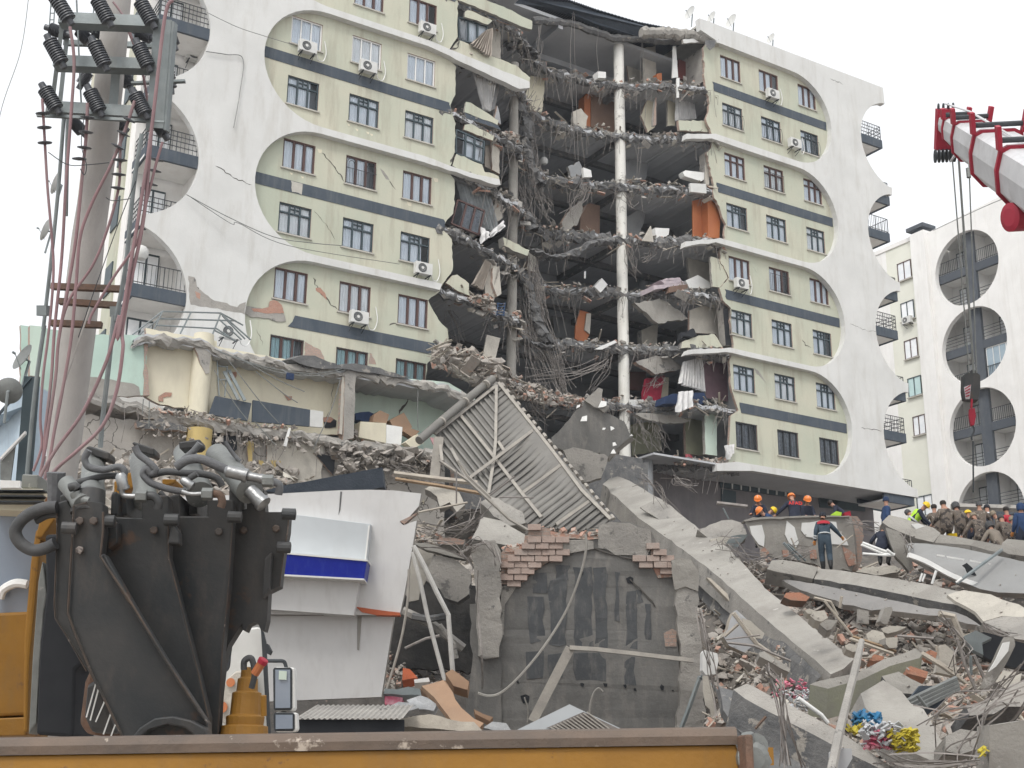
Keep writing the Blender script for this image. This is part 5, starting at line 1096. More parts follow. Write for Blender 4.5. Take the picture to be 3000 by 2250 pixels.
curtain('curtain','white curtain blown out of the second floor from the top beside the left bays',4,[(205,508),(382,580),(330,808),(288,790)],.9,'cloth')
curtain('curtain','white curtain in the highest left window beside the torn edge',4,[(105,140),(305,195),(300,325),(110,280)],.8,'cloth')
curtain('curtain','beige curtain slipping out of the highest window over the broken ledge',4,[(305,215),(352,205),(335,420),(185,318)],.25,'clothb')
curtain('curtain','long grey net curtain filling a gap at the torn left edge',4,[(70,1245),(330,1380),(395,1659),(180,1659)],1.0,'netg')
curtain('curtain','beige sheet hanging diagonally under the broken left slab',5,[(300,395),(340,420),(275,620),(200,575)],.8,'clothb')
curtain('curtain','pair of white curtains hanging under the second slab beside the right bays',4,[(1668,670),(1800,668),(1812,858),(1672,868)],1.9,'cloth')
curtain('curtain','torn white curtain in the lowest open room over the blue sofa',5,[(1722,1130),(1862,1100),(1880,1345),(1692,1290)],1.3,'cloth')
curtain('cloth','white cloth draped over the blue sofa edge and the slab below',5,[(1690,1345),(1795,1338),(1790,1460),(1668,1495)],.2,'cloth',folds=3)
curtain('cloth','white cloth caught at the broken corner under the tilted window',5,[(265,155),(330,200),(320,240),(265,280)],.1,'cloth',folds=2)
curtain('cloth','white rag spread like a wing beside the tilted window',5,[(330,200),(430,112),(442,160),(330,240)],.1,'cloth',folds=2)
curtain('cloth','small white rag on the debris left of the lower torn rooms',5,[(45,1058),(100,1098),(40,1180),(18,1120)],-.3,'cloth',folds=2)
curtain('cloth','white sheet hanging from the lowest broken slab by the striped curtains','p',[(890,20),(1010,5),(990,120),(930,195)],.2,'cloth',folds=3)
curtain('cloth','red cloth on the lowest slab beside two pale posts','p',[(440,120),(495,128),(530,215),(440,225)],1.4,'redc',folds=3)
fit('wardrobe','tall brown wardrobe standing left of the round column on the second open floor','wardrobe',lp(4,[(1062,642),(1240,652),(1240,955),(1060,915)],4.2,.7),M['brown'])
fit('wardrobe','brown side panel beside the tall brown wardrobe','board',lp(4,[(1012,690),(1060,645),(1058,915),(1012,900)],4.25,.6),M['orange'])
fit('cabinet','curved brown cabinet behind slanted wreckage on the fourth open floor','cabinet',lp(4,[(985,1560),(1010,1480),(1050,1463),(1125,1480),(1122,1750),(975,1740)],4.2,.6),M['brown'])
fit('cabinet','bright orange cabinet at the right torn edge of the fourth open floor','cabinet',lp(5,[(1900,-50),(1955,-10),(1992,80),(1985,240),(1905,236)],.75,.6),M['orange'])
fit('orange_board','darker orange side board next to the bright orange cabinet','board',lp(5,[(1792,-30),(1898,-55),(1903,236),(1796,226)],1.3,.08),M['orange'])
fit('door','orange wooden door leaning in the sixth open floor left of the round column','door',lp(5,[(950,870),(982,758),(1062,782),(1050,932),(1012,1010),(945,962)],4.2,.08),M['orange'])
fit('pale_jamb_board','pale frame fixed beside the leaning orange door','frame',lp(5,[(1030,782),(1062,782),(1052,930),(1015,900)],4.1,.08),M['plast'])
fit('table_top','dark red board tipped over in the top right open room','board',lp(4,[(1695,425),(1750,450),(1855,560),(1850,610),(1685,560)],2.2,.12),M['rcab'])
fit('box','small brown box beside the dark red board on the top floor','box',lp(4,[(1535,530),(1570,525),(1572,612),(1532,612)],2.0,.4),M['orange'])
fit('white_post','white pipe standing in front of the dark red board on the top floor','pipe',lp(4,[(1655,330),(1672,330),(1688,555),(1648,560)],1.5,.1),M['pvc'])
fit('white_post','white board hanging down from the top floor slab','board',lp(4,[(1680,560),(1698,560),(1694,702),(1681,702)],.9,.1),M['pvc'])
fit('appliance','white box on the top slab left of the round column','box',lp(4,[(1110,513),(1168,518),(1168,562),(1112,560)],2.6,.5),M['pvc'])
fit('radiator','white slatted radiator under the dust on the third open floor','radiator',lp(4,[(1005,1205),(1060,1225),(1068,1275),(1010,1275)],2.7,.2),M['pvc'])
fit('air_conditioner_unit','white wall unit lying on the third open floor at the right edge','wall unit',lp(4,[(1722,1240),(1740,1226),(1888,1244),(1890,1282),(1855,1305),(1735,1268)],.7,.4),M['pvc'])
fit('appliance','white front panel hanging over the third slab edge','panel',lp(4,[(1775,1318),(1888,1325),(1893,1392),(1780,1380)],.1,.15),M['acw'])
fit('appliance','white square box on the rubble of the fourth open floor','box',lp(5,[(1522,165),(1625,170),(1620,215),(1528,268)],1.9,.5),M['pvc'])
fit('board','tilted beige board beside the white square box','board',lp(5,[(1430,258),(1492,150),(1512,268)],1.7,.08),M['plast'])
fit('box','grey white chest at the right of the fifth open floor','box',lp(5,[(1742,545),(1830,505),(1920,560),(1918,600),(1770,600)],1.2,.6),M['pvc'])
fit('bed_base','brown bed base holding folded mattresses on the fifth open floor','bed',lp(5,[(1632,588),(1756,572),(1757,610),(1620,632)],1.0,1.0),M['brown'])
for i,(pts,lb) in enumerate((([(1510,580),(1700,560),(1740,575),(1630,592),(1510,612)],'lowest pink mattress on the fifth open floor'),([(1560,545),(1700,535),(1735,560),(1600,575)],'middle lilac mattress of the stack on the fifth open floor'),([(1600,530),(1700,522),(1712,542),(1590,548)],'top pale mattress of the stack on the fifth open floor'))):
    fit('mattress',lb,'mattress',lp(5,pts,1.1,1.2,0,.03,i),M['lil'])
fit('slatted_crate','white slatted frame thrown upside down on the fifth open floor','frame',lp(5,[(1085,590),(1140,528),(1180,575),(1130,632)],2.8,.3),M['pvc'])
fit('board','thin white board standing on the fifth open floor','board',lp(5,[(1014,480),(1025,478),(1022,530),(1012,530)],2.9,.05),M['pvc'])
fit('board','white board lying aslant at the sixth slab edge','board',lp(5,[(1085,1040),(1230,975),(1248,990),(1140,1042)],2.6,.08),M['pvc'])
fit('mattress','red patterned mattress standing upright in the lowest open room','mattress',lp(5,[(1445,1345),(1465,1250),(1590,1228),(1562,1400),(1545,1448),(1465,1450),(1440,1420)],2.6,.25,0,.02),M['redm'])
fit('board','dark red board behind the upright red mattress','board',lp(5,[(1340,1200),(1460,1200),(1445,1340),(1340,1330)],3.6,.1),M['framer'])
fit('bed_base','pale low bed base left of the upright red mattress','bed',lp(5,[(1335,1402),(1440,1402),(1440,1438),(1340,1440)],2.6,.8),M['acw'])
fit('sofa','dark blue sofa at the edge of the lowest open room','sofa',lp(5,[(1600,1385),(1640,1362),(1880,1350),(1900,1425),(1800,1440),(1590,1430)],.9,.8,0,.03),M['navy'])
fit('clothes_heap','dark clothes piled on the window parapet of the sixth open floor','clothes',lp(5,[(1720,925),(1810,885),(1815,935),(1760,952),(1700,960)],.5,.3,0,.08),M['dark'])
m = MB(); p = L(4,722,1160,4.5); m.lathe(p - Vector((0,0,.22)),(0,0,1),[(.02,0),(.16,.04),(.23,.15),(.23,.28),(.16,.4),(.02,.44)],16); m.tube([p + Vector((0,0,.22)),p + Vector((0,0,1.4))],.012,4); fit('pendant_lamp','round grey globe lamp hanging in the third open floor','lamp',m,M['acw'],smooth=True)
m = MB(); p = L(1,682,1228,-.0); m.lathe(p - Vector((0,0,.32)),(0,0,1),[(.02,0),(.22,.05),(.33,.2),(.33,.42),(.22,.58),(.02,.64)],18); fit('globe','pale glass globe beside the lowest round balcony','globe lamp',m,M['acw'],smooth=True)
# blue iron ladder-back chair left of the second column
m = MB(); a = L(5,385,800,.6); b_ = L(5,440,705,.6)
for s in (0,.25): m.tube([L(5,380 + s * 200,800,.6),L(5,392 + s * 200,705,.6)],.03,5)
for k in range(5): m.tube([L(5,382,790 - k * 20,.6),L(5,440,795 - k * 20,.6)],.025,5)
fit('chair','blue iron chair back caught beside the second round column','chair',m,M['blueir'])
# tilted windows in the torn left part
def loose_window(lb,f,c4,d,fm,cols=3,transom=True,backing='curt'):
    a,b_,c,e = [L(f,x,y,d) for x,y in c4]; m = MB(); o_ = (a + b_ + c + e) / 4; a,b_,c,e = a - o_,b_ - o_,c - o_,e - o_
    t = empty('window',mat=BM @ Matrix.Translation(o_),label=lb,cat='window')
    for p0,p1 in ((a,b_),(b_,c),(c,e),(e,a)): m.beam(p0,p1,.08,.09,(0,1,0))
    for k in range(1,cols): m.beam(a.lerp(b_,k / cols),e.lerp(c,k / cols),.1,.08,(0,1,0))
    if transom: m.beam(a.lerp(e,.3),b_.lerp(c,.3),.07,.08,(0,1,0))
    m.build('frame',M[fm],t); g = MB(); g.plate([a,b_,c,e],(0,.012,0)); g.build('pane',M['glass'],t)
    g = MB(); g.plate([x + Vector((0,.12,0)) for x in (a.lerp(b_,.3),b_,c,e.lerp(c,.3))],(0,.02,0)); g.build('curtain',M[backing],t)
loose_window('blue grey window tilted out of line beside the second left bay',4,[(90,935),(290,1022),(280,1178),(85,1105)],.45,'frameb')
loose_window('brown three pane window hanging tilted under the net curtain',4,[(100,1440),(292,1520),(250,1690),(55,1610)],.5,'framer',3,False,'curtg')
loose_window('window with white curtains in the highest torn left opening',4,[(105,125),(310,190),(305,330),(110,290)],.6,'frameb',3,False)
# ================================================================ chunks: prototypes for scattering
protoC = []
for k in range(14):
    r_ = random.Random(k + 50); bm = bmesh.new(); sx,sy,sz_ = (1,r_.uniform(.5,1),r_.uniform(.15,.7))
    for i in range(11): bm.verts.new((r_.uniform(-.5,.5) * sx,r_.uniform(-.5,.5) * sy,r_.uniform(-.5,.5) * sz_))
    res = bmesh.ops.convex_hull(bm,input=bm.verts); bmesh.ops.delete(bm,geom=[v for v in bm.verts if not v.link_faces],context='VERTS')
    bm.verts.index_update(); protoC.append((np.array([v.co[:] for v in bm.verts]),[tuple(v.index for v in f.verts) for f in bm.faces])); bm.free()
def boxp(x,y,z):
    return (np.array([(a * x / 2,b_ * y / 2,c * z / 2) for a in (-1,1) for b_ in (-1,1) for c in (-1,1)]),[(0,1,3,2),(4,6,7,5),(0,4,5,1),(2,3,7,6),(0,2,6,4),(1,5,7,3)])
protoB = [boxp(1,.5,.45),boxp(.6,.5,.45),boxp(1,.8,.08)]; protoS = [boxp(1,.045,.045),boxp(1,.09,.02),boxp(.7,.03,.03)]
def eul(r_):
    a,b_,c = r_.uniform(0,6.28),r_.uniform(-.9,.9),r_.uniform(-.9,.9)
    return np.array((Matrix.Rotation(a,3,'Z') @ Matrix.Rotation(b_,3,'X') @ Matrix.Rotation(c,3,'Y')))
def scat(mb,pts,kinds,smin,smax,seed=1,pw=2.2,lift=.25):   # kinds: (protos, weight, material index, size factor)
    r_ = random.Random(seed); tot = sum(k[1] for k in kinds)
    for p in pts:
        t = r_.random() * tot
        for kd in kinds:
            t -= kd[1]
            if t <= 0: break
        pr = r_.choice(kd[0]); s = (smin + (smax - smin) * r_.random() ** pw) * kd[3]
        v = (pr[0] * s) @ eul(r_).T + np.array(p) + np.array((0,0,s * lift * r_.random()))
        mb.add(v.tolist(),pr[1],kd[2])
KM = [(protoC,5,0,1),(protoC,2,1,.9),(protoB,1.6,2,.8),(protoS,.8,3,2.6),(protoC,.5,4,.9)]
RM = lambda: [M['dustc'],M['dust'],M['red'],M['woodp'],M['plast']]
# debris on every torn floor edge and hanging bars
for k,v in enumerate(LEV):
    p = PATH[v]; m = MB(); pts = []; r_ = random.Random(k)
    for i in range(800):
        a = p[int(r_.uniform(.02,.97) * len(p))]; dd_ = abs(r_.gauss(0,.55)); hh = .7 * max(0,nz(a.x * .6,k * 3) + .35) * math.exp(-dd_)
        pts.append((a.x + r_.uniform(-.1,.1),a.y + dd_,a.z + .02 + hh * r_.random() + (0 if r_.random() < .8 else -.25)))
    scat(m,pts,KM,.06,.5,k); pts = []
    for i in range(70): a = p[int(r_.uniform(.1,.97) * len(p))]; pts.append((a.x,a.y + r_.uniform(-.1,.3),a.z - r_.uniform(.0,.7)))
    scat(m,pts,[([boxp(1,.5,.08),boxp(.7,.6,.06),boxp(1,.25,.1)],1,0,1),([boxp(.8,.4,.1)],.5,2,1),([boxp(1,.5,.05)],.5,4,.8),(protoS,.6,3,1.6)],.2,.8,k + 40,1.6,0)
    o = m.build('rubble',[M['conc'],M['dust'],M['red'],M['woodp'],M['plast']],bld); tag(o,kind='stuff')
    m = MB()
    for i in range(70):
        a = p[int(r_.uniform(.12,.96) * len(p))]; l_ = r_.uniform(.3,1.9) * (1.3 if a.x < 6 else .8); sx = r_.uniform(-.5,.5) * l_
        m.tube([(a.x,a.y + .1,a.z - .1),(a.x + sx * .3,a.y - r_.uniform(.1,.5),a.z - .1 - l_ * .2 + r_.uniform(-.1,.15)),(a.x + sx * .7,a.y - .2,a.z - .2 - l_ * .6),(a.x + sx,a.y - .1,a.z - .2 - l_)],.013,3)
    o = m.build('hanging_rebar',M['rebar'],bld); tag(o,kind='stuff')
def strands(lb,f,p0,p1,n,spread,d0,d1,sag=.15,seed=3,r_=.014,kind=None):
    m = MB(); rr = random.Random(seed)
    for i in range(n):
        a = L(f,p0[0] + rr.gauss(0,spread),p0[1] + rr.gauss(0,spread),d0); b_ = L(f,p1[0] + rr.gauss(0,spread * 1.6),p1[1] + rr.gauss(0,spread * 1.6),d1)
        mid = a.lerp(b_,.5) + Vector((rr.gauss(0,.25),rr.gauss(0,.25),-sag * (b_ - a).length + rr.gauss(0,.15)))
        m.tube(spline([a,a.lerp(mid,.5) + Vector((rr.gauss(0,.08),0,-.1)),mid,b_],4),r_,3)
    o = fit('rebar_bundle',lb,'rebar',m,M['rebar']); return tag(o,kind='stuff')
for i,t in enumerate([(5,(640,380),(700,800),26,28),(5,(640,620),(860,1340),34,30),(5,(560,500),(650,980),22,22),(5,(560,900),(760,1340),16,30),(4,(560,780),(640,1000),16,18),(4,(620,1000),(650,1280),22,22),(4,(680,1340),(760,1560),18,20),
                       (4,(1040,1330),(900,1560),16,22),(4,(560,1330),(640,1600),20,24),(4,(600,780),(650,700),14,30),(5,(1320,300),(1390,500),10,14),(5,(1500,320),(1440,410),8,16),(4,(1300,1390),(1360,1500),8,10),(4,(1290,640),(1360,710),8,10),
                       (5,(1150,1130),(640,1250),10,26),(5,(1190,1110),(1060,1350),5,10),(5,(20,680),(120,980),8,12),(5,(350,700),(380,900),8,14),('g',(880,330),(960,420),14,30),('g',(1780,480),(1820,640),14,22),('g',(1650,440),(1700,640),10,20),
                       (5,(1560,1200),(1480,1320),12,20),(4,(940,0),(940,1150),2,5),(4,(690,180),(690,440),5,6),(4,(1110,130),(1108,500),1,3),(4,(1430,180),(1400,1280),2,6)]):
    strands('tangled rebar strands bundle %s' % ['hanging beside the second round column','falling in a curtain towards the dark slab','draped over the sixth slab edge','trailing into the lowest dark floor','at the second slab tip','below the third slab tip','below the fourth floor edge','slanting left of the brown cabinet','at the left tip of the fourth slab','fanned over the cream wall piece','beside the round column under the fifth slab','sprouting under the fifth slab','beside the round column under the fourth slab','beside the round column under the second slab','crossing the lowest dark floor','dropping from the seventh slab','in the left room under the broken ledge','beside the blue chair back','under the lowest centre slab','over the dim yellow green wall','under the lowest hanging slab','over the red mattress','dangling the full height from the roof','dangling in the top left room','dangling from the roof fascia','dangling right of the round column'][i],
            t[0],t[1],t[2],t[3],t[4],2.3 if t[0] in (4,5) else 1.8,2.0,.06,i)
for f,pts,rr_,lb in ((5,[(560,480),(600,600),(640,740),(680,860),(760,1000)],.42,'long drooping strip of broken concrete right of the second round column'),(4,[(520,690),(560,800),(600,900),(600,1010)],.42,'broken concrete strip hanging between the second and third slab at the left'),
                        (4,[(580,1010),(600,1120),(640,1240),(700,1330)],.40,'broken concrete strip hanging between the third and fourth slab at the left'),(4,[(440,1400),(520,1480),(600,1570),(640,1659)],.42,'drooping ledge of broken concrete below the net curtain'),(5,[(640,330),(760,380),(900,360),(1060,290),(1200,260)],.42,'sagging beam of broken concrete under the fourth open floor'),
                        (5,[(480,880),(560,960),(640,1010),(780,1030)],.35,'broken concrete beam end behind the second round column'),(4,[(470,330),(540,300),(600,360),(640,400)],.5,'dark clump of torn concrete at the top floor left tip')):
    m = MB(); sp = spline([L(f,x,y,2.0) for x,y in pts],7); n = 10; vs = []
    for i,a in enumerate(sp):
        for j in range(n):
            an = 6.283 * j / n; q_ = rr_ * (.75 + .5 * nz(i * .35,j * 1.3,rr_)) * (1 + rnd.uniform(-.25,.25)); vs.append((a.x + math.cos(an) * q_,a.y + math.sin(an) * q_,a.z + rnd.uniform(-.12,.12)))
    m.add(vs,[(i * n + j,i * n + (j + 1) % n,i * n + n + (j + 1) % n,i * n + n + j) for i in range(len(sp) - 1) for j in range(n)])
    fit('concrete_strip',lb,'broken concrete',m,M['concd'])
# debris pile left: burnt looking heap on the wing roof, and debris on both wing slabs
def heap(lb,f,poly,d,n,smin,smax,seed,jit=.6,kinds=None):
    r_ = random.Random(seed); xs = [p[0] for p in poly]; ys = [p[1] for p in poly]; pts = []
    def inside(x,y):
        c = False
        for i in range(len(poly)):
            x1,y1 = poly[i]; x2,y2 = poly[i - 1]
            if (y1 > y) != (y2 > y) and x < (x2 - x1) * (y - y1) / (y2 - y1) + x1: c = not c
        return c
    while len(pts) < n:
        x,y = r_.uniform(min(xs),max(xs)),r_.uniform(min(ys),max(ys))
        if inside(x,y): p = L(f,x,y,d + r_.uniform(-jit,jit)); pts.append(tuple(p))
    m = MB(); scat(m,pts,kinds or KM,smin,smax,seed); o = fit('rubble',lb,'rubble',m,RM()); return tag(o,kind='stuff')
heap('heap of slates, bricks and splinters on the wing roof at the foot of the torn rooms',3,[(1570,1150),(1700,1170),(1900,1200),(2090,1290),(2212,1390),(2100,1430),(1850,1440),(1650,1330),(1570,1250)],-1.6,420,.15,.9,5,1.4,[(protoC,4,0,1),(protoB,1,2,.5),(protoS,2,3,1.6),([boxp(1,.6,.06)],2,1,1)])
heap('debris strip along the wing roof behind the fallen metal roof',5,[(340,1220),(640,1300),(1000,1390),(990,1460),(650,1430),(360,1330)],.8,520,.1,.5,6,1.2)
heap('brick crumbs on the lower wing slab below the dark panels','f',[(100,610),(500,650),(850,720),(1150,745),(1150,765),(800,745),(450,680),(100,640)],-4.9,320,.06,.3,7,.3)
heap('crushed concrete lumps hanging under the lower wing slab','f',[(1500,880),(1850,900),(2150,950),(2150,1040),(1700,1000),(1430,1080)],-4.8,240,.2,.8,8,.4,[(protoC,4,0,1)])
heap('crumbled grey concrete spilling under the lower wing slab','f',[(0,690),(500,770),(1400,850),(2200,960),(2150,1106),(1500,1106),(1400,950),(900,900),(500,860),(0,790)],-5.1,480,.05,.38,15,.3,[(protoC,4,0,1),(protoC,2,1,1),(protoS,.6,3,2)])
heap('rubble crumbs in the mint room beside the concrete post','f',[(1545,760),(1620,790),(1640,850),(1540,830)],-3.6,70,.1,.35,9,.3)
heap('bricks and slates lying on the lowest slab right of the dark slab','p',[(300,240),(520,200),(760,180),(1040,205),(1040,245),(700,260),(400,280)],.8,160,.1,.5,10,.6)
heap('broken lumps wedged below the left torn rooms',5,[(330,640),(380,720),(370,790),(250,740),(180,680)],.2,120,.1,.5,12,.3)
heap('broken lumps on the second left ledge',4,[(480,940),(570,1000),(570,1050),(400,960)],.6,60,.1,.4,13,.3)
# things on the wing
def lbx(nm,lb,cat,f,pts,d,t,mt,dx=0,dz=0,jg=0,bev=0): return fit(nm,lb,cat,lp(f,pts,d,t,dx,jg,2,dz),M[mt],bevel=bev)
lbx('slate_board','slate coloured board leaning on the cream wall, left one of two','board','f',[(570,515),(828,568),(800,695),(522,648)],-4.3,.1,'band')
lbx('slate_board','long slate coloured board with pale right end leaning on the cream wall','board','f',[(840,545),(1250,615),(1245,735),(835,700)],-4.35,.12,'band')
lbx('pale_board','pale grey end panel beside the long slate coloured board','panel','f',[(1252,615),(1345,628),(1340,742),(1248,735)],-4.36,.12,'acw')
lbx('cabinet','small cream cabinet with two doors in the mint room','cabinet','f',[(1612,700),(1798,712),(1795,855),(1600,812)],-4.0,.6,'cream')
lbx('crate','white plastic crate beside the cream cabinet','crate','f',[(1800,722),(1915,740),(1905,870),(1798,855)],-4.0,.4,'pvc')
lbx('cardboard_box','brown cardboard box on top of the cream cabinet','cardboard box','f',[(1712,650),(1755,620),(1820,650),(1800,715),(1700,700)],-3.8,.5,'card')
lbx('cardboard_box','open brown cardboard box tumbled above the white crate','cardboard box','f',[(1822,690),(1925,635),(1985,740),(1920,800),(1850,740)],-3.7,.5,'card')
lbx('cardboard_box','small cardboard box wedged under the tumbled box','cardboard box','f',[(1920,770),(1960,745),(2040,770),(1990,815)],-3.9,.4,'card')
lbx('clothes_bundle','dark blue bundle of clothes behind the cardboard boxes','clothes','f',[(1565,650),(1620,625),(1710,640),(1700,690),(1600,700),(1570,690)],-3.4,.5,'navy',0,0,.07)
lbx('louvre_box','cream slotted box under the end of the gutter pipe','crate','f',[(1935,850),(2025,790),(2070,855),(1990,895)],-4.4,.4,'cream')
lbx('insulation_board','pink board standing at the edge of the mint room','board','f',[(2115,815),(2165,820),(2165,930)],-4.6,.05,'pinkb')
lbx('plank','white slat hanging from the lower wing slab','board','f',[(1098,745),(1112,748),(1080,880),(1058,875)],-5.2,.06,'pvc')
m = MB()
for a,b_ in (((630,340),(735,545)),((665,330),(780,550))): m.beam(L('f',*a,-4.0),L('f',*b_,-4.5),.12,.05,(0,1,0))
fit('metal_ladder','grey metal ladder rails leaning behind the slate coloured boards','ladder',m,M['steel'])
m = MB()
for a,b_ in (((580,250),(595,515)),((655,300),(635,520)),((585,300),(655,310)),((590,400),(650,400))): m.tube([L('f',*a,-4.0),L('f',*b_,-4.2)],.03,5)
fit('rack','thin grey rack against the cream wall','rack',m,M['steel'])
m = MB()
for l in ([(955,198),(1170,30),(1590,42),(1750,130)],[(1000,200),(1150,82),(1700,98)],[(1085,195),(1125,130),(1560,155)],[(1590,45),(1525,210)],[(1375,38),(1298,190)],[(1580,90),(1740,235)],[(1600,60),(1765,230)],[(1590,45),(1805,235)],[(1560,155),(1700,245)],[(1170,30),(1095,190)],[(1540,165),(1690,240)]):
    m.tube([L(8,x,y,-2.6) for x,y in l],.035,5)
fit('bent_railing','bent grey metal railing frame on top of the left wing','railing',m,M['steel'])
for i,(l,d) in enumerate([([(560,180),(900,300),(1250,355),(1480,320)],-5),([(600,200),(1000,340),(1300,370),(1500,330)],-5),([(560,330),(700,560),(800,690)],-5.4),([(640,230),(900,570),(1025,710)],-5.4),([(700,220),(1000,390),(1210,485)],-5),([(860,340),(1060,500),(1160,565)],-5),([(1470,390),(1400,620),(1270,900)],-5.3),([(850,700),(1000,870)],-5.5),([(2025,480),(2025,700),(2028,760)],-5),([(50,540),(40,650)],-5.4),([(92,550),(88,740)],-5.4)]):
    m = MB(); m.tube(spline([L('f',x,y,d) for x,y in l],6),.02,4); fit('slack_cable','slack cable over the wing wall, %s' % ['upper long one','second long one','steep one left of the slate boards','steep one across the slate boards','short one over the blue box','one ending at the brick hole','one hanging past the concrete post','short one under the slate boards','vertical one in the mint room','shortest one at the left slab end','thin one at the left slab end'][i],'cable',m,M['cyl'])
p = L('f',1105,376,-5); m = MB(); m.box(p,(.3,.1,.26)); fit('junction_box','small blue box on the slack cables over the cream wall','junction box',m,M['navy'],bevel=.01)
# ================================================================ terrain of the rubble field
ground = MB(); ground.b2((-400,-60,-.2),(400,500,0)); tag(ground.build('ground',M['dust']),kind='structure')
ctl = [(1300,1120,50),(1500,1150,48),(1700,1175,46),(1900,1190,45),(2200,1215,45),(2400,1215,45),(1770,1236,39),(1600,1262,39),(2000,1275,38),(2200,1310,36),(1700,1345,33),(1900,1375,31),(2100,1400,30),(2300,1400,30),
       (1600,1430,28),(1800,1450,27),(2000,1490,26),(2200,1500,25),(1600,1580,23),(1800,1590,22),(2000,1640,21),(2200,1650,20),(1700,1750,18),(2200,1800,17),(1300,1650,30),(1000,1560,30),(900,1510,32),(1000,1510,33),(850,1600,28),
       (950,1230,44),(1020,1180,46),(900,1120,48),(1200,1120,48),(600,985,51),(400,970,50),(200,965,48),(700,1300,36),(500,1500,30),(1250,1300,38),(1250,1450,36),(1400,1180,44),(1540,1300,35),(1560,1400,31),(100,1600,22),(1200,1690,20),(600,1690,20),(1050,1650,32),(1150,1650,32),(1250,1650,32),(1350,1650,32),(1450,1650,32),(1520,1650,31),(1400,1660,28),(1250,1660,27),(1500,1660,26),(1100,1670,25)]
CW = [P('D',*c) for c in ctl] + [Vector((x,12,0)) for x in (-15,-5,5,15)] + [Vector((-30,40,0)),Vector((-32,25,0)),Vector((30,25,0)),Vector((34,40,4)),Vector((0,58,14)),Vector((20,70,14)),Vector((-20,60,10))]
cwx = np.array([c.x for c in CW]); cwy = np.array([c.y for c in CW]); cwz = np.array([c.z for c in CW])
def Hh(x,y):
    d = (cwx - x) ** 2 + ((cwy - y) * .8) ** 2 + .4; w_ = d ** -1.9; return float((w_ * cwz).sum() / w_.sum())
def hz_(x,y): return Hh(x,y) - .75 + .45 * nz(x * .45,y * .45) + .25 * nz(x * 1.3,y * 1.3,4) + .1 * nz(x * 3.3,y * 3.3,8)
m = MB(); nx_,ny_ = 150,150; vs = []
for j in range(ny_):
    y = 12.5 + 52 * (j / (ny_ - 1))
    for i in range(nx_):
        x = -30 + 60 * i / (nx_ - 1); e_ = min(1,(i) / 12,(nx_ - 1 - i) / 12,j / 6); vs.append((x,y,hz_(x,y) * e_ - .25))
m.add(vs,[(j * nx_ + i,j * nx_ + i + 1,(j + 1) * nx_ + i + 1,(j + 1) * nx_ + i) for j in range(ny_ - 1) for i in range(nx_ - 1)])
tag(m.build('rubble_hill',[M['gapshade']]),kind='structure')
GZ = np.array([v[2] for v in vs]).reshape(ny_,nx_)
def ground_at(f,x,y,z0=12,z1=60):                            # where the line of sight meets the hill
    r_ = ray(*q(f,x,y)); z = z0
    while z < z1:
        p = CAM + r_ * z; i = int((p.x + 30) / 60 * (nx_ - 1)); j = int((p.y - 12.5) / 52 * (ny_ - 1))
        if 0 <= i < nx_ and 0 <= j < ny_ and p.z < GZ[j,i]: return p
        z += .15
def drop(lb,f,poly,n,smin,smax,seed,kinds=None,pw_=3):
    r_ = random.Random(seed); xs = [p[0] for p in poly]; ys = [p[1] for p in poly]; pts = []
    for _ in range(n * 4):
        x,y = r_.uniform(min(xs),max(xs)),r_.uniform(min(ys),max(ys)); c = False
        for i in range(len(poly)):
            x1,y1 = poly[i]; x2,y2 = poly[i - 1]
            if (y1 > y) != (y2 > y) and x < (x2 - x1) * (y - y1) / (y2 - y1) + x1: c = not c
        p = ground_at(f,x,y) if c else None
        if p: pts.append((p.x,p.y,p.z + .03 + .25 * max(0,nz(p.x * 1.5,p.y * 1.5,7))))
        if len(pts) >= n: break
    m = MB(); scat(m,pts,kinds or KM,smin,smax,seed,pw_); tag(m.build('rubble',RM()),lb,'rubble',None,'stuff')
def field(lb,poly,n,smin,smax,seed,kinds=None,mats=None,pw_=2.2):  # debris dropped over an area of the hill outlined on the ground
    r_ = random.Random(seed); m = MB(); pts = []
    W_ = [P('D',*p) for p in poly]; xs = [p.x for p in W_]; ys = [p.y for p in W_]
    for i in range(n * 6):
        x,y = r_.uniform(min(xs),max(xs)),min(ys) * (max(ys) / min(ys)) ** r_.random(); c = False
        for k in range(len(W_)):
            a,b_ = W_[k],W_[k - 1]
            if (a.y > y) != (b_.y > y) and x < (b_.x - a.x) * (y - a.y) / (b_.y - a.y) + a.x: c = not c
        if c: pts.append((x,y,hz_(x,y) - .18 + .25 * max(0,nz(x,y,2))))
        if len(pts) >= n: break
    scat(m,pts,kinds or KM,smin,smax,seed,pw_); o = m.build('rubble',mats or RM()); tag(o,lb,'rubble',None,'stuff'); return o
REDK = [(protoC,1.5,0,.8),(protoC,4,2,.7),(protoB,2,2,.8),(protoC,1,1,1),(protoS,.3,3,2)]
field('broken bricks and concrete covering the slope right of the arched wall',[(1530,1250,38),(2300,1290,37),(2400,1700,17),(1500,1700,17)],26000,.035,.45,1,pw_=3.6)
field('sparse debris on the slope beyond the right edge',[(2400,1290,37),(3300,1350,42),(3300,1750,20),(2400,1700,17)],3500,.05,.6,22)
field('grey powdery lumps between the bricks on the slope',[(1530,1250,38),(2300,1290,37),(2400,1700,17),(1500,1700,17)],9000,.03,.16,21,[(protoC,3,0,1),(protoC,3,1,1),(protoC,1,4,1)])
field('crushed bricks heaped under the long fallen beam',[(1700,1290,36),(2100,1340,33),(2080,1460,26),(1750,1420,28)],4500,.05,.24,2,REDK)
field('crushed bricks below the leaning slab at the foot of the arched wall',[(1530,1360,32),(1700,1420,29),(1750,1560,24),(1530,1480,28)],2600,.05,.22,3,REDK)
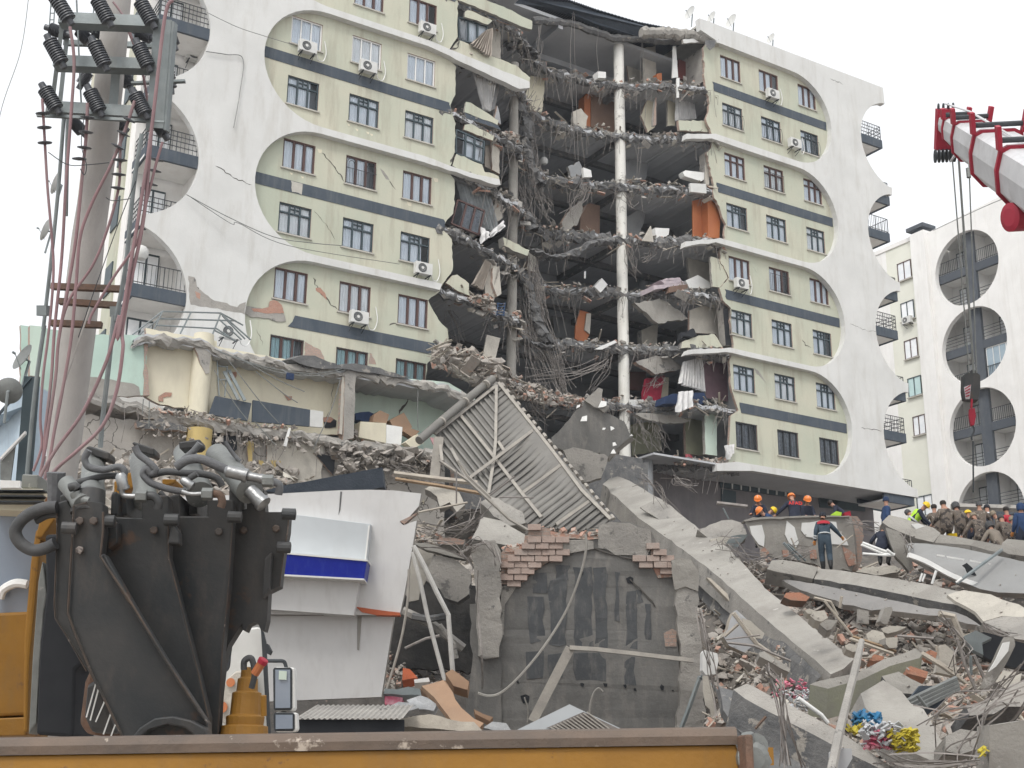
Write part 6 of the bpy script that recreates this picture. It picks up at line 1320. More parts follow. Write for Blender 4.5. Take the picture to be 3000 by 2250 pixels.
field('concrete debris behind the white shop wall',[(860,1080,50),(1300,1100,50),(1250,1300,40),(870,1300,40)],4200,.08,.9,4,[(protoC,5,0,1),(protoC,2,1,1),(protoS,1.5,3,2)])
field('mixed debris at the foot of the hollow beside the white shop wall',[(820,1480,33),(1060,1480,34),(1100,1640,27),(800,1640,27)],1500,.07,.45,5)
field('scattered debris under the feet of the rescuers',[(1450,1130,49),(2400,1190,46),(2300,1290,38),(1500,1260,39)],3500,.08,.5,6)
drop('fine broken masonry filling the gaps between the slabs at the lower right','e',[(80,250),(600,300),(2212,500),(2212,1493),(400,1493),(100,900)],6500,.03,.34,31)
drop('middling broken slabs and plaster lumps between the large slabs','e',[(80,250),(600,330),(2212,600),(2212,1493),(400,1493),(100,900)],1100,.18,.75,36,[(protoC,4,0,1),(protoC,2,1,1),([boxp(1,.7,.1)],2.5,0,1),([boxp(1,.7,.08)],1.3,4,.9),(protoB,1.2,2,.7),(protoS,2,3,2)],1.8)
drop('red brick pieces packed under the hanging ceiling slab','e',[(600,340),(1000,430),(1700,500),(1800,700),(1600,900),(1300,780),(1000,640),(700,460)],2600,.05,.32,32,REDK,2)
drop('grey debris slope climbing to the lower wing slab behind the grapple','D',[(150,930),(980,970),(980,1110),(150,1110)],2600,.1,.8,37,[(protoC,5,0,1),(protoC,2,1,1),(protoC,.6,4,1),(protoS,.8,3,2)],2)
drop('debris behind the bent pipes and the arched wall column','b',[(860,60),(1600,260),(1560,700),(1300,1000),(900,1100)],1500,.08,.6,33,None,2)
drop('debris heaped at the foot of the bent pipes','b',[(800,1380),(1450,1400),(1450,1659),(780,1659)],1300,.04,.3,34)

# ================================================================ large pieces in front of the block
def flatten(l):                                                   # put the outline on one plane
    xy = np.array([a[0] for a in l]); iz = np.array([1 / a[1] for a in l]); c = xy.mean(0); A = np.c_[(xy - c) / 300,np.ones(len(l))]
    A2 = np.r_[A,np.diag([.35,.35,0])]; k = np.linalg.lstsq(A2,np.r_[iz,0,0,0],rcond=None)[0] if iz.max() - iz.min() > 1e-5 else np.array([0,0,iz.mean()])
    return [CAM + ray(*p) / float(r_ @ k) for p,r_ in zip(xy,A)]
TOPS = []
def jpx(l,jg,seed):                                            # broken outline, kept in its own plane
    r_ = random.Random(seed); o_ = []; n = len(l)
    for i in range(n):
        (x0,y0),z0 = l[i]; (x1,y1),z1 = l[(i + 1) % n]; k = max(1,int(math.hypot(x1 - x0,y1 - y0) * z0 / F / .2)); a = jg * F / z0
        for j in range(k):
            t = j / k; s = (1.4 if r_.random() < .22 else .3) if j else .15; o_.append(((x0 + (x1 - x0) * t + r_.uniform(-a,a) * s,y0 + (y1 - y0) * t + r_.uniform(-a,a) * s),1 / ((1 - t) / z0 + t / z1)))
    return o_
def piece(nm,lb,cat,f,pts,z,ext,mats,jg=0,seed=1,group=None,mside=None,bevel=0,smooth=False):
    l = [(q(f if len(p) < 4 else p[3],p[0],p[1]),p[2] if len(p) > 2 and p[2] else z) for p in pts]
    if 'beam' in cat or 'column' in cat: jg *= .45
    if ext[2] <= -.08 and not any(len(p) > 2 for p in pts):        # lying pieces lean back
        cy = sum(a[0][1] for a in l) / len(l); l = [(a,z + (cy - a[1]) * z / F * 1.5) for a,_ in l]
    W_ = flatten(jpx(l,jg,seed) if jg else l)
    if abs(ext[2]) > .05 and cat != 'wall piece' and len(W_) > 3: TOPS.append((W_,min(a[1] for a in l)))
    c = sum(W_,Vector()) / len(W_); m = MB(); m.plate([p - c for p in W_],ext,0,mside)
    o = m.build(nm,mats,None,bevel=bevel); o.location = c; return tag(o,lb,cat,group)
def sub(par,nm,f,pts,z,ext,mt,jg=0,seed=1):
    o_ = par.location
    l = [(q(f,p[0],p[1]),p[2] if len(p) > 2 else z) for p in pts]
    W_ = [p - o_ for p in flatten(jpx(l,jg,seed) if jg else l)]
    m = MB(); m.plate(W_,ext); return m.build(nm,M[mt],par)
# ---- fallen metal roof
rf = empty('fallen_roof',loc=P('g',620,700,47),label='grey corrugated metal roof fallen on edge with its steel frame and gutter',cat='metal roof'); R0 = rf.location.copy()
def gz(x,y,dz=0): # plane of the sheet
    z = 50.5 - (y - 165) / 1065 * 6.5 - abs(x - 620) / 800 * 1.2; return P('g',x,y,z + dz) - R0
rightf = [(625,165),(1450,1150),(1420,1200),(1200,1245),(850,1200),(560,1010),(610,720)]; leftf = [(625,165),(185,540),(225,740),(430,880),(560,1010),(610,720)]
for pg in (rightf,leftf):
    m = MB(); m.plate([gz(*p) for p in pg],(0,.06,0)); m.build('sheet',M['gal'],rf)
def clip(pg,p,d):
    ts = []
    for i in range(len(pg)):
        a = Vector(pg[i]); b_ = Vector(pg[(i + 1) % len(pg)]); e_ = b_ - a; den = d.x * e_.y - d.y * e_.x
        if abs(den) < 1e-6: continue
        w_ = a - p; t = (w_.x * e_.y - w_.y * e_.x) / den; s = (w_.x * d.y - w_.y * d.x) / den
        if 0 <= s <= 1: ts.append(t)
    return (min(ts),max(ts)) if len(ts) > 1 else None
for pg,d,st,n in ((rightf,Vector((450,-345)).normalized(),Vector((.6,.8)),44),(leftf,Vector((.62,.78)),Vector((-.78,.62)),24)):
    m = MB()
    for k in range(-2,n):
        p = Vector((625,165)) + st * (k * 42 + 20); r_ = clip(pg,p,d)
        if r_ and r_[1] - r_[0] > 25:
            a = p + d * (r_[0] + 3); b_ = p + d * (r_[1] - 3); m.beam(gz(a.x,a.y,-.12),gz(b_.x,b_.y,-.12),.07,.1,(0,1,0));
    m.build('sheet_rib',M['gal'],rf)
def fb(l,w_=.11,nm='frame_bar',dz=-.25,mt='galf'):
    m = MB()
    for a,b_ in zip(l[:-1],l[1:]): m.beam(gz(*a,dz),gz(*b_,dz),w_,w_ * .7,(0,1,0))
    m.build(nm,M[mt],rf)
for l in ([(360,400),(605,705),(800,960),(950,1145)],[(425,865),(885,520)],[(810,970),(1085,770)],[(1055,1195),(1290,1030)],[(625,195),(620,580),(608,720),(568,975)],[(180,545),(625,195)],[(640,175),(820,400),(1010,640),(1240,950),(1450,1160)],[(640,600),(680,665)],[(215,570),(235,740)],[(300,650),(420,870)]): fb(l)
m = MB(); r_ = random.Random(3)
for k in range(22): a = Vector((650,190)).lerp(Vector((1440,1140)),k / 21); m.tube([gz(a.x + 14,a.y - 8,-.1),gz(a.x + 30,a.y + 16,-.1)],.07,6)
m.build('ridge_cap',M['galf'],rf)
m = MB(); m.tube([gz(68,592,-.7),gz(200,475,-.6),gz(450,265,-.5),gz(600,145,-.4)],.16,14); m.build('gutter_pipe',M['gal'],rf,smooth=True)
m = MB()
for t in (.3,.62,.9): a = gz(68 + 532 * t,592 - 447 * t,-.6); d = gz(600,145,-.4) - gz(68,592,-.7); m.lathe(a,d,[(.165,0),(.18,.01),(.18,.08),(.165,.09)],14)
m.build('pipe_clamp',M['galf'],rf)
m = MB(); m.beam(P('g',212,570,47) - R0,P('g',180,860,46.5) - R0,.35,.2,(0,1,0)); m.build('post',M['galf'],rf)
# ---- dark slab standing behind it
ds = piece('standing_slab','dark grey floor slab standing tilted on its corner in the middle of the gap','concrete slab','g',[(1000,605),(1120,470),(1250,315),(1300,290),(1400,380),(1545,455),(1600,560),(1500,640),(1430,715),(1290,690),(1110,665)],53,(.1,.5,-.06),[M['archp'],M['conc']],.12,3,None,1)
sub(ds,'edge_beam','g',[(1260,300),(1360,212),(1390,222),(1385,330),(1440,340),(1400,390),(1330,350)],52.8,(0,.6,0),'conc',.05)
piece('curved_slab','smaller grey slab with a pale broken top edge under the standing dark slab','concrete slab','g',[(1105,660),(1180,640),(1290,660),(1430,712),(1420,760),(1380,860),(1240,890),(1150,760)],51,(0,.4,0),[M['conc'],M['concl']],.06,5,None,1)
m = MB()
for x,y,s in ((1215,345,14),(1260,430,24),(1398,503,8),(1460,503,14),(1390,330,26),(1470,610,16),(1465,670,14),(1600,555,8)):
    p = P('g',x,y,52.7); q_ = .40687 * 52.7 / F; m.plate(jag([p + Vector((-s * q_,0,-s * q_)),p + Vector((s * q_,0,-s * q_ * .6)),p + Vector((s * q_,0,s * q_)),p + Vector((-s * q_ * .5,0,s * q_ * .8))],.05,.15,x,True),(0,.05,0))
tag(m.build('paper_scraps',M['pvc']),'white scraps stuck on the dark standing slab','scraps',None,'stuff')
# ---- long diagonal slab beam
bm_ = piece('diagonal_beam','longest concrete beam running diagonally down from the torn block to the bottom right','concrete beam','e',
      [(1390,905,51,'g'),(1440,865,51,'g'),(1500,848,51,'g'),(1580,880,50.5,'g'),(1850,1040,47,'g'),(2080,1225,44,'g'),(300,65,41.5,'e'),(530,325,36.5,'e'),(820,560,32,'e'),(1110,790,28.5,'e'),(1040,850,28.3,'e'),(960,885,28,'e'),(560,545,34,'e'),(215,240,39.5,'e'),(0,75,42,'e'),(1650,1150,46,'g')],40,(-.1,.35,-.6),[M['concl'],M['conc']],.07,6,None,1)
sub(bm_,'mortar_skin','g',[(1660,1070,46.9),(1760,1020,46.9),(1850,1045,46.7),(2085,1240,43.7),(2000,1340,43),(1850,1200,44.9)],45,(0,.05,-.02),'conc',.05)
piece('ledge_strip','dark underside ledge hanging along the longest diagonal beam','concrete beam','e',[(0,110,42),(215,275,39.6),(560,590,34),(900,895,28.6),(880,915,28.5),(500,640,34.5),(150,290,40),(0,160,42)],38,(-.2,.6,-.3),[M['concd'],M['concd']],.06,7)
piece('pale_plank','thin pale plank fixed under the longest diagonal beam','plank','e',[(155,258,38),(180,262,38),(372,440,36),(365,465,36),(330,440,36)],37,(0,.15,-.05),[M['woodp'],M['woodp']])
# ---- upright panel with the rescuers behind
up = piece('upright_slab','upright grey slab with white plaster patches in front of the orange helmets','concrete slab','d',[(195,428),(320,410),(640,400),(955,398),(985,520),(1000,670),(960,792),(820,800),(700,740),(560,715),(420,700),(330,655),(290,610),(240,520)],40.8,(.25,.5,.0),[M['concl'],M['conc']],.05,8,None,1)
for i,pts in enumerate(([(235,470),(325,462),(345,540),(340,620),(300,600),(250,530)],[(505,430),(560,480),(590,590),(570,625),(520,590),(492,530)],[(612,445),(740,430),(860,440),(870,500),(930,560),(948,610),(830,600),(790,640),(720,560),(640,545),(608,500)])):
    sub(up,'plaster_patch','d',pts,40.76,(0,.03,0),'pvc',.03,i)
sub(up,'brick_end','d',[(955,398),(1010,400),(1050,450),(1045,700),(1015,790),(975,795),(1000,670),(985,520)],41.0,(0,.8,0),'brickd',.05)
for i,pts in enumerate(([(905,615),(950,640),(1000,680),(1005,745),(950,760),(925,700)],[(670,640),(715,640),(722,705),(675,705)],[(310,640),(345,625),(378,660),(350,695),(315,690)],[(470,640),(520,645),(520,690),(480,690)])):
    sub(up,'bare_brick','d',pts,40.74,(0,.05,0),'red',.03,i)
sub(up,'top_edge','d',[(195,425),(320,405),(640,395),(955,393),(955,404),(640,408),(320,420),(200,436)],40.7,(0,.5,0),'concl',.02)
# ---- beams of the middle right
b1 = piece('beam_block','short square beam block at the head of the long horizontal beam','concrete beam','d',[(362,780),(395,718),(470,712),(600,732),(728,770),(695,850),(560,822),(440,800)],38,(0,.5,-.35),[M['concl'],M['conc']],.04,9,None,1)
b2 = piece('long_beam','long pale beam running under the climbing man to the right edge','concrete beam','d',[(728,775,37.8),(900,790,37.3),(1180,832,36.3),(1480,882,35),(1760,945,33.5),(2000,1010,32.5),(2300,1090,31),(2300,1135,30.8),(1900,1080,32.3),(1640,1025,33.4),(1180,930,35.5),(1000,895,36.3),(700,852,37.4)],35,(0,.5,-.42),[M['concl'],M['concd']],.035,10,None,1)
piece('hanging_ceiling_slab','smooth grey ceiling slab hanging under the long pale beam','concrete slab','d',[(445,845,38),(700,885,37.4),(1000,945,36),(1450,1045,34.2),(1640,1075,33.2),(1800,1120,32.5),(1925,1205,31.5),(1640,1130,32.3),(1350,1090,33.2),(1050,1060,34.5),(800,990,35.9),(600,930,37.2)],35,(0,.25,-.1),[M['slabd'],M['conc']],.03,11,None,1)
piece('plaster_skin','broad white plaster skin over the right end of the long beam','plaster piece','d',[(1660,965,33.2),(1780,932,33),(1900,950,32.6),(2050,1000,32),(2300,1060,31.2),(2300,1140,30.6),(2050,1118,31.3),(1920,1158,31.2),(1860,1085,32),(1720,1010,33)],32,(0,.08,-.06),[M['plast'],M['plast']],.05,12)
piece('curved_slab','curved brown grey slab below the broad white plaster skin','concrete slab','d',[(1920,1160,31),(2060,1122,30.8),(2300,1130,30.3),(2300,1300,29.5),(2150,1280,29.7),(2020,1225,30.3)],30.5,(0,.3,-.1),[M['conc'],M['conc']],.04,13)
piece('broken_beam','thick beam head with a white plaster patch beside the yellow helmet','concrete beam','d',[(1190,440),(1240,390),(1330,410),(1440,445),(1560,482),(1612,520),(1560,588),(1440,560),(1235,475)],39,(.0,.6,-.35),[M['concl'],M['conc']],.05,14,None,1)
piece('plaster_patch','white plaster patch on top of the thick beam head','plaster piece','d',[(1398,458),(1450,450),(1535,490),(1525,522),(1450,505)],38.9,(0,.05,-.03),[M['pvc']],.02,15)
piece('broken_post','broken concrete post slanting down from the thick beam head','concrete post','d',[(1215,478),(1310,510),(1350,580),(1375,640),(1412,765),(1385,795),(1340,740),(1290,690),(1250,590)],38.6,(.1,.45,0),[M['concl'],M['conc']],.05,16,None,1)
piece('long_beam','pale beam between the thick beam head and the right edge, in front of the camouflage jackets','concrete beam','d',[(1605,528,38.5),(1760,552,38),(2052,608,37),(2075,640,36.8),(2050,665,36.6),(1800,605,37.6),(1570,588,38.3)],37,(0,.4,-.5),[M['concl'],M['conc']],.035,17,None,1)
piece('beam_block','square beam block at the right edge above the grey wall panel','concrete beam','d',[(2040,640),(2055,592),(2090,562),(2260,578),(2260,690),(2100,672)],36.5,(0,.5,-.4),[M['concl'],M['conc']],.04,18,None,1)
gp = piece('fallen_wall','large smooth grey wall panel lying aslant at the right edge','concrete slab','d',[(1362,600,38),(1400,590,38),(1570,605,37.7),(1800,635,37),(2050,690,36),(2300,745,35),(2300,960,33),(2080,950,33.8),(1900,925,34.5),(1740,865,35.5),(1520,760,36.8),(1395,690,37.6)],36,(.1,.25,-.1),[M['slabp'],M['conc']],.03,19,None,1)
for i,pts in enumerate(([(1580,672),(1640,680),(1640,692),(1585,685)],[(1655,685),(1785,706),(1780,716),(1660,700)],[(1820,712),(1905,728),(1900,738),(1822,725)],[(1960,738),(2055,752),(2050,764),(1962,752)])): sub(gp,'plaster_strip','d',pts,35.6,(0,.03,0),'pvc',.015,i)
sub(gp,'wall_hole','d',[(1770,752),(1800,735),(1840,770),(1870,825),(1810,815),(1790,770)],35.3,(0,.05,0),'dark',.02)
m = MB(); m.tube(spline([P('d',x,y,35) for x,y in ((1378,678),(1500,725),(1700,832),(1900,900),(2075,928))],6),.09,4); tag(m.build('white_trim_strip',M['pvc']),'long white strip curving across the smooth grey wall panel','trim strip')
m = MB(); m.tube([P('d',1728,880,34.3),P('d',2052,640,35.5)],.05,6); tag(m.build('thin_pole',M['steel']),'thin grey pole leaning on the smooth grey wall panel','pole')
HP = [ # name, label, category, frame, pts, z, ext, top material, side material, jag
 ('plaster_slab','flat cream slab behind the man climbing','slab','d',[(1000,797),(1060,770),(1180,760),(1275,755),(1325,782),(1300,802),(1150,826)],38.2,(0,.3,-.12),'plast','conc',.04),
 ('leaning_slab','brown grey slab with a white stripe left of the upright slab','concrete slab','p',[(575,1010),(860,900),(980,895),(1100,930),(1160,1060),(900,1120),(720,1125)],42,(0,.5,-.2),'conc','concl',.05),
 ('metal_sheet','pale blue grey metal sheet bent below the brown grey slab','metal sheet','p',[(880,1215),(975,1085),(1180,1070),(1050,1215),(990,1240)],41,(0,.05,0),'steel','steel',.02),
 ('concrete_lump','white topped lump left of the bent metal sheet','concrete lump','p',[(720,1130),(840,1095),(960,1100),(920,1180),(800,1230)],41.3,(0,.5,-.2),'plast','conc',.05),
 ('concrete_column','fallen square column with a mossy green side crossing the brick heap','concrete column','d',[(670,1610),(720,1590),(1020,1525),(1200,1430),(1430,1350),(1480,1392),(1460,1420),(1240,1480),(1040,1575),(800,1640)],24.5,(0,.3,-.55),'concl','greenc',.03),
 ('concrete_column','broken column with peeling white face standing at the right edge','concrete column','d',[(2062,1275),(2138,1262),(2150,1320),(2100,1420),(2000,1590),(1960,1640),(1890,1640),(1950,1500)],24,(.15,.4,0),'concl','conc',.05),
 ('plaster_patch','white plaster left on the broken column at the right edge','plaster piece','d',[(2062,1310),(2110,1300),(2100,1370),(2010,1480),(1960,1520),(2010,1430)],23.9,(0,.04,0),'pvc','pvc',.03),
 ('concrete_slab','wide grey slab sliding down to the yellow packets','concrete slab','e',[(1155,1010),(1300,925),(1420,1000),(1560,1110),(1640,1250),(1720,1430),(1600,1440),(1440,1360),(1300,1230),(1180,1100)],20.5,(-.1,.4,-.3),'concl','conc',.04),
 ('concrete_slab','pale slab end jutting out over the dark hollow above the packets','concrete slab','e',[(1290,900),(1400,870),(1560,950),(1530,1020),(1430,1010),(1340,960)],22.5,(0,.4,-.3),'concl','concd',.05),
 ('fallen_beam','long dark beam at the bottom with a pale dusty top','concrete beam','e',[(330,985),(420,945),(620,1050),(820,1150),(1020,1260),(1200,1380),(1370,1493),(1270,1493),(1000,1360),(780,1240),(560,1130)],21.5,(-.15,.3,-.8),'conc','concd',.05),
 ('dark_wall_piece','dark wall piece under the long dark beam at the bottom','wall piece','e',[(235,965),(330,995),(560,1140),(780,1250),(1000,1370),(1200,1480),(1200,1600),(600,1600),(420,1300),(260,1120)],22.2,(0,.3,-.1),'concd','concd',.06),
 ('thin_slab','thin slab edge above the red and pink scraps','concrete slab','e',[(495,745),(530,735),(700,850),(690,872),(640,850),(500,770)],27,(0,.4,-.1),'concl','conc',.03),
 ('concrete_block','rough block of concrete at the lower right edge','concrete block','e',[(1830,1090),(2000,1060),(2120,950),(2230,930),(2230,1100),(2020,1140),(1860,1150)],20,(0,.8,-.3),'conc','concd',.08),
 ('concrete_column','pale broken column at the bottom right corner','concrete column','e',[(1990,1215),(2080,1205),(2240,1180),(2240,1520),(1985,1520)],17.5,(0,.5,0),'concl','conc',.04),
 ('concrete_block','lumpy grey block beside the pale corner column','concrete block','e',[(1700,1290),(1800,1240),(1920,1260),(1940,1360),(1800,1400),(1700,1380)],18.8,(0,.6,-.2),'conc','conc',.08),
 ('dark_box','open grey box half buried at the bottom beside the grey pole','box','e',[(1000,1390),(1040,1365),(1095,1368),(1100,1430),(1060,1500),(1000,1500)],18.5,(0,.5,0),'slab','slab',0),
 ('cream_block','big cream block leaning right of the brick heap','plaster block','e',[(1655,700),(1700,690),(1760,740),(1780,860),(1760,900),(1640,870)],26,(.1,.5,0),'plast','plast',.05),
 ('cream_slab','cream slab at the right edge under the broken column','plaster block','e',[(2030,935),(2080,860),(2195,880),(2180,960),(2100,985)],22.3,(0,.4,-.2),'plast','conc',.04),
 ('board','grey board standing in the brick heap','board','e',[(1138,462),(1205,475),(1208,560),(1135,555)],29.8,(0,.12,0),'conc','conc',.01),
 ('concrete_piece','pale rough post end standing in the brick heap','concrete piece','e',[(1280,540),(1310,455),(1355,448),(1362,470),(1325,562),(1300,560)],29.6,(0,.35,0),'concl','conc',.03),
 ('concrete_piece','grey slab piece tipped left of the standing board','concrete piece','e',[(888,560),(930,530),(1005,535),(965,590),(935,602)],29.4,(0,.25,-.15),'concl','conc',.02),
 ('plaster_piece','cream plaster lump near the top of the brick heap','plaster piece','e',[(826,505),(850,478),(920,470),(942,520),(900,545),(860,535)],30,(0,.3,-.15),'plast','plast',.04),
 ('plaster_piece','small cream plaster lump beside the tile fragments','plaster piece','e',[(790,470),(820,460),(860,472),(850,495),(810,492)],30.5,(0,.2,-.1),'plast','plast',.03),
 ('plaster_piece','flat cream plaster sheet right of the middle of the brick heap','plaster piece','e',[(1285,590),(1340,570),(1455,578),(1400,605),(1330,622),(1300,612)],28.5,(0,.3,-.08),'plast','conc',.02),
 ('plaster_piece','large bent cream plaster sheet in the middle of the brick heap','plaster piece','e',[(1190,625),(1230,595),(1300,612),(1320,660),(1262,685),(1200,665)],27.6,(0,.3,-.1),'plast','plast',.04),
 ('plaster_piece','white plaster shard beside the hollow bricks','plaster piece','e',[(1050,700),(1080,685),(1140,705),(1150,735),(1100,742),(1060,722)],26.8,(0,.25,-.1),'plast','plast',.03),
 ('concrete_piece','square grey block below the bent plaster sheet','concrete piece','e',[(1318,650),(1395,645),(1390,712),(1340,715),(1316,690)],27,(0,.5,0),'plast','conc',.03),
 ('brick_piece','big terracotta brick panel below the crossing column','brick','e',[(1450,850),(1475,832),(1590,870),(1580,910),(1455,880)],24,(0,.3,-.1),'oranb','oranb',.01),
 ('brick_piece','terracotta brick lying above the crossing column','brick','e',[(1210,790),(1240,755),(1305,770),(1300,795),(1235,800)],25.5,(0,.3,-.1),'oranb','oranb',.01),
 ('brick_piece','terracotta brick near the cream block','brick','e',[(1575,745),(1600,725),(1650,745),(1640,780),(1590,765)],25.5,(0,.3,-.1),'oranb','oranb',.01),
 ('rust_drum','rust red drum part under the long beam','drum','e',[(655,385),(670,358),(760,355),(825,385),(800,412),(700,405)],33,(0,.5,-.1),'oranb','rust',.02),
 ('cupboard','crushed slatted cupboard under the longest diagonal beam','cupboard','e',[(265,640),(330,480),(350,468),(520,625),(515,655),(400,745),(300,700)],30,(0,.5,0),'slab','woodp',.02),
 ('beige_board','beige board on the crushed slatted cupboard','board','e',[(385,520),(440,540),(530,620),(515,655),(455,650),(400,575)],29.9,(0,.06,0),'plast','plast',.03),
 ('water_heater','dented white box among cables beside the arched wall','appliance','e',[(130,745),(140,728),(225,750),(232,800),(215,885),(150,892),(128,860)],28.5,(0,.4,0),'pvc','pvc',.02),
 ('shredded_sheet','shredded white sheet hanging below the dented white box','sheet','e',[(130,895),(165,900),(205,1000),(210,1130),(195,1220),(180,1120),(150,1090),(132,1000)],28.3,(0,.1,0),'plast','plast',.06),
 ('pipe_pile_board','dark board under the grey pipes','board','e',[(1450,1070),(1540,960),(1700,960),(1700,1060),(1560,1170)],21.6,(0,.1,0),'band','band',0),
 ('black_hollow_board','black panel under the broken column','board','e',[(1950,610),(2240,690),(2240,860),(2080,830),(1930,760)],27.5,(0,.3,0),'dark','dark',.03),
 ('grey_sheet','grey sheet bent over the hollow at right','sheet','e',[(1820,640),(1900,600),(2005,650),(1940,680),(1950,760),(1870,720)],27.2,(0,.08,-.05),'steel','steel',.03),
 ('fallen_lintel','pale beam resting behind the arched wall under the metal roof','concrete beam','b',[(1430,560),(1480,470),(1500,400),(1640,430),(1810,530),(1900,600),(1840,640),(1640,600)],38,(0,.6,-.3),'concl','concl',.04),
 ('concrete_lump','rough concrete block on the pale beam under the metal roof','concrete lump','b',[(1490,300),(1560,262),(1620,270),(1800,370),(1815,450),(1700,470),(1590,400)],39,(0,.6,-.2),'conc','conc',.07),
 ('rubble_bulk','bulky mass of broken concrete and bars beside the white shop wall','broken concrete','b',[(1110,790),(1150,680),(1250,690),(1330,720),(1420,800),(1410,960),(1330,1020),(1240,990),(1200,920),(1100,860)],35,(0,.8,0),'conc','concd',.09),
 ('plaster_wall_piece','torn pale wall sheet beside the white shop wall','wall piece','b',[(1000,620),(1080,630),(1165,690),(1130,800),(1100,870),(1050,1000),(980,1012),(945,950),(960,800)],35.5,(0,.15,0),'plast','conc',.05),
 ('concrete_ledge','thin broken ledge above the torn pale wall sheet','concrete ledge','b',[(1010,592),(1100,590),(1240,630),(1380,690),(1390,710),(1250,680),(1100,640)],34.9,(0,.4,0),'concl','conc',.03),
 ('hollow_brick','grey hollow brick block above the bulky broken mass','brick block','b',[(1180,570),(1210,552),(1330,560),(1385,575),(1370,600),(1250,605),(1190,595)],36,(0,.4,-.1),'brickd','conc',.03),
 ('fallen_lumps','white broken boards poking out behind the white shop wall','boards','b',[(1090,200),(1160,170),(1250,180),(1340,230),(1380,320),(1320,370),(1270,300),(1200,330),(1180,260)],41,(0,.5,-.1),'plast','conc',.09),
]
for i,t in enumerate(HP): piece(t[0],t[1],t[2],t[3],t[4],t[5],t[6],[M[t[7]],M[t[8]]],t[9],40 + i,None,1)
m = MB(); r_ = random.Random(8); pts = []
for W_,zz in TOPS:
    if zz > 45: continue
    c = sum(W_,Vector()) / len(W_); n = len(W_)
    for i in range(int((10 + 6 * (W_[0] - W_[n // 2]).length) * .35)):
        k = r_.randrange(n); a = c.lerp(W_[k].lerp(W_[(k + 1) % n],r_.random()),r_.random() ** .6); pts.append((a.x,a.y - .01,a.z + .02))
scat(m,pts,[(protoC,5,0,1)],.02,.1,5,4,.1); tag(m.build('rubble',RM()),'small crumbs and dust lumps lying on the fallen slabs and beams','rubble',None,'stuff')
# ---- arched wall
ZA = 33.0
aw = empty('arched_wall',loc=P('c',800,1370,ZA),label='sooty broken wall with an arch outline and exposed brick on top',cat='broken wall'); A0 = aw.location.copy()
def az(nm,pts,z,t,mt,jg=.03,seed=1,mside='conc'):
    W_ = [P('c',x,y,z) - A0 for x,y in pts]
    if jg: W_ = jag(W_,jg,.22,seed,True)
    m = MB(); m.plate(W_,(0,t,0),0,1); return m.build(nm,[M[mt],M[mside]],aw)
az('wall',[(165,110),(205,75),(330,68),(450,62),(610,60),(620,12),(860,12),(870,-80),(950,-110),(1100,-100),(1240,-60),(1290,100),(1400,160),(1430,300),(1480,1500),(20,1500),(20,700),(165,650)],ZA,.5,'archp',.05,2,'brickd')
az('brick_courses',[(165,110),(205,75),(330,68),(335,-15),(365,-15),(375,-85),(455,-80),(520,-60),(530,10),(610,14),(620,130),(540,170),(480,195),(400,245),(330,320),(280,342),(165,340)],ZA - .04,.4,'brickd',.02,3,'red')
def inpoly(x,y,pg):
    c = False
    for i in range(len(pg)):
        x1,y1 = pg[i]; x2,y2 = pg[i - 1]
        if (y1 > y) != (y2 > y) and x < (x2 - x1) * (y - y1) / (y2 - y1) + x1: c = not c
    return c
BP = [(165,110),(205,75),(330,62),(335,-15),(365,-20),(375,-88),(455,-84),(525,-55),(530,10),(615,14),(625,128),(540,168),(480,193),(400,243),(330,318),(280,340),(165,340)]
BQ = [(1245,-40),(1290,20),(1400,120),(1420,270),(1300,285),(1262,230),(1100,150),(1245,150)]
for pg,mt in ((BP,'brickp'),(BQ,'brickp')):
    m = MB(); r_ = random.Random(12); q_ = .40687 * ZA / F
    for j in range(-3,12):
        for i in range(0,20):
            x = 110 + i * 100 + (50 if j % 2 else 0) + r_.uniform(-3,3); y = j * 45 + 18
            if inpoly(x,y,pg) and r_.random() < .95:
                c = P('c',x,y,ZA - .06 + r_.uniform(-.03,.02)) - A0; m.box(c,(98 * q_ * r_.uniform(.93,1),.18,43.5 * q_),Matrix.Rotation(r_.uniform(-.03,.03),3,'Y'))
    m.build('brick_blocks',M[mt],aw,bevel=.006)
m = MB(); r_ = random.Random(4)
pts = [tuple(P('c',x + r_.uniform(-14,14),y + r_.uniform(-16,10),ZA + r_.uniform(0,.4)) - A0) for x,y in ((195,95),(240,75),(300,66),(470,-60),(540,-48),(610,-35),(680,-22),(750,-14),(820,-14),(860,-20),(1260,60),(1290,120),(1330,160),(1370,210),(1400,260),(1300,200),(1340,240)) for _ in range(9)]
scat(m,pts,[(protoB,2,0,1),(protoC,3,0,.8),(protoC,1,1,1)],.06,.26,9,1.5); m.build('broken_brick_top',[M['red'],M['dustc']],aw)
az('red_brick_edge',[(195,100),(210,72),(330,62),(330,82),(250,100)],ZA - .06,.3,'red',.03,4)
az('red_brick_edge',[(525,-50),(600,-35),(720,-15),(860,-12),(865,12),(700,12),(530,5)],ZA - .06,.3,'red',.03,4)
az('render_patch',[(610,22),(830,20),(835,80),(740,95),(620,122)],ZA - .08,.05,'conc',.02,5)
az('render_patch',[(868,-85),(948,-112),(1090,-104),(1150,-75),(1242,-58),(1250,60),(1215,140),(1100,128),(990,122),(930,88),(866,78)],ZA - .05,.05,'conc',.015,6)
az('brick_hole',[(1245,150),(1330,135),(1390,190),(1420,270),(1300,280),(1270,230)],ZA - .06,.06,'red',.05,7,'red')
az('brick_hole',[(1250,75),(1290,60),(1300,130),(1245,135)],ZA - .06,.06,'brickd',.02,7,'red')
az('bare_brick_patch',[(1340,690),(1400,655),(1435,665),(1432,780),(1350,780)],ZA - .03,.04,'brickd',.02,7)
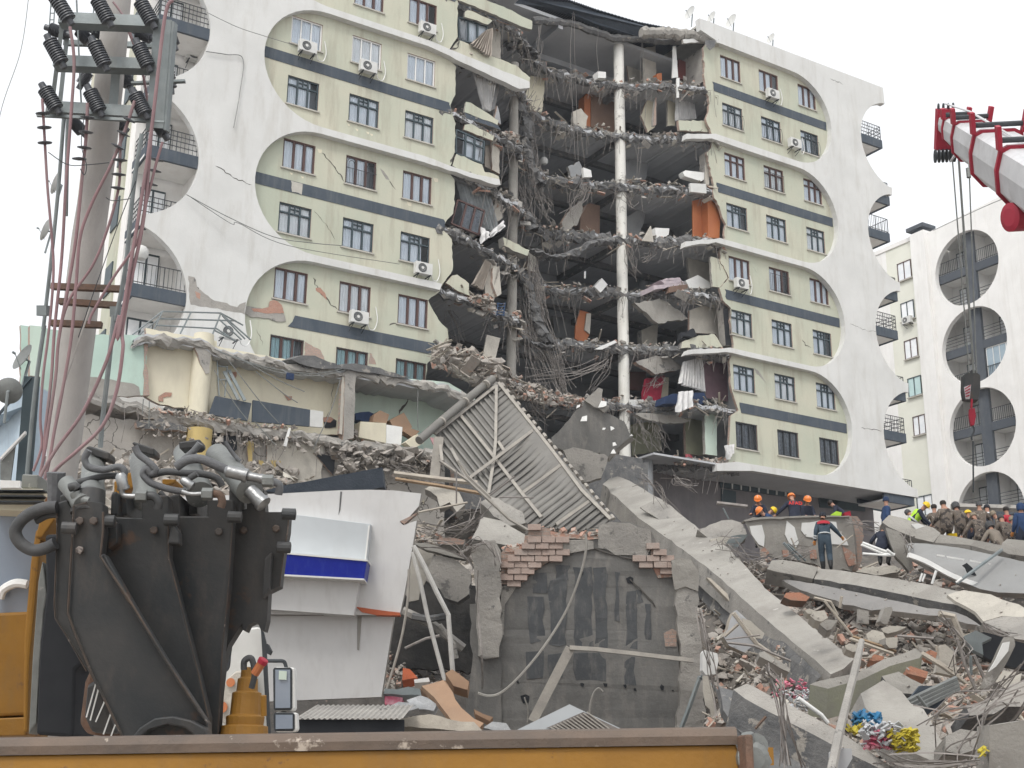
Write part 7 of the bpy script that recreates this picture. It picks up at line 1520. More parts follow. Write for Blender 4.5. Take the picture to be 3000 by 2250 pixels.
az('render_margin',[(165,345),(280,342),(230,420),(195,480),(190,700),(165,700)],ZA - .03,.04,'conc',.02,8)
r_ = random.Random(5)
for i,(x0,y0,x1,y1) in enumerate(((395,255,500,400),(362,430,480,750),(510,300,640,770),(690,210,830,790),(835,215,930,790),(985,250,1020,600),(1065,390,1145,800),(1205,480,1255,760),(350,815,470,1010),(505,835,610,1005),(690,835,920,1030),(1060,865,1135,1060),(1140,380,1190,470),(560,200,660,300))):
    az('dark_paint_panel',[(x0,y0),(x1,y0 - 5),(x1 - 6,(y0 + y1) / 2),(x1,y1),(x0 + 6,y1),(x0 + 4,(y0 + y1) / 2)],ZA - .012,.01,'archd',.04,i,'archd')
def aline(pts,w_,nm='crack'):
    W_ = jag([P('c',x,y,ZA - .03) - A0 for x,y in pts],.03,.15,len(pts)); m = MB(); m.tube(W_,w_,4); return m.build(nm,M['crackm'],aw)
aline([(470,205),(620,125),(740,90),(860,75),(960,120),(1120,150),(1240,150)],.025); aline([(1095,300),(1200,390),(1275,495)],.02); aline([(165,340),(285,340),(420,240)],.015); aline([(160,100),(162,600),(150,950)],.02)
for x,y,s in ((748,258,16),(1095,305,26),(285,1035,14),(750,1055,14),(922,1062,16),(1062,1070,14),(1130,1092,10),(1325,1080,20),(1405,1100,8),(340,1160,34)):
    az('chipped_hole',[(x - s,y - s * .6),(x,y - s),(x + s,y - s * .4),(x + s * .8,y + s),(x - s * .5,y + s)],ZA - .02,.02,'dark',.02,x,'conc')
az('column',[(-40,60),(20,25),(110,20),(160,90),(165,300),(168,700),(140,862),(60,885),(10,840),(-20,500)],ZA - .35,.5,'conc',.05,9)
az('wall_return',[(-60,480),(165,480),(165,1500),(-120,1500),(-40,900)],ZA - .1,.4,'archp',.03,10)
az('column',[(1395,175),(1440,150),(1530,160),(1582,235),(1600,700),(1625,1100),(1640,1500),(1400,1500),(1465,1150),(1450,700),(1425,400)],ZA - .3,.6,'conc',.05,11)
az('column_render',[(1420,380),(1500,350),(1590,390),(1590,235),(1530,165),(1440,155),(1398,180)],ZA - .34,.05,'concl',.03,12)
m = MB(); m.beam(P('c',395,1320,ZA - .8) - A0,P('c',665,795,ZA - .7) - A0,.24,.1,(0,1,0)); m.beam(P('c',660,792,ZA - .75) - A0,P('c',860,805,ZA - .75) - A0,.1,.14,(0,1,0)); m.beam(P('c',855,805,ZA - .75) - A0,P('c',1150,838,ZA - .75) - A0,.1,.14,(0,1,0)); m.beam(P('c',1148,838,ZA - .75) - A0,P('c',1550,885,ZA - .75) - A0,.1,.14,(0,1,0))
m.build('bent_angle_bar',M['galf'],aw)
wire('long pale cable hanging in a curve across the sooty arched wall',[P('c',x,y,ZA - .7) for x,y in ((775,-20),(780,80),(740,260),(640,520),(480,780),(300,1000),(170,1115),(80,1140),(0,1120))],.035,'concl','cable')
wire('short cable looped low on the sooty arched wall',[P('c',x,y,ZA - .3) for x,y in ((805,1260),(815,1180),(840,1110),(870,1085),(900,1110))],.03,'concl','cable')
wire('short cable dangling at the left foot of the arched wall',[P('c',x,y,ZA - .3) for x,y in ((335,1150),(360,1240),(355,1330))],.02,'concl','cable')
lg = piece('grille_unit','grey panel with a slatted grille poking up behind the yellow blade','grille panel','c',[(270,1390),(660,1200),(760,1248),(1040,1380)],20,(0,.1,0),[M['signw'],M['conc']])
sub(lg,'grille','c',[(490,1372),(760,1255),(1020,1378)],19.97,(0,.02,0),'rebar')
m = MB()
for k in range(12): m.beam(P('c',520 + k * 24,1365 - k * 10,19.94) - lg.location,P('c',560 + k * 36,1385,19.94) - lg.location,.02,.02)
m.build('grille_slat',M['galf'],lg)
# ---- white shop wall with its sign
ZW = 30.0
sw = empty('shop_wall',loc=P('b',400,1600,ZW),label='white shop front wall tilted over with a plain sign box and blue strip',cat='shop front'); W0 = sw.location.copy()
def wz(nm,pts,z,t,mt,jg=0,mside=None,bev=0,seed=1):
    W_ = [P('b',x,y,z) - W0 for x,y in pts]
    if jg: W_ = jag(W_,jg,.3,seed,True)
    m = MB(); m.plate(W_,(0,t,0),0,1 if mside else None); return m.build(nm,[M[mt]] + ([M[mside]] if mside else []),sw,bevel=bev)
wz('wall',[(-700,260),(60,235),(300,222),(480,212),(700,208),(860,212),(1066,236),(1050,325),(985,400),(915,440),(935,462),(1035,430),(1000,640),(945,960),(912,1112),(-700,1100)],ZW,.3,'shopw',0,'conc')
wz('lower_wall',[(-700,1060),(600,1090),(872,1112),(780,1700),(-700,1760)],ZW + .3,.3,'shopw',0,'conc')
wz('sign_box',[(-700,340),(150,385),(420,420),(705,455),(678,716),(-700,640)],ZW - .25,.3,'signw',0,None,.01)
wz('blue_strip',[(-700,632),(50,665),(676,722),(655,852),(-700,782)],ZW - .7,.7,'sign_blue',0,None,.01)
wz('strip_border',[(-700,775),(656,848),(655,860),(-700,788)],ZW - .73,.7,'framew'); wz('strip_border',[(-700,618),(50,655),(685,712),(682,724),(50,667),(-700,632)],ZW - .73,.7,'framew')
wz('under_box',[(-700,790),(640,862),(618,880),(582,1113),(0,1072),(-700,1030)],ZW - .3,.5,'shopw',0,None,.01)
wz('orange_edge',[(596,1052),(916,1092),(912,1113),(870,1116),(745,1108),(640,1090)],ZW - .04,.3,'oran',.01)
wz('dirt_crack',[(485,222),(497,222),(484,350),(472,388),(476,330)],ZW - .01,.01,'concd',.005); wz('dirt_crack',[(610,1108),(640,1110),(628,1240),(622,1365),(604,1360),(604,1200)],ZW + .28,.02,'conc',.01); wz('torn_edge',[(918,440),(985,402),(1040,360),(1035,385),(940,455)],ZW - .02,.2,'brickd',.03)
wz('steel_edge',[(685,470),(698,460),(668,716),(658,716)],ZW - .3,.05,'framew')
piece('black_sheet','black bent metal sheet lying on top of the white shop wall','metal sheet','b',[(-60,215),(60,180),(420,115),(785,46),(800,188),(700,205),(500,212),(60,235)],31.5,(0,.6,0),[M['blackroof'],M['blackroof']],.01)
for lb,l,r_ in (('bent white pipe leaning from the shop wall, the left of two long ones',[(1005,660),(1060,870),(1110,1110),(1160,1300),(1235,1580)],.048),('bent white pipe leaning from the shop wall, the right of two long ones',[(1010,612),(1090,760),(1180,950),(1262,1110),(1280,1350),(1305,1650)],.055),('thin pale tube hanging down the torn edge of the shop wall',[(978,780),(970,1000),(930,1250),(870,1480),(820,1640)],.03)):
    m = MB(); W_ = [P('b',x,y,28.8) for x,y in l]; m.tube(W_ if 'bent' in lb else spline(W_),r_,8); tag(m.build('metal_pipe',M['pipep'] if 'bent' in lb else M['galf'],smooth=False),lb,'pipe')
# dark panel behind, its colour standing in for the shade of the hollow
piece('hollow_shade','dark panel standing in for the shade deep in the hollow beside the shop wall','wall piece','b',[(800,900),(1120,850),(1500,900),(1500,1500),(800,1500)],37.5,(0,.5,0),[M['hollow'],M['hollow']],.1)
for i,(l,mt) in enumerate([([(930,1080),(1150,1180),(1370,1350)],'conc'),([(1000,1120),(1120,1140),(1240,1120)],'concd'),([(1200,1180),(1300,1320),(1320,1420)],'conc'),([(950,1350),(1100,1280),(1200,1260)],'rebar')]):
    m = MB(); m.tube([P('b',x,y,36 - i * .3) for x,y in l],.13 - .03 * i,6); tag(m.build('fallen_beam',M[mt]),['long beam slanting in the dark hollow','curled concrete rib at the top of the dark hollow','short beam end by the arched wall column','bar crossing the dark hollow'][i],'beam')
# cardboard and rubbish at its foot
for i,(pts,z,mt,lb,nm,cat) in enumerate([([(1062,1640),(1240,1580),(1290,1659),(1130,1720)],27.5,'card','flattened cardboard box with a cut handle at the foot of the pipes','cardboard_box','cardboard box'),([(1240,1530),(1290,1500),(1412,1590),(1400,1650),(1300,1620)],27.8,'card','cardboard box half open behind the right pipe','cardboard_box','cardboard box'),
    ([(935,1490),(985,1500),(1040,1560),(930,1580)],28.5,'oran','small brown folded box in the debris left of the pipes','cardboard_box','cardboard box'),([(1015,1575),(1120,1560),(1130,1590),(1020,1600)],28.2,'pvc','white tray in the debris left of the pipes','tray','tray')]):
    piece(nm,lb,cat,'b',pts,z,(0,.4,-.15),[M[mt],M[mt]],0)
for i,(pts,z,mt,lb,nm,cat,t_) in enumerate([([(300,1350),(440,1310),(500,1390),(520,1440),(560,1490),(700,1590),(640,1659),(560,1659),(380,1420)],26.5,'card','large torn cardboard sheet lying above the yellow blade','cardboard_sheet','cardboard',.1),([(640,1500),(760,1550),(740,1575),(650,1530)],26.3,'card','cardboard flap at the end of the large torn sheet','cardboard_sheet','cardboard',.1),
    ([(90,1480),(150,1450),(250,1460),(280,1490),(180,1520),(90,1520)],26.6,'film','left crumpled sheet of plastic film near the shop wall foot','plastic_film','plastic film',.3),([(200,1440),(290,1410),(400,1470),(380,1510),(250,1500)],26.8,'film','right crumpled sheet of plastic film near the shop wall foot','plastic_film','plastic film',.3),
    ([(700,1620),(760,1580),(850,1590),(880,1640),(790,1640)],24,'film','plastic film bag beside the arched wall foot','plastic_film','plastic film',.3),([(60,1365),(290,1370),(300,1410),(50,1400)],27,'steel','row of metal trays left of the cardboard sheet','tray','tray',.3),([(60,1400),(180,1410),(170,1470),(60,1470)],27.1,'pinkp','pink packages below the metal trays','package','package',.3),
    ([(-100,1540),(160,1560),(350,1530),(560,1580),(760,1640),(700,1659),(300,1620),(-100,1600)],24.5,'woodp','long splintered board above the yellow blade','board','board',.3)]):
    piece(nm,lb,cat,'n',pts,z,(0,t_,-.1),[M[mt],M[mt]],.05,90 + i)
cs = MB(); vs = []
for i in range(80):
    p = P('a',1900 + i * 9,1338 + (7 if i % 4 < 2 else -2),22); vs += [p,p + Vector((0,2.5,.35))]
cs.add(vs,[(i * 2,i * 2 + 2,i * 2 + 3,i * 2 + 1) for i in range(79)]); a = P('a',1900,1345,22.1); b_ = P('a',2620,1345,22.1); cs.plate([a,b_,P('a',2620,1500,22.1),P('a',1900,1500,22.1)],(0,.05,0),1)
tag(cs.build('corrugated_roof',[M['conc'],M['dark']]),'dusty corrugated roof sheet just above the yellow blade','roof sheet')
# ---- poles, grates, pipes and packets of the right field
m = MB(); m.tube([P('e',955,1560,17.5),P('e',1010,1285,18.6),P('e',1075,1020,19.6),P('e',1122,840,20.5),P('e',1160,670,21.5)],[.07,.07,.062,.066,.05],8); tag(m.build('wooden_pole',M['conc']),'grey weathered pole standing aslant in front of the crossing column','pole')
m = MB()
for k in range(4): m.tube([P('e',1450 + k * 24,1062 + k * 18,21.2),P('e',1770 + k * 6,912 + k * 22,21.8)],.045,6)
m.tube([P('e',1520,1020,21.15),P('e',1580,1100,21.15)],.03,6); tag(m.build('pipe_bundle',M['cyl']),'bundle of four grey pipes at the lower right','pipes')
sticks = [('d',[(700,985),(820,1015),(870,1110)],30,.05,'woodp'),('d',[(900,975),(885,1060)],30,.06,'woodp'),('d',[(775,1010),(880,1140),(1000,1290),(1080,1310)],29,.05,'woodp'),('d',[(960,1280),(1270,1390)],27,.06,'woodp'),('d',[(980,1265),(1290,1370)],27.3,.05,'wood'),('d',[(1300,1260),(1560,1280)],27.5,.05,'rebar'),
          ('d',[(1470,1390),(1620,1480),(1790,1600)],25,.07,'woodp'),('d',[(1480,1380),(1700,1510)],25.3,.05,'woodp'),('d',[(1580,1330),(1590,1400)],26,.05,'woodp'),('d',[(1600,1100),(1700,1120),(1760,1270),(1830,1310)],28,.12,'woodp'),('d',[(1830,1405),(1832,1540)],25,.05,'steel'),('d',[(1850,1400),(1960,1640)],25,.06,'rebar'),
          ('d',[(1730,1280),(1790,1480),(1870,1659)],24,.05,'rebar'),('d',[(1540,1640),(1720,1570)],23,.05,'woodp'),('d',[(480,590),(600,720)],39.5,.08,'steel'),('d',[(510,600),(640,720)],39.6,.06,'steel'),('d',[(535,555),(570,640)],39.7,.04,'woodp'),('d',[(1050,590),(1180,640),(1280,675)],38.5,.07,'pvc'),('d',[(1040,605),(1200,670),(1275,680)],38.4,.06,'pvc'),
          ('d',[(1050,668),(1270,685)],38.3,.06,'pvc'),('d',[(1225,640),(1275,680)],38.2,.07,'pvc'),('d',[(1460,870),(1480,810)],35,.05,'pvc'),('d',[(1480,870),(1500,815)],35,.05,'pvc'),('d',[(1550,885),(1580,790)],34.8,.06,'pvc'),('d',[(865,625),(980,535)],38,.03,'woodp'),('d',[(0,305),(220,330)],44,.12,'rebar'),('d',[(45,340),(85,420)],43.5,.05,'steel'),
          ('d',[(1690,330),(2212,345)],44,.2,'conc'),('e',[(270,640),(360,560)],29.5,.06,'woodp'),('e',[(330,490),(480,690),(620,790)],29.3,.09,'woodp'),('e',[(280,660),(500,632)],29,.03,'rebar'),('e',[(290,680),(460,700),(700,800)],28.8,.05,'rebar'),('e',[(750,1040),(900,1150),(940,1200)],22.5,.06,'pvc'),('e',[(470,1240),(540,1160)],21.5,.04,'rust'),
          ('b',[(1200,0),(1400,140),(1540,270),(1700,420),(1870,520)],38.5,.08,'galf'),('b',[(1330,0),(1400,110),(1570,270)],39,.08,'galf'),('b',[(870,90),(1180,130),(1470,160)],41,.14,'woodp'),('b',[(880,130),(1200,180),(1500,235)],40.5,.1,'wood'),('b',[(1630,262),(1880,265)],38,.035,'rebar'),('b',[(1560,250),(1740,110)],38,.04,'rebar'),('b',[(1320,60),(1320,310)],38,.04,'rebar'),
          ('b',[(1050,370),(1400,300)],36,.05,'woodp'),('b',[(910,430),(1050,380)],35,.05,'woodp'),('c',[(1465,1370),(1530,1200),(1600,1000)],30,.09,'steel'),('c',[(1600,1000),(1700,1080),(1900,1360)],29,.07,'steel'),('c',[(1610,990),(1680,950)],29,.07,'steel'),('r',[(1410,1230),(1480,1180)],33,.04,'pvc')]
nmz = {'woodp': ('batten','dusty wooden batten'),'wood': ('batten','dark wooden batten'),'rebar': ('steel_bar','dark steel bar'),'steel': ('steel_bar','grey steel tube'),'pvc': ('plastic_pipe','white plastic pipe'),'conc': ('concrete_rail','grey rail'),'rust': ('steel_bar','rusty bar'),'galf': ('steel_bar','pale steel strut')}
where = ['poking from the heap under the hanging ceiling slab','standing upright beneath the hanging ceiling slab','winding down the brick heap','lying long beside the crossing column','lying just above its lighter twin on the brick heap','resting level on the red bricks','running down right of the crossing column','next to the big cream block','sticking up by the terracotta brick','as thick splinter under the white plaster skin','standing white topped in the right hollow','leaning in the right hollow','bent beside the broken column',
         'near the bundle of grey pipes','leaning on the upright slab, lower of a pair','leaning on the upright slab, upper of a pair','short and thin on the upright slab','topmost of the fan beside the upright slab','second of the fan beside the upright slab','lowest level one of the fan beside the upright slab','short one crossing the tips of the fan','left one of a pair under the grey panel','right one of a pair under the grey panel','thicker one right of the pair under the grey panel','held by the climbing man',
         'level at the foot of the overhang','short prop under the overhang','running behind the camouflage jackets','short one on the crushed cupboard','long one on the crushed cupboard','level one across the crushed cupboard','curving past the crushed cupboard','lying over the long dark beam','small one on the dark wall piece','longest strut leaning from the metal roof','second strut leaning from the metal roof','thick one behind the white shop wall','dark one behind the white shop wall',
         'level bar before the metal roof','slanting bar before the metal roof','upright bar before the metal roof','slanting right of the shop wall corner','short one at the torn notch of the shop wall','leaning at the right foot of the arched wall','slanting from the dented white box','short one at the dented white box','thin one across the grey panel foot']
for i,(f,l,z,r_,mt) in enumerate(sticks):
    m = MB(); W_ = [P(f,x,y,z) for x,y in l]; c = sum(W_,Vector()) / len(W_); m.tube([p - c for p in W_],r_ * .62,5 if mt != 'pvc' else 8); o = m.build(nmz[mt][0],M[mt]); o.location = c; tag(o,nmz[mt][1] + ' ' + where[i],nmz[mt][0].replace('_',' '))
def wstr(lb,f,segs,n,spread,z,r_=.02,seed=1,mt='rebar',bow=.3):
    rr = random.Random(seed); m = MB()
    for i in range(n):
        pts = [P(f,x + rr.gauss(0,spread),y + rr.gauss(0,spread),z + rr.gauss(0,.3)) for x,y in segs]; m.tube(spline(pts,5),r_,3)
    tag(m.build('rebar_bundle',M[mt]),lb,'rebar',None,'stuff')
for i,t in enumerate([('d',[(90,640),(200,680),(330,710)],22,26,39,'bent bars fanning left of the square beam block'),('d',[(970,440),(1080,470),(1200,490)],12,18,40,'bars reaching from the upright slab to the thick beam head'),('d',[(1330,520),(1400,600),(1420,640)],8,14,38,'bars showing inside the broken post'),('e',[(110,470),(160,680),(190,900),(250,1230)],9,9,28,'cables hanging beside the arched wall'),
                       ('e',[(530,830),(600,950),(640,1150),(660,1480)],10,14,20,'grey cables hanging over the long dark beam'),('e',[(660,900),(690,1150),(780,1493)],4,10,20,'thin cables right of the hanging grey cables'),('e',[(2200,880),(1950,1050),(1700,1160),(1600,1190)],9,34,19,'long bent bars sweeping left from the corner column'),('e',[(2200,1040),(2000,1180),(1850,1380),(1800,1480)],10,34,18,'bent bars drooping over the lumpy grey block'),
                       ('e',[(1300,1420),(1550,1450),(1900,1440)],10,22,17.5,'loose bars along the bottom edge'),('d',[(1620,1120),(1760,1280),(1800,1400),(1700,1560)],7,24,25,'bars knotted beside the big cream block'),('d',[(1940,1190),(2050,1240),(2120,1260)],8,16,29,'bars under the curved slab at the right'),('b',[(1380,640),(1460,590),(1560,600),(1630,740)],9,14,32.3,'curled bars on top of the left column of the arched wall'),
                       ('b',[(1040,460),(1200,500),(1400,420),(1480,380)],16,26,36,'tangled bars behind the torn corner of the shop wall'),('b',[(1060,600),(1250,620),(1400,700),(1450,800)],6,12,34,'cables over the thin broken ledge'),('b',[(1470,780),(1480,1100),(1500,1400),(1510,1640)],3,4,32,'cables down the left column of the arched wall'),('g',[(1900,860),(1960,900),(2050,930)],14,18,47,'bars hanging under the broken overhang'),('g',[(1640,880),(1750,950),(1880,1080)],12,30,46,'bars and wires above the longest diagonal beam'),
                       ('d',[(0,620),(60,570),(160,560)],8,14,40,'short bars beside the bent metal sheet'),('b',[(860,70),(1000,100),(1250,200)],12,20,42,'splinters behind the black bent metal sheet'),('d',[(560,680),(650,640),(500,700)],10,24,39.6,'twisted bars at the foot of the upright slab'),('f',[(430,620),(480,680),(540,720)],8,16,49,'short bars at the yellow column head')]):
    wstr(t[5],t[0],t[1],int(t[2] * .7) + 1,t[3] * 1.7,t[4],.012,i)
def packs(lb,f,cx_,cy_,w_,h_,n,z,mt,s,seed):
    rr = random.Random(seed); m = MB(); pts = [tuple(P(f,cx_ + rr.uniform(-w_,w_),cy_ + rr.uniform(-h_,h_),z + rr.uniform(-.2,.2))) for _ in range(n)]
    scat(m,pts,[([boxp(1,.6,.15),boxp(.8,.25,.2)],1,0,1)],s * .6,s,seed); tag(m.build('packets',M[mt]),lb,'packets',None,'stuff')
packs('yellow packets spilled at the lower right','e',1430,1320,90,65,150,19,'yelp',.15,1); packs('yellow packets above the main spill','e',1150,1240,75,25,22,19.5,'yelp',.2,2); packs('blue packaging in the hollow','e',1200,1190,75,40,60,19.6,'bluep',.24,3); packs('pink and red packets beside the yellow ones','e',1270,1310,80,55,70,19.1,'pinkp',.2,4)
packs('red packets scattered under the pale beam on the left slope','e',690,985,110,60,50,25,'pinkp',.15,5); packs('white packets among the red ones on the left slope','e',760,1060,130,70,90,24.5,'film',.14,6); packs('clear and grey wrappers around the yellow packets','e',1300,1290,140,80,100,19.0,'film',.18,7); packs('yellow scraps at the right edge','e',1955,1400,25,20,8,17.6,'yelp',.16,8)

# ================================================================ people
def ik(a,b_,l1,l2,pole):
    a = Vector(a); b_ = Vector(b_); d = b_ - a; L_ = min(d.length,(l1 + l2) * .995); d.normalize(); b_ = a + d * L_
    k = (l1 * l1 - l2 * l2 + L_ * L_) / (2 * L_); h = math.sqrt(max(l1 * l1 - k * k,0)); pv = Vector(pole); pv = pv - d * pv.dot(d)
    pv = pv.normalized() if pv.length > 1e-4 else d.orthogonal().normalized()
    return a + d * k + pv * h,b_
def body(lean=0.1,hip=.93,lh=(-.3,.1,-.45),rh=(.3,.1,-.45),lf=(-.13,0),rf=(.13,0),head=(0,.0),side=0,bulk=1.0,kneel=0):
    # x right, y forward, z up; hands relative to their shoulders; feet (x, y[, z])
    pv = Vector((0,0,hip)); up_ = Vector((math.sin(side),math.sin(lean),math.cos(lean))).normalized()
    wst = pv + up_ * .2; ch = pv + up_ * .4; nk = pv + up_ * .54; hu = (up_ + Vector((head[0],head[1],.5))).normalized()
    h0 = nk + hu * .11; h1 = nk + hu * .2; h2 = nk + hu * .285; J = [pv,wst,ch,nk,h0,h1,h2]; B = bulk
    Rr = [.17 * B,.17 * B,.185 * B,.07,.068,.088,.066]; E_ = [(0,1),(1,2),(2,3),(3,4),(4,5),(5,6)]; reg = ['t','t','t','n','h','h','h']
    def addj(p,r_,par,rg): J.append(Vector(p)); Rr.append(r_); E_.append((par,len(J) - 1)); reg.append(rg); return len(J) - 1
    fwdc = up_.cross(Vector((1,0,0))) * -1
    for s,tg in ((-1,lh),(1,rh)):
        s0 = ch + up_ * .08 + Vector((s * .17,0,0)); i0 = addj(s0,.09 * B,2,'t'); tgt = s0 + Vector((tg[0] - s * .17 if False else tg[0],tg[1],tg[2]))
        el,w_ = ik(s0,tgt,.29,.26,(s * .22,-.85,-.2)); i1 = addj(s0.lerp(el,.5),.075 * B,i0,'a'); i2 = addj(el,.066 * B,i1,'a'); i3 = addj(w_,.042,i2,'a'); d = (w_ - el).normalized(); i4 = addj(w_ + d * .05,.034,i3,'g')
        sd_ = d.cross(Vector((0,1,.2))).normalized()
        for k in range(4):
            o_ = (k - 1.5) * .021; ln = (.07,.085,.08,.062)[k]; a_ = addj(w_ + d * .10 + sd_ * o_,.0105,i4,'g'); bnd = (d + Vector((0,.5,-.3))).normalized(); addj(J[a_] + bnd * ln * .8,.008,a_,'g')
        a_ = addj(w_ + d * .06 + sd_ * .045 * s,.011,i4,'g'); addj(J[a_] + (d + sd_ * s * .6).normalized() * .045,.009,a_,'g')
    for s,ft in ((-1,lf),(1,rf)):
        h_ = pv + Vector((s * .095,0,-.04)); i0 = addj(h_,.12 * B,0,'l'); fz = ft[2] if len(ft) > 2 else 0; an = Vector((ft[0],ft[1],.09 + fz))
        kn,an = ik(h_,an,.43,.42,(s * .15,1,.1)); i1 = addj(h_.lerp(kn,.5),.1 * B,i0,'l'); i2 = addj(kn,.083 * B,i1,'l'); i3 = addj(kn.lerp(an,.5),.078 * B,i2,'l'); i4 = addj(an,.062,i3,'b'); addj(an + Vector((s * .03,.15,-.05)),.036,i4,'b')
    return J,Rr,E_,reg
def person(lb,f,hx,hy,Z,yaw,kw,mats,hat=None,extra=None,facing=None):
    # the head centre is at the pixel (hx, hy), Z metres out
    J,Rr,E_,reg = body(**kw); me = bpy.data.meshes.new('person'); bm = bmesh.new(); ly = bm.verts.layers.skin.verify(); vs = []
    for i,(p,r_) in enumerate(zip(J,Rr)):
        v = bm.verts.new(p); v[ly].radius = (r_,r_ * (.78 if reg[i] == 't' else 1)); v[ly].use_root = (i == 0); vs.append(v)
    for a,b_ in E_: bm.edges.new((vs[a],vs[b_]))
    bm.to_mesh(me); bm.free(); t = bpy.data.objects.new('tmp',me); COL.objects.link(t); t.modifiers.new('s','SKIN'); sd_ = t.modifiers.new('u','SUBSURF'); sd_.levels = 1; sd_.render_levels = 1
    dg = bpy.context.evaluated_depsgraph_get(); nm = bpy.data.meshes.new_from_object(t.evaluated_get(dg)); bpy.data.objects.remove(t)
    cols = [mats['jacket'],mats['trousers'],M['skin'],mats.get('glove',M['skin']),M['boot'],mats.get('neck',mats['jacket'])]
    nm.materials.clear()
    for c in cols: nm.materials.append(c)
    jr = {'t': 0,'a': 0,'l': 1,'h': 2,'g': 3,'b': 4,'n': 5}; JJ = [(J[a],J[b_],reg[b_]) for a,b_ in E_]
    for pg in nm.polygons:
        c = pg.center; best = (9,'t')
        for a,b_,rg in JJ:
            ab = b_ - a; t_ = max(0,min(1,(c - a).dot(ab) / max(ab.length_squared,1e-9))); d = (c - a - ab * t_).length
            if rg == 'l' and (a - J[0]).length < .01: rg = 't' if t_ < .4 else 'l'
            if d < best[0]: best = (d,rg)
        if best[1] in 'h' and c.z < -99: pass
        pg.material_index = jr[best[1]]; pg.use_smooth = True
    nm.name = 'person'
    o = bpy.data.objects.new('person',nm); COL.objects.link(o)
    hc = J[5]; rot = Matrix.Rotation(yaw,4,'Z'); W_ = P(f,hx,hy,Z); o.matrix_world = Matrix.Translation(W_) @ rot @ Matrix.Translation(-hc)
    tag(o,lb,'person'); hu = (J[6] - J[4]).normalized(); fw = (Vector((0,1,0)) - hu * hu.y).normalized(); rt = fw.cross(hu)
    # face: nose, eyes, ears, mouth
    m = MB(); m.lathe(hc + fw * .082 - hu * .012,fw - hu * .6,[(.013,-.01),(.016,.008),(.004,.024)],6); m.build('nose',M['skin'],o)
    m = MB(); m.lathe(hc + fw * .086 + hu * .014 - rt * .032,fw,[(.01,-.004),(.009,.003),(.002,.006)],6); m.lathe(hc + fw * .086 + hu * .014 + rt * .032,fw,[(.01,-.004),(.009,.003),(.002,.006)],6); m.beam(hc + fw * .083 - hu * .05 - rt * .022,hc + fw * .083 - hu * .05 + rt * .022,.006,.008); m.build('face',M['hair'],o)
    m = MB()
    for s in (-1,1): m.lathe(hc + rt * s * .083,rt * s,[(.018,-.006),(.022,.004),(.012,.012)],8)
    m.build('ear',M['skin'],o)
    top = hc + hu * .03
    if hat:
        kind,mt = hat; m = MB()
        if kind == 'helmet':
            m.lathe(top - hu * .01,hu,[(.135,-.02),(.128,-.005),(.127,.03),(.112,.075),(.075,.108),(.03,.122),(.001,.124)],18)
            m.plate([top - hu * .02 + fw * .10 + rt * .09,top - hu * .03 + fw * .17 + rt * .05,top - hu * .03 + fw * .17 - rt * .05,top - hu * .02 + fw * .10 - rt * .09],hu * .012)
            h = m.build('helmet',M[mt],o,smooth=True); g = MB(); g.tube([top + rt * .12 - hu * .02,top + rt * .08 - hu * .11,top + fw * .06 - hu * .15,top - rt * .08 - hu * .11,top - rt * .12 - hu * .02],.006,4); g.build('chin_strap',M['iron'],h)
            g = MB(); g.tube([top + fw * .118 + hu * .02,top + fw * .075 + hu * .095,top + hu * .125,top - fw * .075 + hu * .095,top - fw * .118 + hu * .02],.007,4); g.build('helmet_ridge',M['refl'] if mt == 'orangeh' else M[mt],h)
        elif kind == 'beanie': m.lathe(top - hu * .02,hu,[(.10,-.045),(.106,-.04),(.107,-.005),(.101,.0),(.1,.035),(.085,.075),(.05,.10),(.001,.108)],16); m.build('knit_cap',M[mt],o,smooth=True)
        elif kind == 'hood':
            m.lathe(top - hu * .1 - fw * .02,hu,[(.12,-.03),(.128,.04),(.128,.1),(.11,.16),(.06,.2),(.001,.21)],16); m.build('hood',M[mt],o,smooth=True)
        elif kind == 'hair':
            m.lathe(top - fw * .012 - hu * .02,hu,[(.085,-.05),(.098,-.02),(.1,.03),(.085,.07),(.05,.092),(.001,.098)],14); m.build('hair',M[mt],o,smooth=True)
    if extra: extra(o,J,lambda *a: None)
    return o
nav = dict(jacket=M['navyj'],trousers=M['navyj']); AW = 0.0; PI = math.pi
cam_ = dict(jacket=M['camo'],trousers=M['camo'])
def backtext(o,J,_):
    c = bpy.data.curves.new('t','FONT'); c.body = 'AFAD'; c.size = .17; c.align_x = 'CENTER'; c.extrude = .002; c.space_character = 1.1; c.offset = .003
    t = bpy.data.objects.new('t',c); COL.objects.link(t); dg = bpy.context.evaluated_depsgraph_get(); me = bpy.data.meshes.new_from_object(t.evaluated_get(dg)); bpy.data.objects.remove(t)
    me.materials.clear(); me.materials.append(M['redtx']); l = bpy.data.objects.new('back_lettering',me); COL.objects.link(l); l.parent = o
    u_ = (J[3] - J[0]).normalized(); back = Vector((0,-u_.z,u_.y)); p = J[2] + back * .215 - u_ * .1
    l.matrix_local = Matrix.Translation(p) @ Matrix((Vector((1,0,0)),u_,Vector((1,0,0)).cross(u_))).transposed().to_4x4()
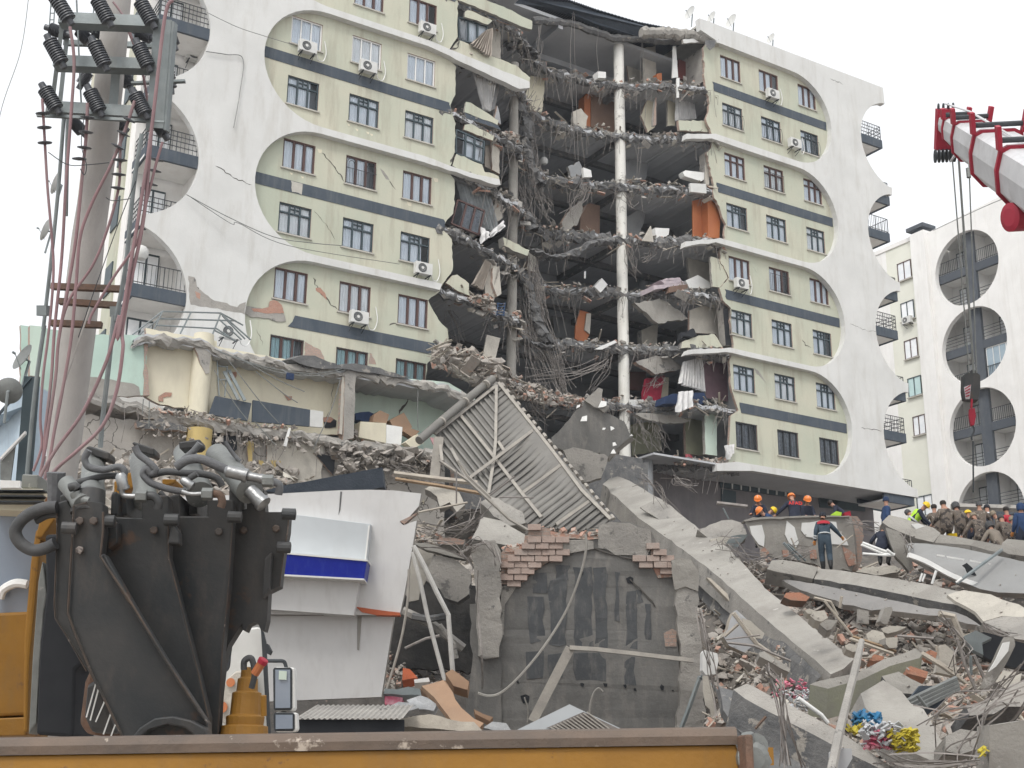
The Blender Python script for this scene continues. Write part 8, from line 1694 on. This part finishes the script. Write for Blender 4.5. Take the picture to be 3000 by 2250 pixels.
def shoulder(o,J,_):
    u_ = (J[3] - J[0]).normalized(); m = MB(); c = J[2]
    vs = []; n = 12
    for k,(h,r_) in enumerate(((.03,1.0),(.09,1.0),(.13,.85))):
        for i in range(n): a = 2 * math.pi * i / n; vs.append(c + u_ * h + Vector((math.cos(a) * .215 * r_,0,0)) + Vector((0,u_.z,-u_.y)) * math.sin(a) * .185 * r_)
    m.add(vs,[(k * n + i,k * n + (i + 1) % n,k * n + n + (i + 1) % n,k * n + n + i) for k in range(2) for i in range(n)]); m.build('shoulder_panel',M['redsh'],o,smooth=True)
    m = MB()
    for k,h in enumerate((.2,)): m.lathe(J[0] + u_ * .13,u_,[(.18,0),(.19,.005),(.19,.03),(.18,.035)],18)
    for i in (9,10): pass
    m.build('waist_tape',M['refl'],o)
    m = MB()
    idx = [i for i in range(len(J))]
    for e0,e1 in ARMS(J):
        d = (e1 - e0).normalized()
        for t_ in (.35,.62): m.lathe(e0.lerp(e1,t_),d,[(.064,0),(.068,.003),(.068,.035),(.064,.038)],12)
    m.build('sleeve_tape',M['refl'],o)
def ARMS(J): # elbow, wrist pairs: first arm starts at joint 7
    return [(J[9],J[10]),(J[22 + 0],J[23])] if len(J) > 30 else []
def vest(o,J,_):
    u_ = (J[3] - J[0]).normalized(); m = MB(); fwd = Vector((0,u_.z,-u_.y)); vs = []; n = 14
    for k,(h,r_) in enumerate(((.0,.17),(.15,.165),(.3,.19),(.42,.2),(.5,.15))):
        for i in range(n): a = 2 * math.pi * i / n; vs.append(J[0] + u_ * h + Vector((1,0,0)) * math.cos(a) * r_ * 1.05 + fwd * math.sin(a) * r_ * .9)
    m.add(vs,[(k * n + i,k * n + (i + 1) % n,k * n + n + (i + 1) % n,k * n + n + i) for k in range(4) for i in range(n)]); v = m.build('vest',M['hiv'],o,smooth=True)
    m = MB(); m.lathe(J[0] + u_ * .12,u_,[(.19,0),(.195,.005),(.195,.05),(.19,.055)],18); m.build('reflective_band',M['refl'],v)
P_ = person
BACK = 0.0                                                       # yaw 0 looks away from the camera
P_('rescuer in dark navy with orange helmet bending at the left end of the slab','p',1287,655,42,PI * .9,dict(lean=.5,head=(0,.6),lh=(-.05,.3,-.35),rh=(.05,.35,-.3)),nav,('helmet','orangeh'))
P_('crouched rescuer with orange helmet and blue jacket at the left end of the slab','p',1308,790,41.6,PI * .6,dict(lean=1.0,hip=.55,head=(0,.4),lh=(0,.3,-.3),rh=(0,.35,-.3),lf=(-.15,.1),rf=(.15,.15)),dict(jacket=M['bluej'],trousers=M['navyj']),('helmet','orangeh'))
P_('crouched rescuer with a yellow and black helmet behind the slab','p',1462,790,41.9,-PI * .55,dict(lean=1.25,hip=.62,head=(.0,.2),lh=(0,.25,-.35),rh=(0,.3,-.3)),nav,('helmet','yelh'))
P_('rescuer seen from behind with red letters on a dark jacket','p',1682,628,41.8,.1,dict(lean=.35,head=(0,.5),lh=(-.42,.15,-.42),rh=(.1,.35,-.4),bulk=1.12),nav,('helmet','orangeh'),backtext)
P_('rescuer with orange helmet facing forward and looking down at the slab','p',1870,660,42,PI,dict(lean=.35,head=(0,.7),lh=(0,.3,-.35),rh=(-.05,.3,-.35)),nav,('helmet','orangeh'))
P_('dark figure bending far behind the slab in shade','p',2140,700,46,PI * .4,dict(lean=.8,head=(0,.5)),nav,('hair','hair'))
P_('man in blue grey suit with red shoulders climbing the rubble','p',2050,845,38.7,-.12,dict(lean=.16,hip=.95,bulk=1.13,head=(.05,.1),lh=(-.1,.02,-.5),rh=(.36,.22,-.36),lf=(-.06,.16),rf=(.13,-.08)),dict(jacket=M['greyb'],trousers=M['greyb'],glove=M['glove'],neck=M['navyj']),('beanie','navyk'),shoulder)
P_('tall man in blue jacket and blue knit cap standing side on beyond the gap','r',585,262,40.5,-PI * .5,dict(lean=.08,lh=(-.02,.05,-.5),rh=(.02,.1,-.5)),dict(jacket=M['bluej'],trousers=M['bluej']),('beanie','beanieb'))
P_('man in navy with tan cap stooping in the gap below the tall man','r',552,585,39.5,-PI * .15,dict(lean=.6,hip=.6,head=(0,.3),lh=(-.25,.2,-.3),lf=(-.1,.1),rf=(.1,.2)),dict(jacket=M['navyj'],trousers=M['navyj'],glove=M['glove']),('beanie','beaniet'))
P_('camouflage soldier with black cap low beside the yellow helmet','r',842,408,43,PI * .3,dict(lean=.7,hip=.7,head=(0,.4)),cam_,('beanie','beanieg'))
P_('man with yellow hard hat and green high visibility vest leaning over','r',1052,330,41.5,-PI * .62,dict(lean=.75,head=(0,.6),lh=(0,.25,-.45),rh=(0,.3,-.45)),nav,('helmet','yelh'),vest)
P_('camouflage soldier with dark hair half hidden right of the yellow hard hat','r',1148,348,42.5,0,dict(lean=.2),cam_,('hair','hair'))
P_('broad camouflage soldier kneeling on one leg with his back turned','r',1255,305,40.6,.15,dict(lean=.22,hip=.75,head=(0,.2),bulk=1.2,lh=(-.15,.25,-.4),rh=(.1,.35,-.4),lf=(-.15,.1,.0),rf=(.35,.35,.1)),cam_,('hair','hair'))
P_('camouflage soldier in a grey hood next to the broad kneeling soldier','r',1400,330,41.2,.2,dict(lean=.3,head=(0,.3),bulk=1.1),cam_,('hood','beanieg'))
P_('camouflage soldier with tan knit cap bent low in the middle of the group','r',1612,445,40.5,.2,dict(lean=.55,hip=.75,head=(0,.2),bulk=1.1,rh=(.1,.3,-.3)),cam_,('beanie','beaniet'))
P_('man with grey knit cap standing behind the tan cap soldier','r',1680,318,42.5,0,dict(lean=.1),dict(jacket=M['camo'],trousers=M['navyj']),('beanie','beanieg'))
P_('man in navy jacket with pale collar and dark cap','r',1772,350,43,-.4,dict(lean=.25,head=(0,.3)),dict(jacket=M['navyj'],trousers=M['navyj'],neck=M['cloth']),('beanie','navyk'))
P_('man with pale tan knit cap looking left past the grey jacket','r',1845,425,41.5,1.2,dict(lean=.4,head=(0,.4),hip=.85),cam_,('beanie','beaniet'))
P_('crouching man in plain tan grey jacket with dark hood','r',1800,560,39.8,.3,dict(lean=.5,hip=.5,head=(0,.3),bulk=1.05,lf=(-.2,.2),rf=(.2,.25)),dict(jacket=M['tan'],trousers=M['camo']),('hood','beanieg'))
P_('camouflage soldier bent forward behind the crouching tan jacket','r',1935,470,40.3,.2,dict(lean=.55,head=(0,.1),hip=.8,bulk=1.15),cam_,('beanie','beanieg'))
P_('dark haired man in red jacket at the right of the group','r',1995,375,42.5,.6,dict(lean=.2),dict(jacket=M['redsh'],trousers=M['navyj']),('hair','hair'))
P_('camouflage soldier with tan cap squeezed beside the blue puffer jacket','r',2068,490,41,.3,dict(lean=.35,hip=.85),cam_,('beanie','beaniet'))
P_('person in a blue hooded puffer jacket at the right edge','r',2165,345,39.5,.1,dict(lean=.05,bulk=1.35,lh=(-.1,.1,-.5),rh=(.1,.1,-.5)),dict(jacket=M['bluej'],trousers=M['navyj'],glove=M['glove']),('hood','bluej'))
P_('person with yellow helmet low between the camouflage soldiers','r',1550,425,42.8,0,dict(lean=.5,hip=.8),nav,('helmet','yelh'))
piece('yellow_bag','yellow tool pouch at the knee of the kneeling soldier','pouch','r',[(1320,655),(1420,650),(1425,690),(1325,690)],40.3,(0,.15,0),[M['yelh'],M['yelh']],.02)
piece('rescue_bag','red rescue bag on the upright slab behind the climbing man','bag','d',[(918,372),(960,362),(968,395),(922,402)],41.5,(0,.3,0),[M['cred'],M['cred']],.02)
piece('vest_bundle','green and white vest bundle on the upright slab','bundle','d',[(825,385),(860,362),(900,372),(895,398),(825,400)],41.5,(0,.3,0),[M['hiv'],M['hiv']],.03)

# ================================================================ dusty air
hz = MB(); hz.b2((-60,-6,-1.2),(90,135,62)); hm = bpy.data.materials.new('dusty_air'); hm.use_nodes = True; n = hm.node_tree.nodes; n.remove(n['Principled BSDF'])
v = n.new('ShaderNodeVolumePrincipled'); v.inputs['Color'].default_value = (.88,.93,1,1); v.inputs['Density'].default_value = .0004; v.inputs['Anisotropy'].default_value = .2
hm.node_tree.links.new(v.outputs[0],n['Material Output'].inputs['Volume']); tag(hz.build('haze',[hm]),kind='stuff')
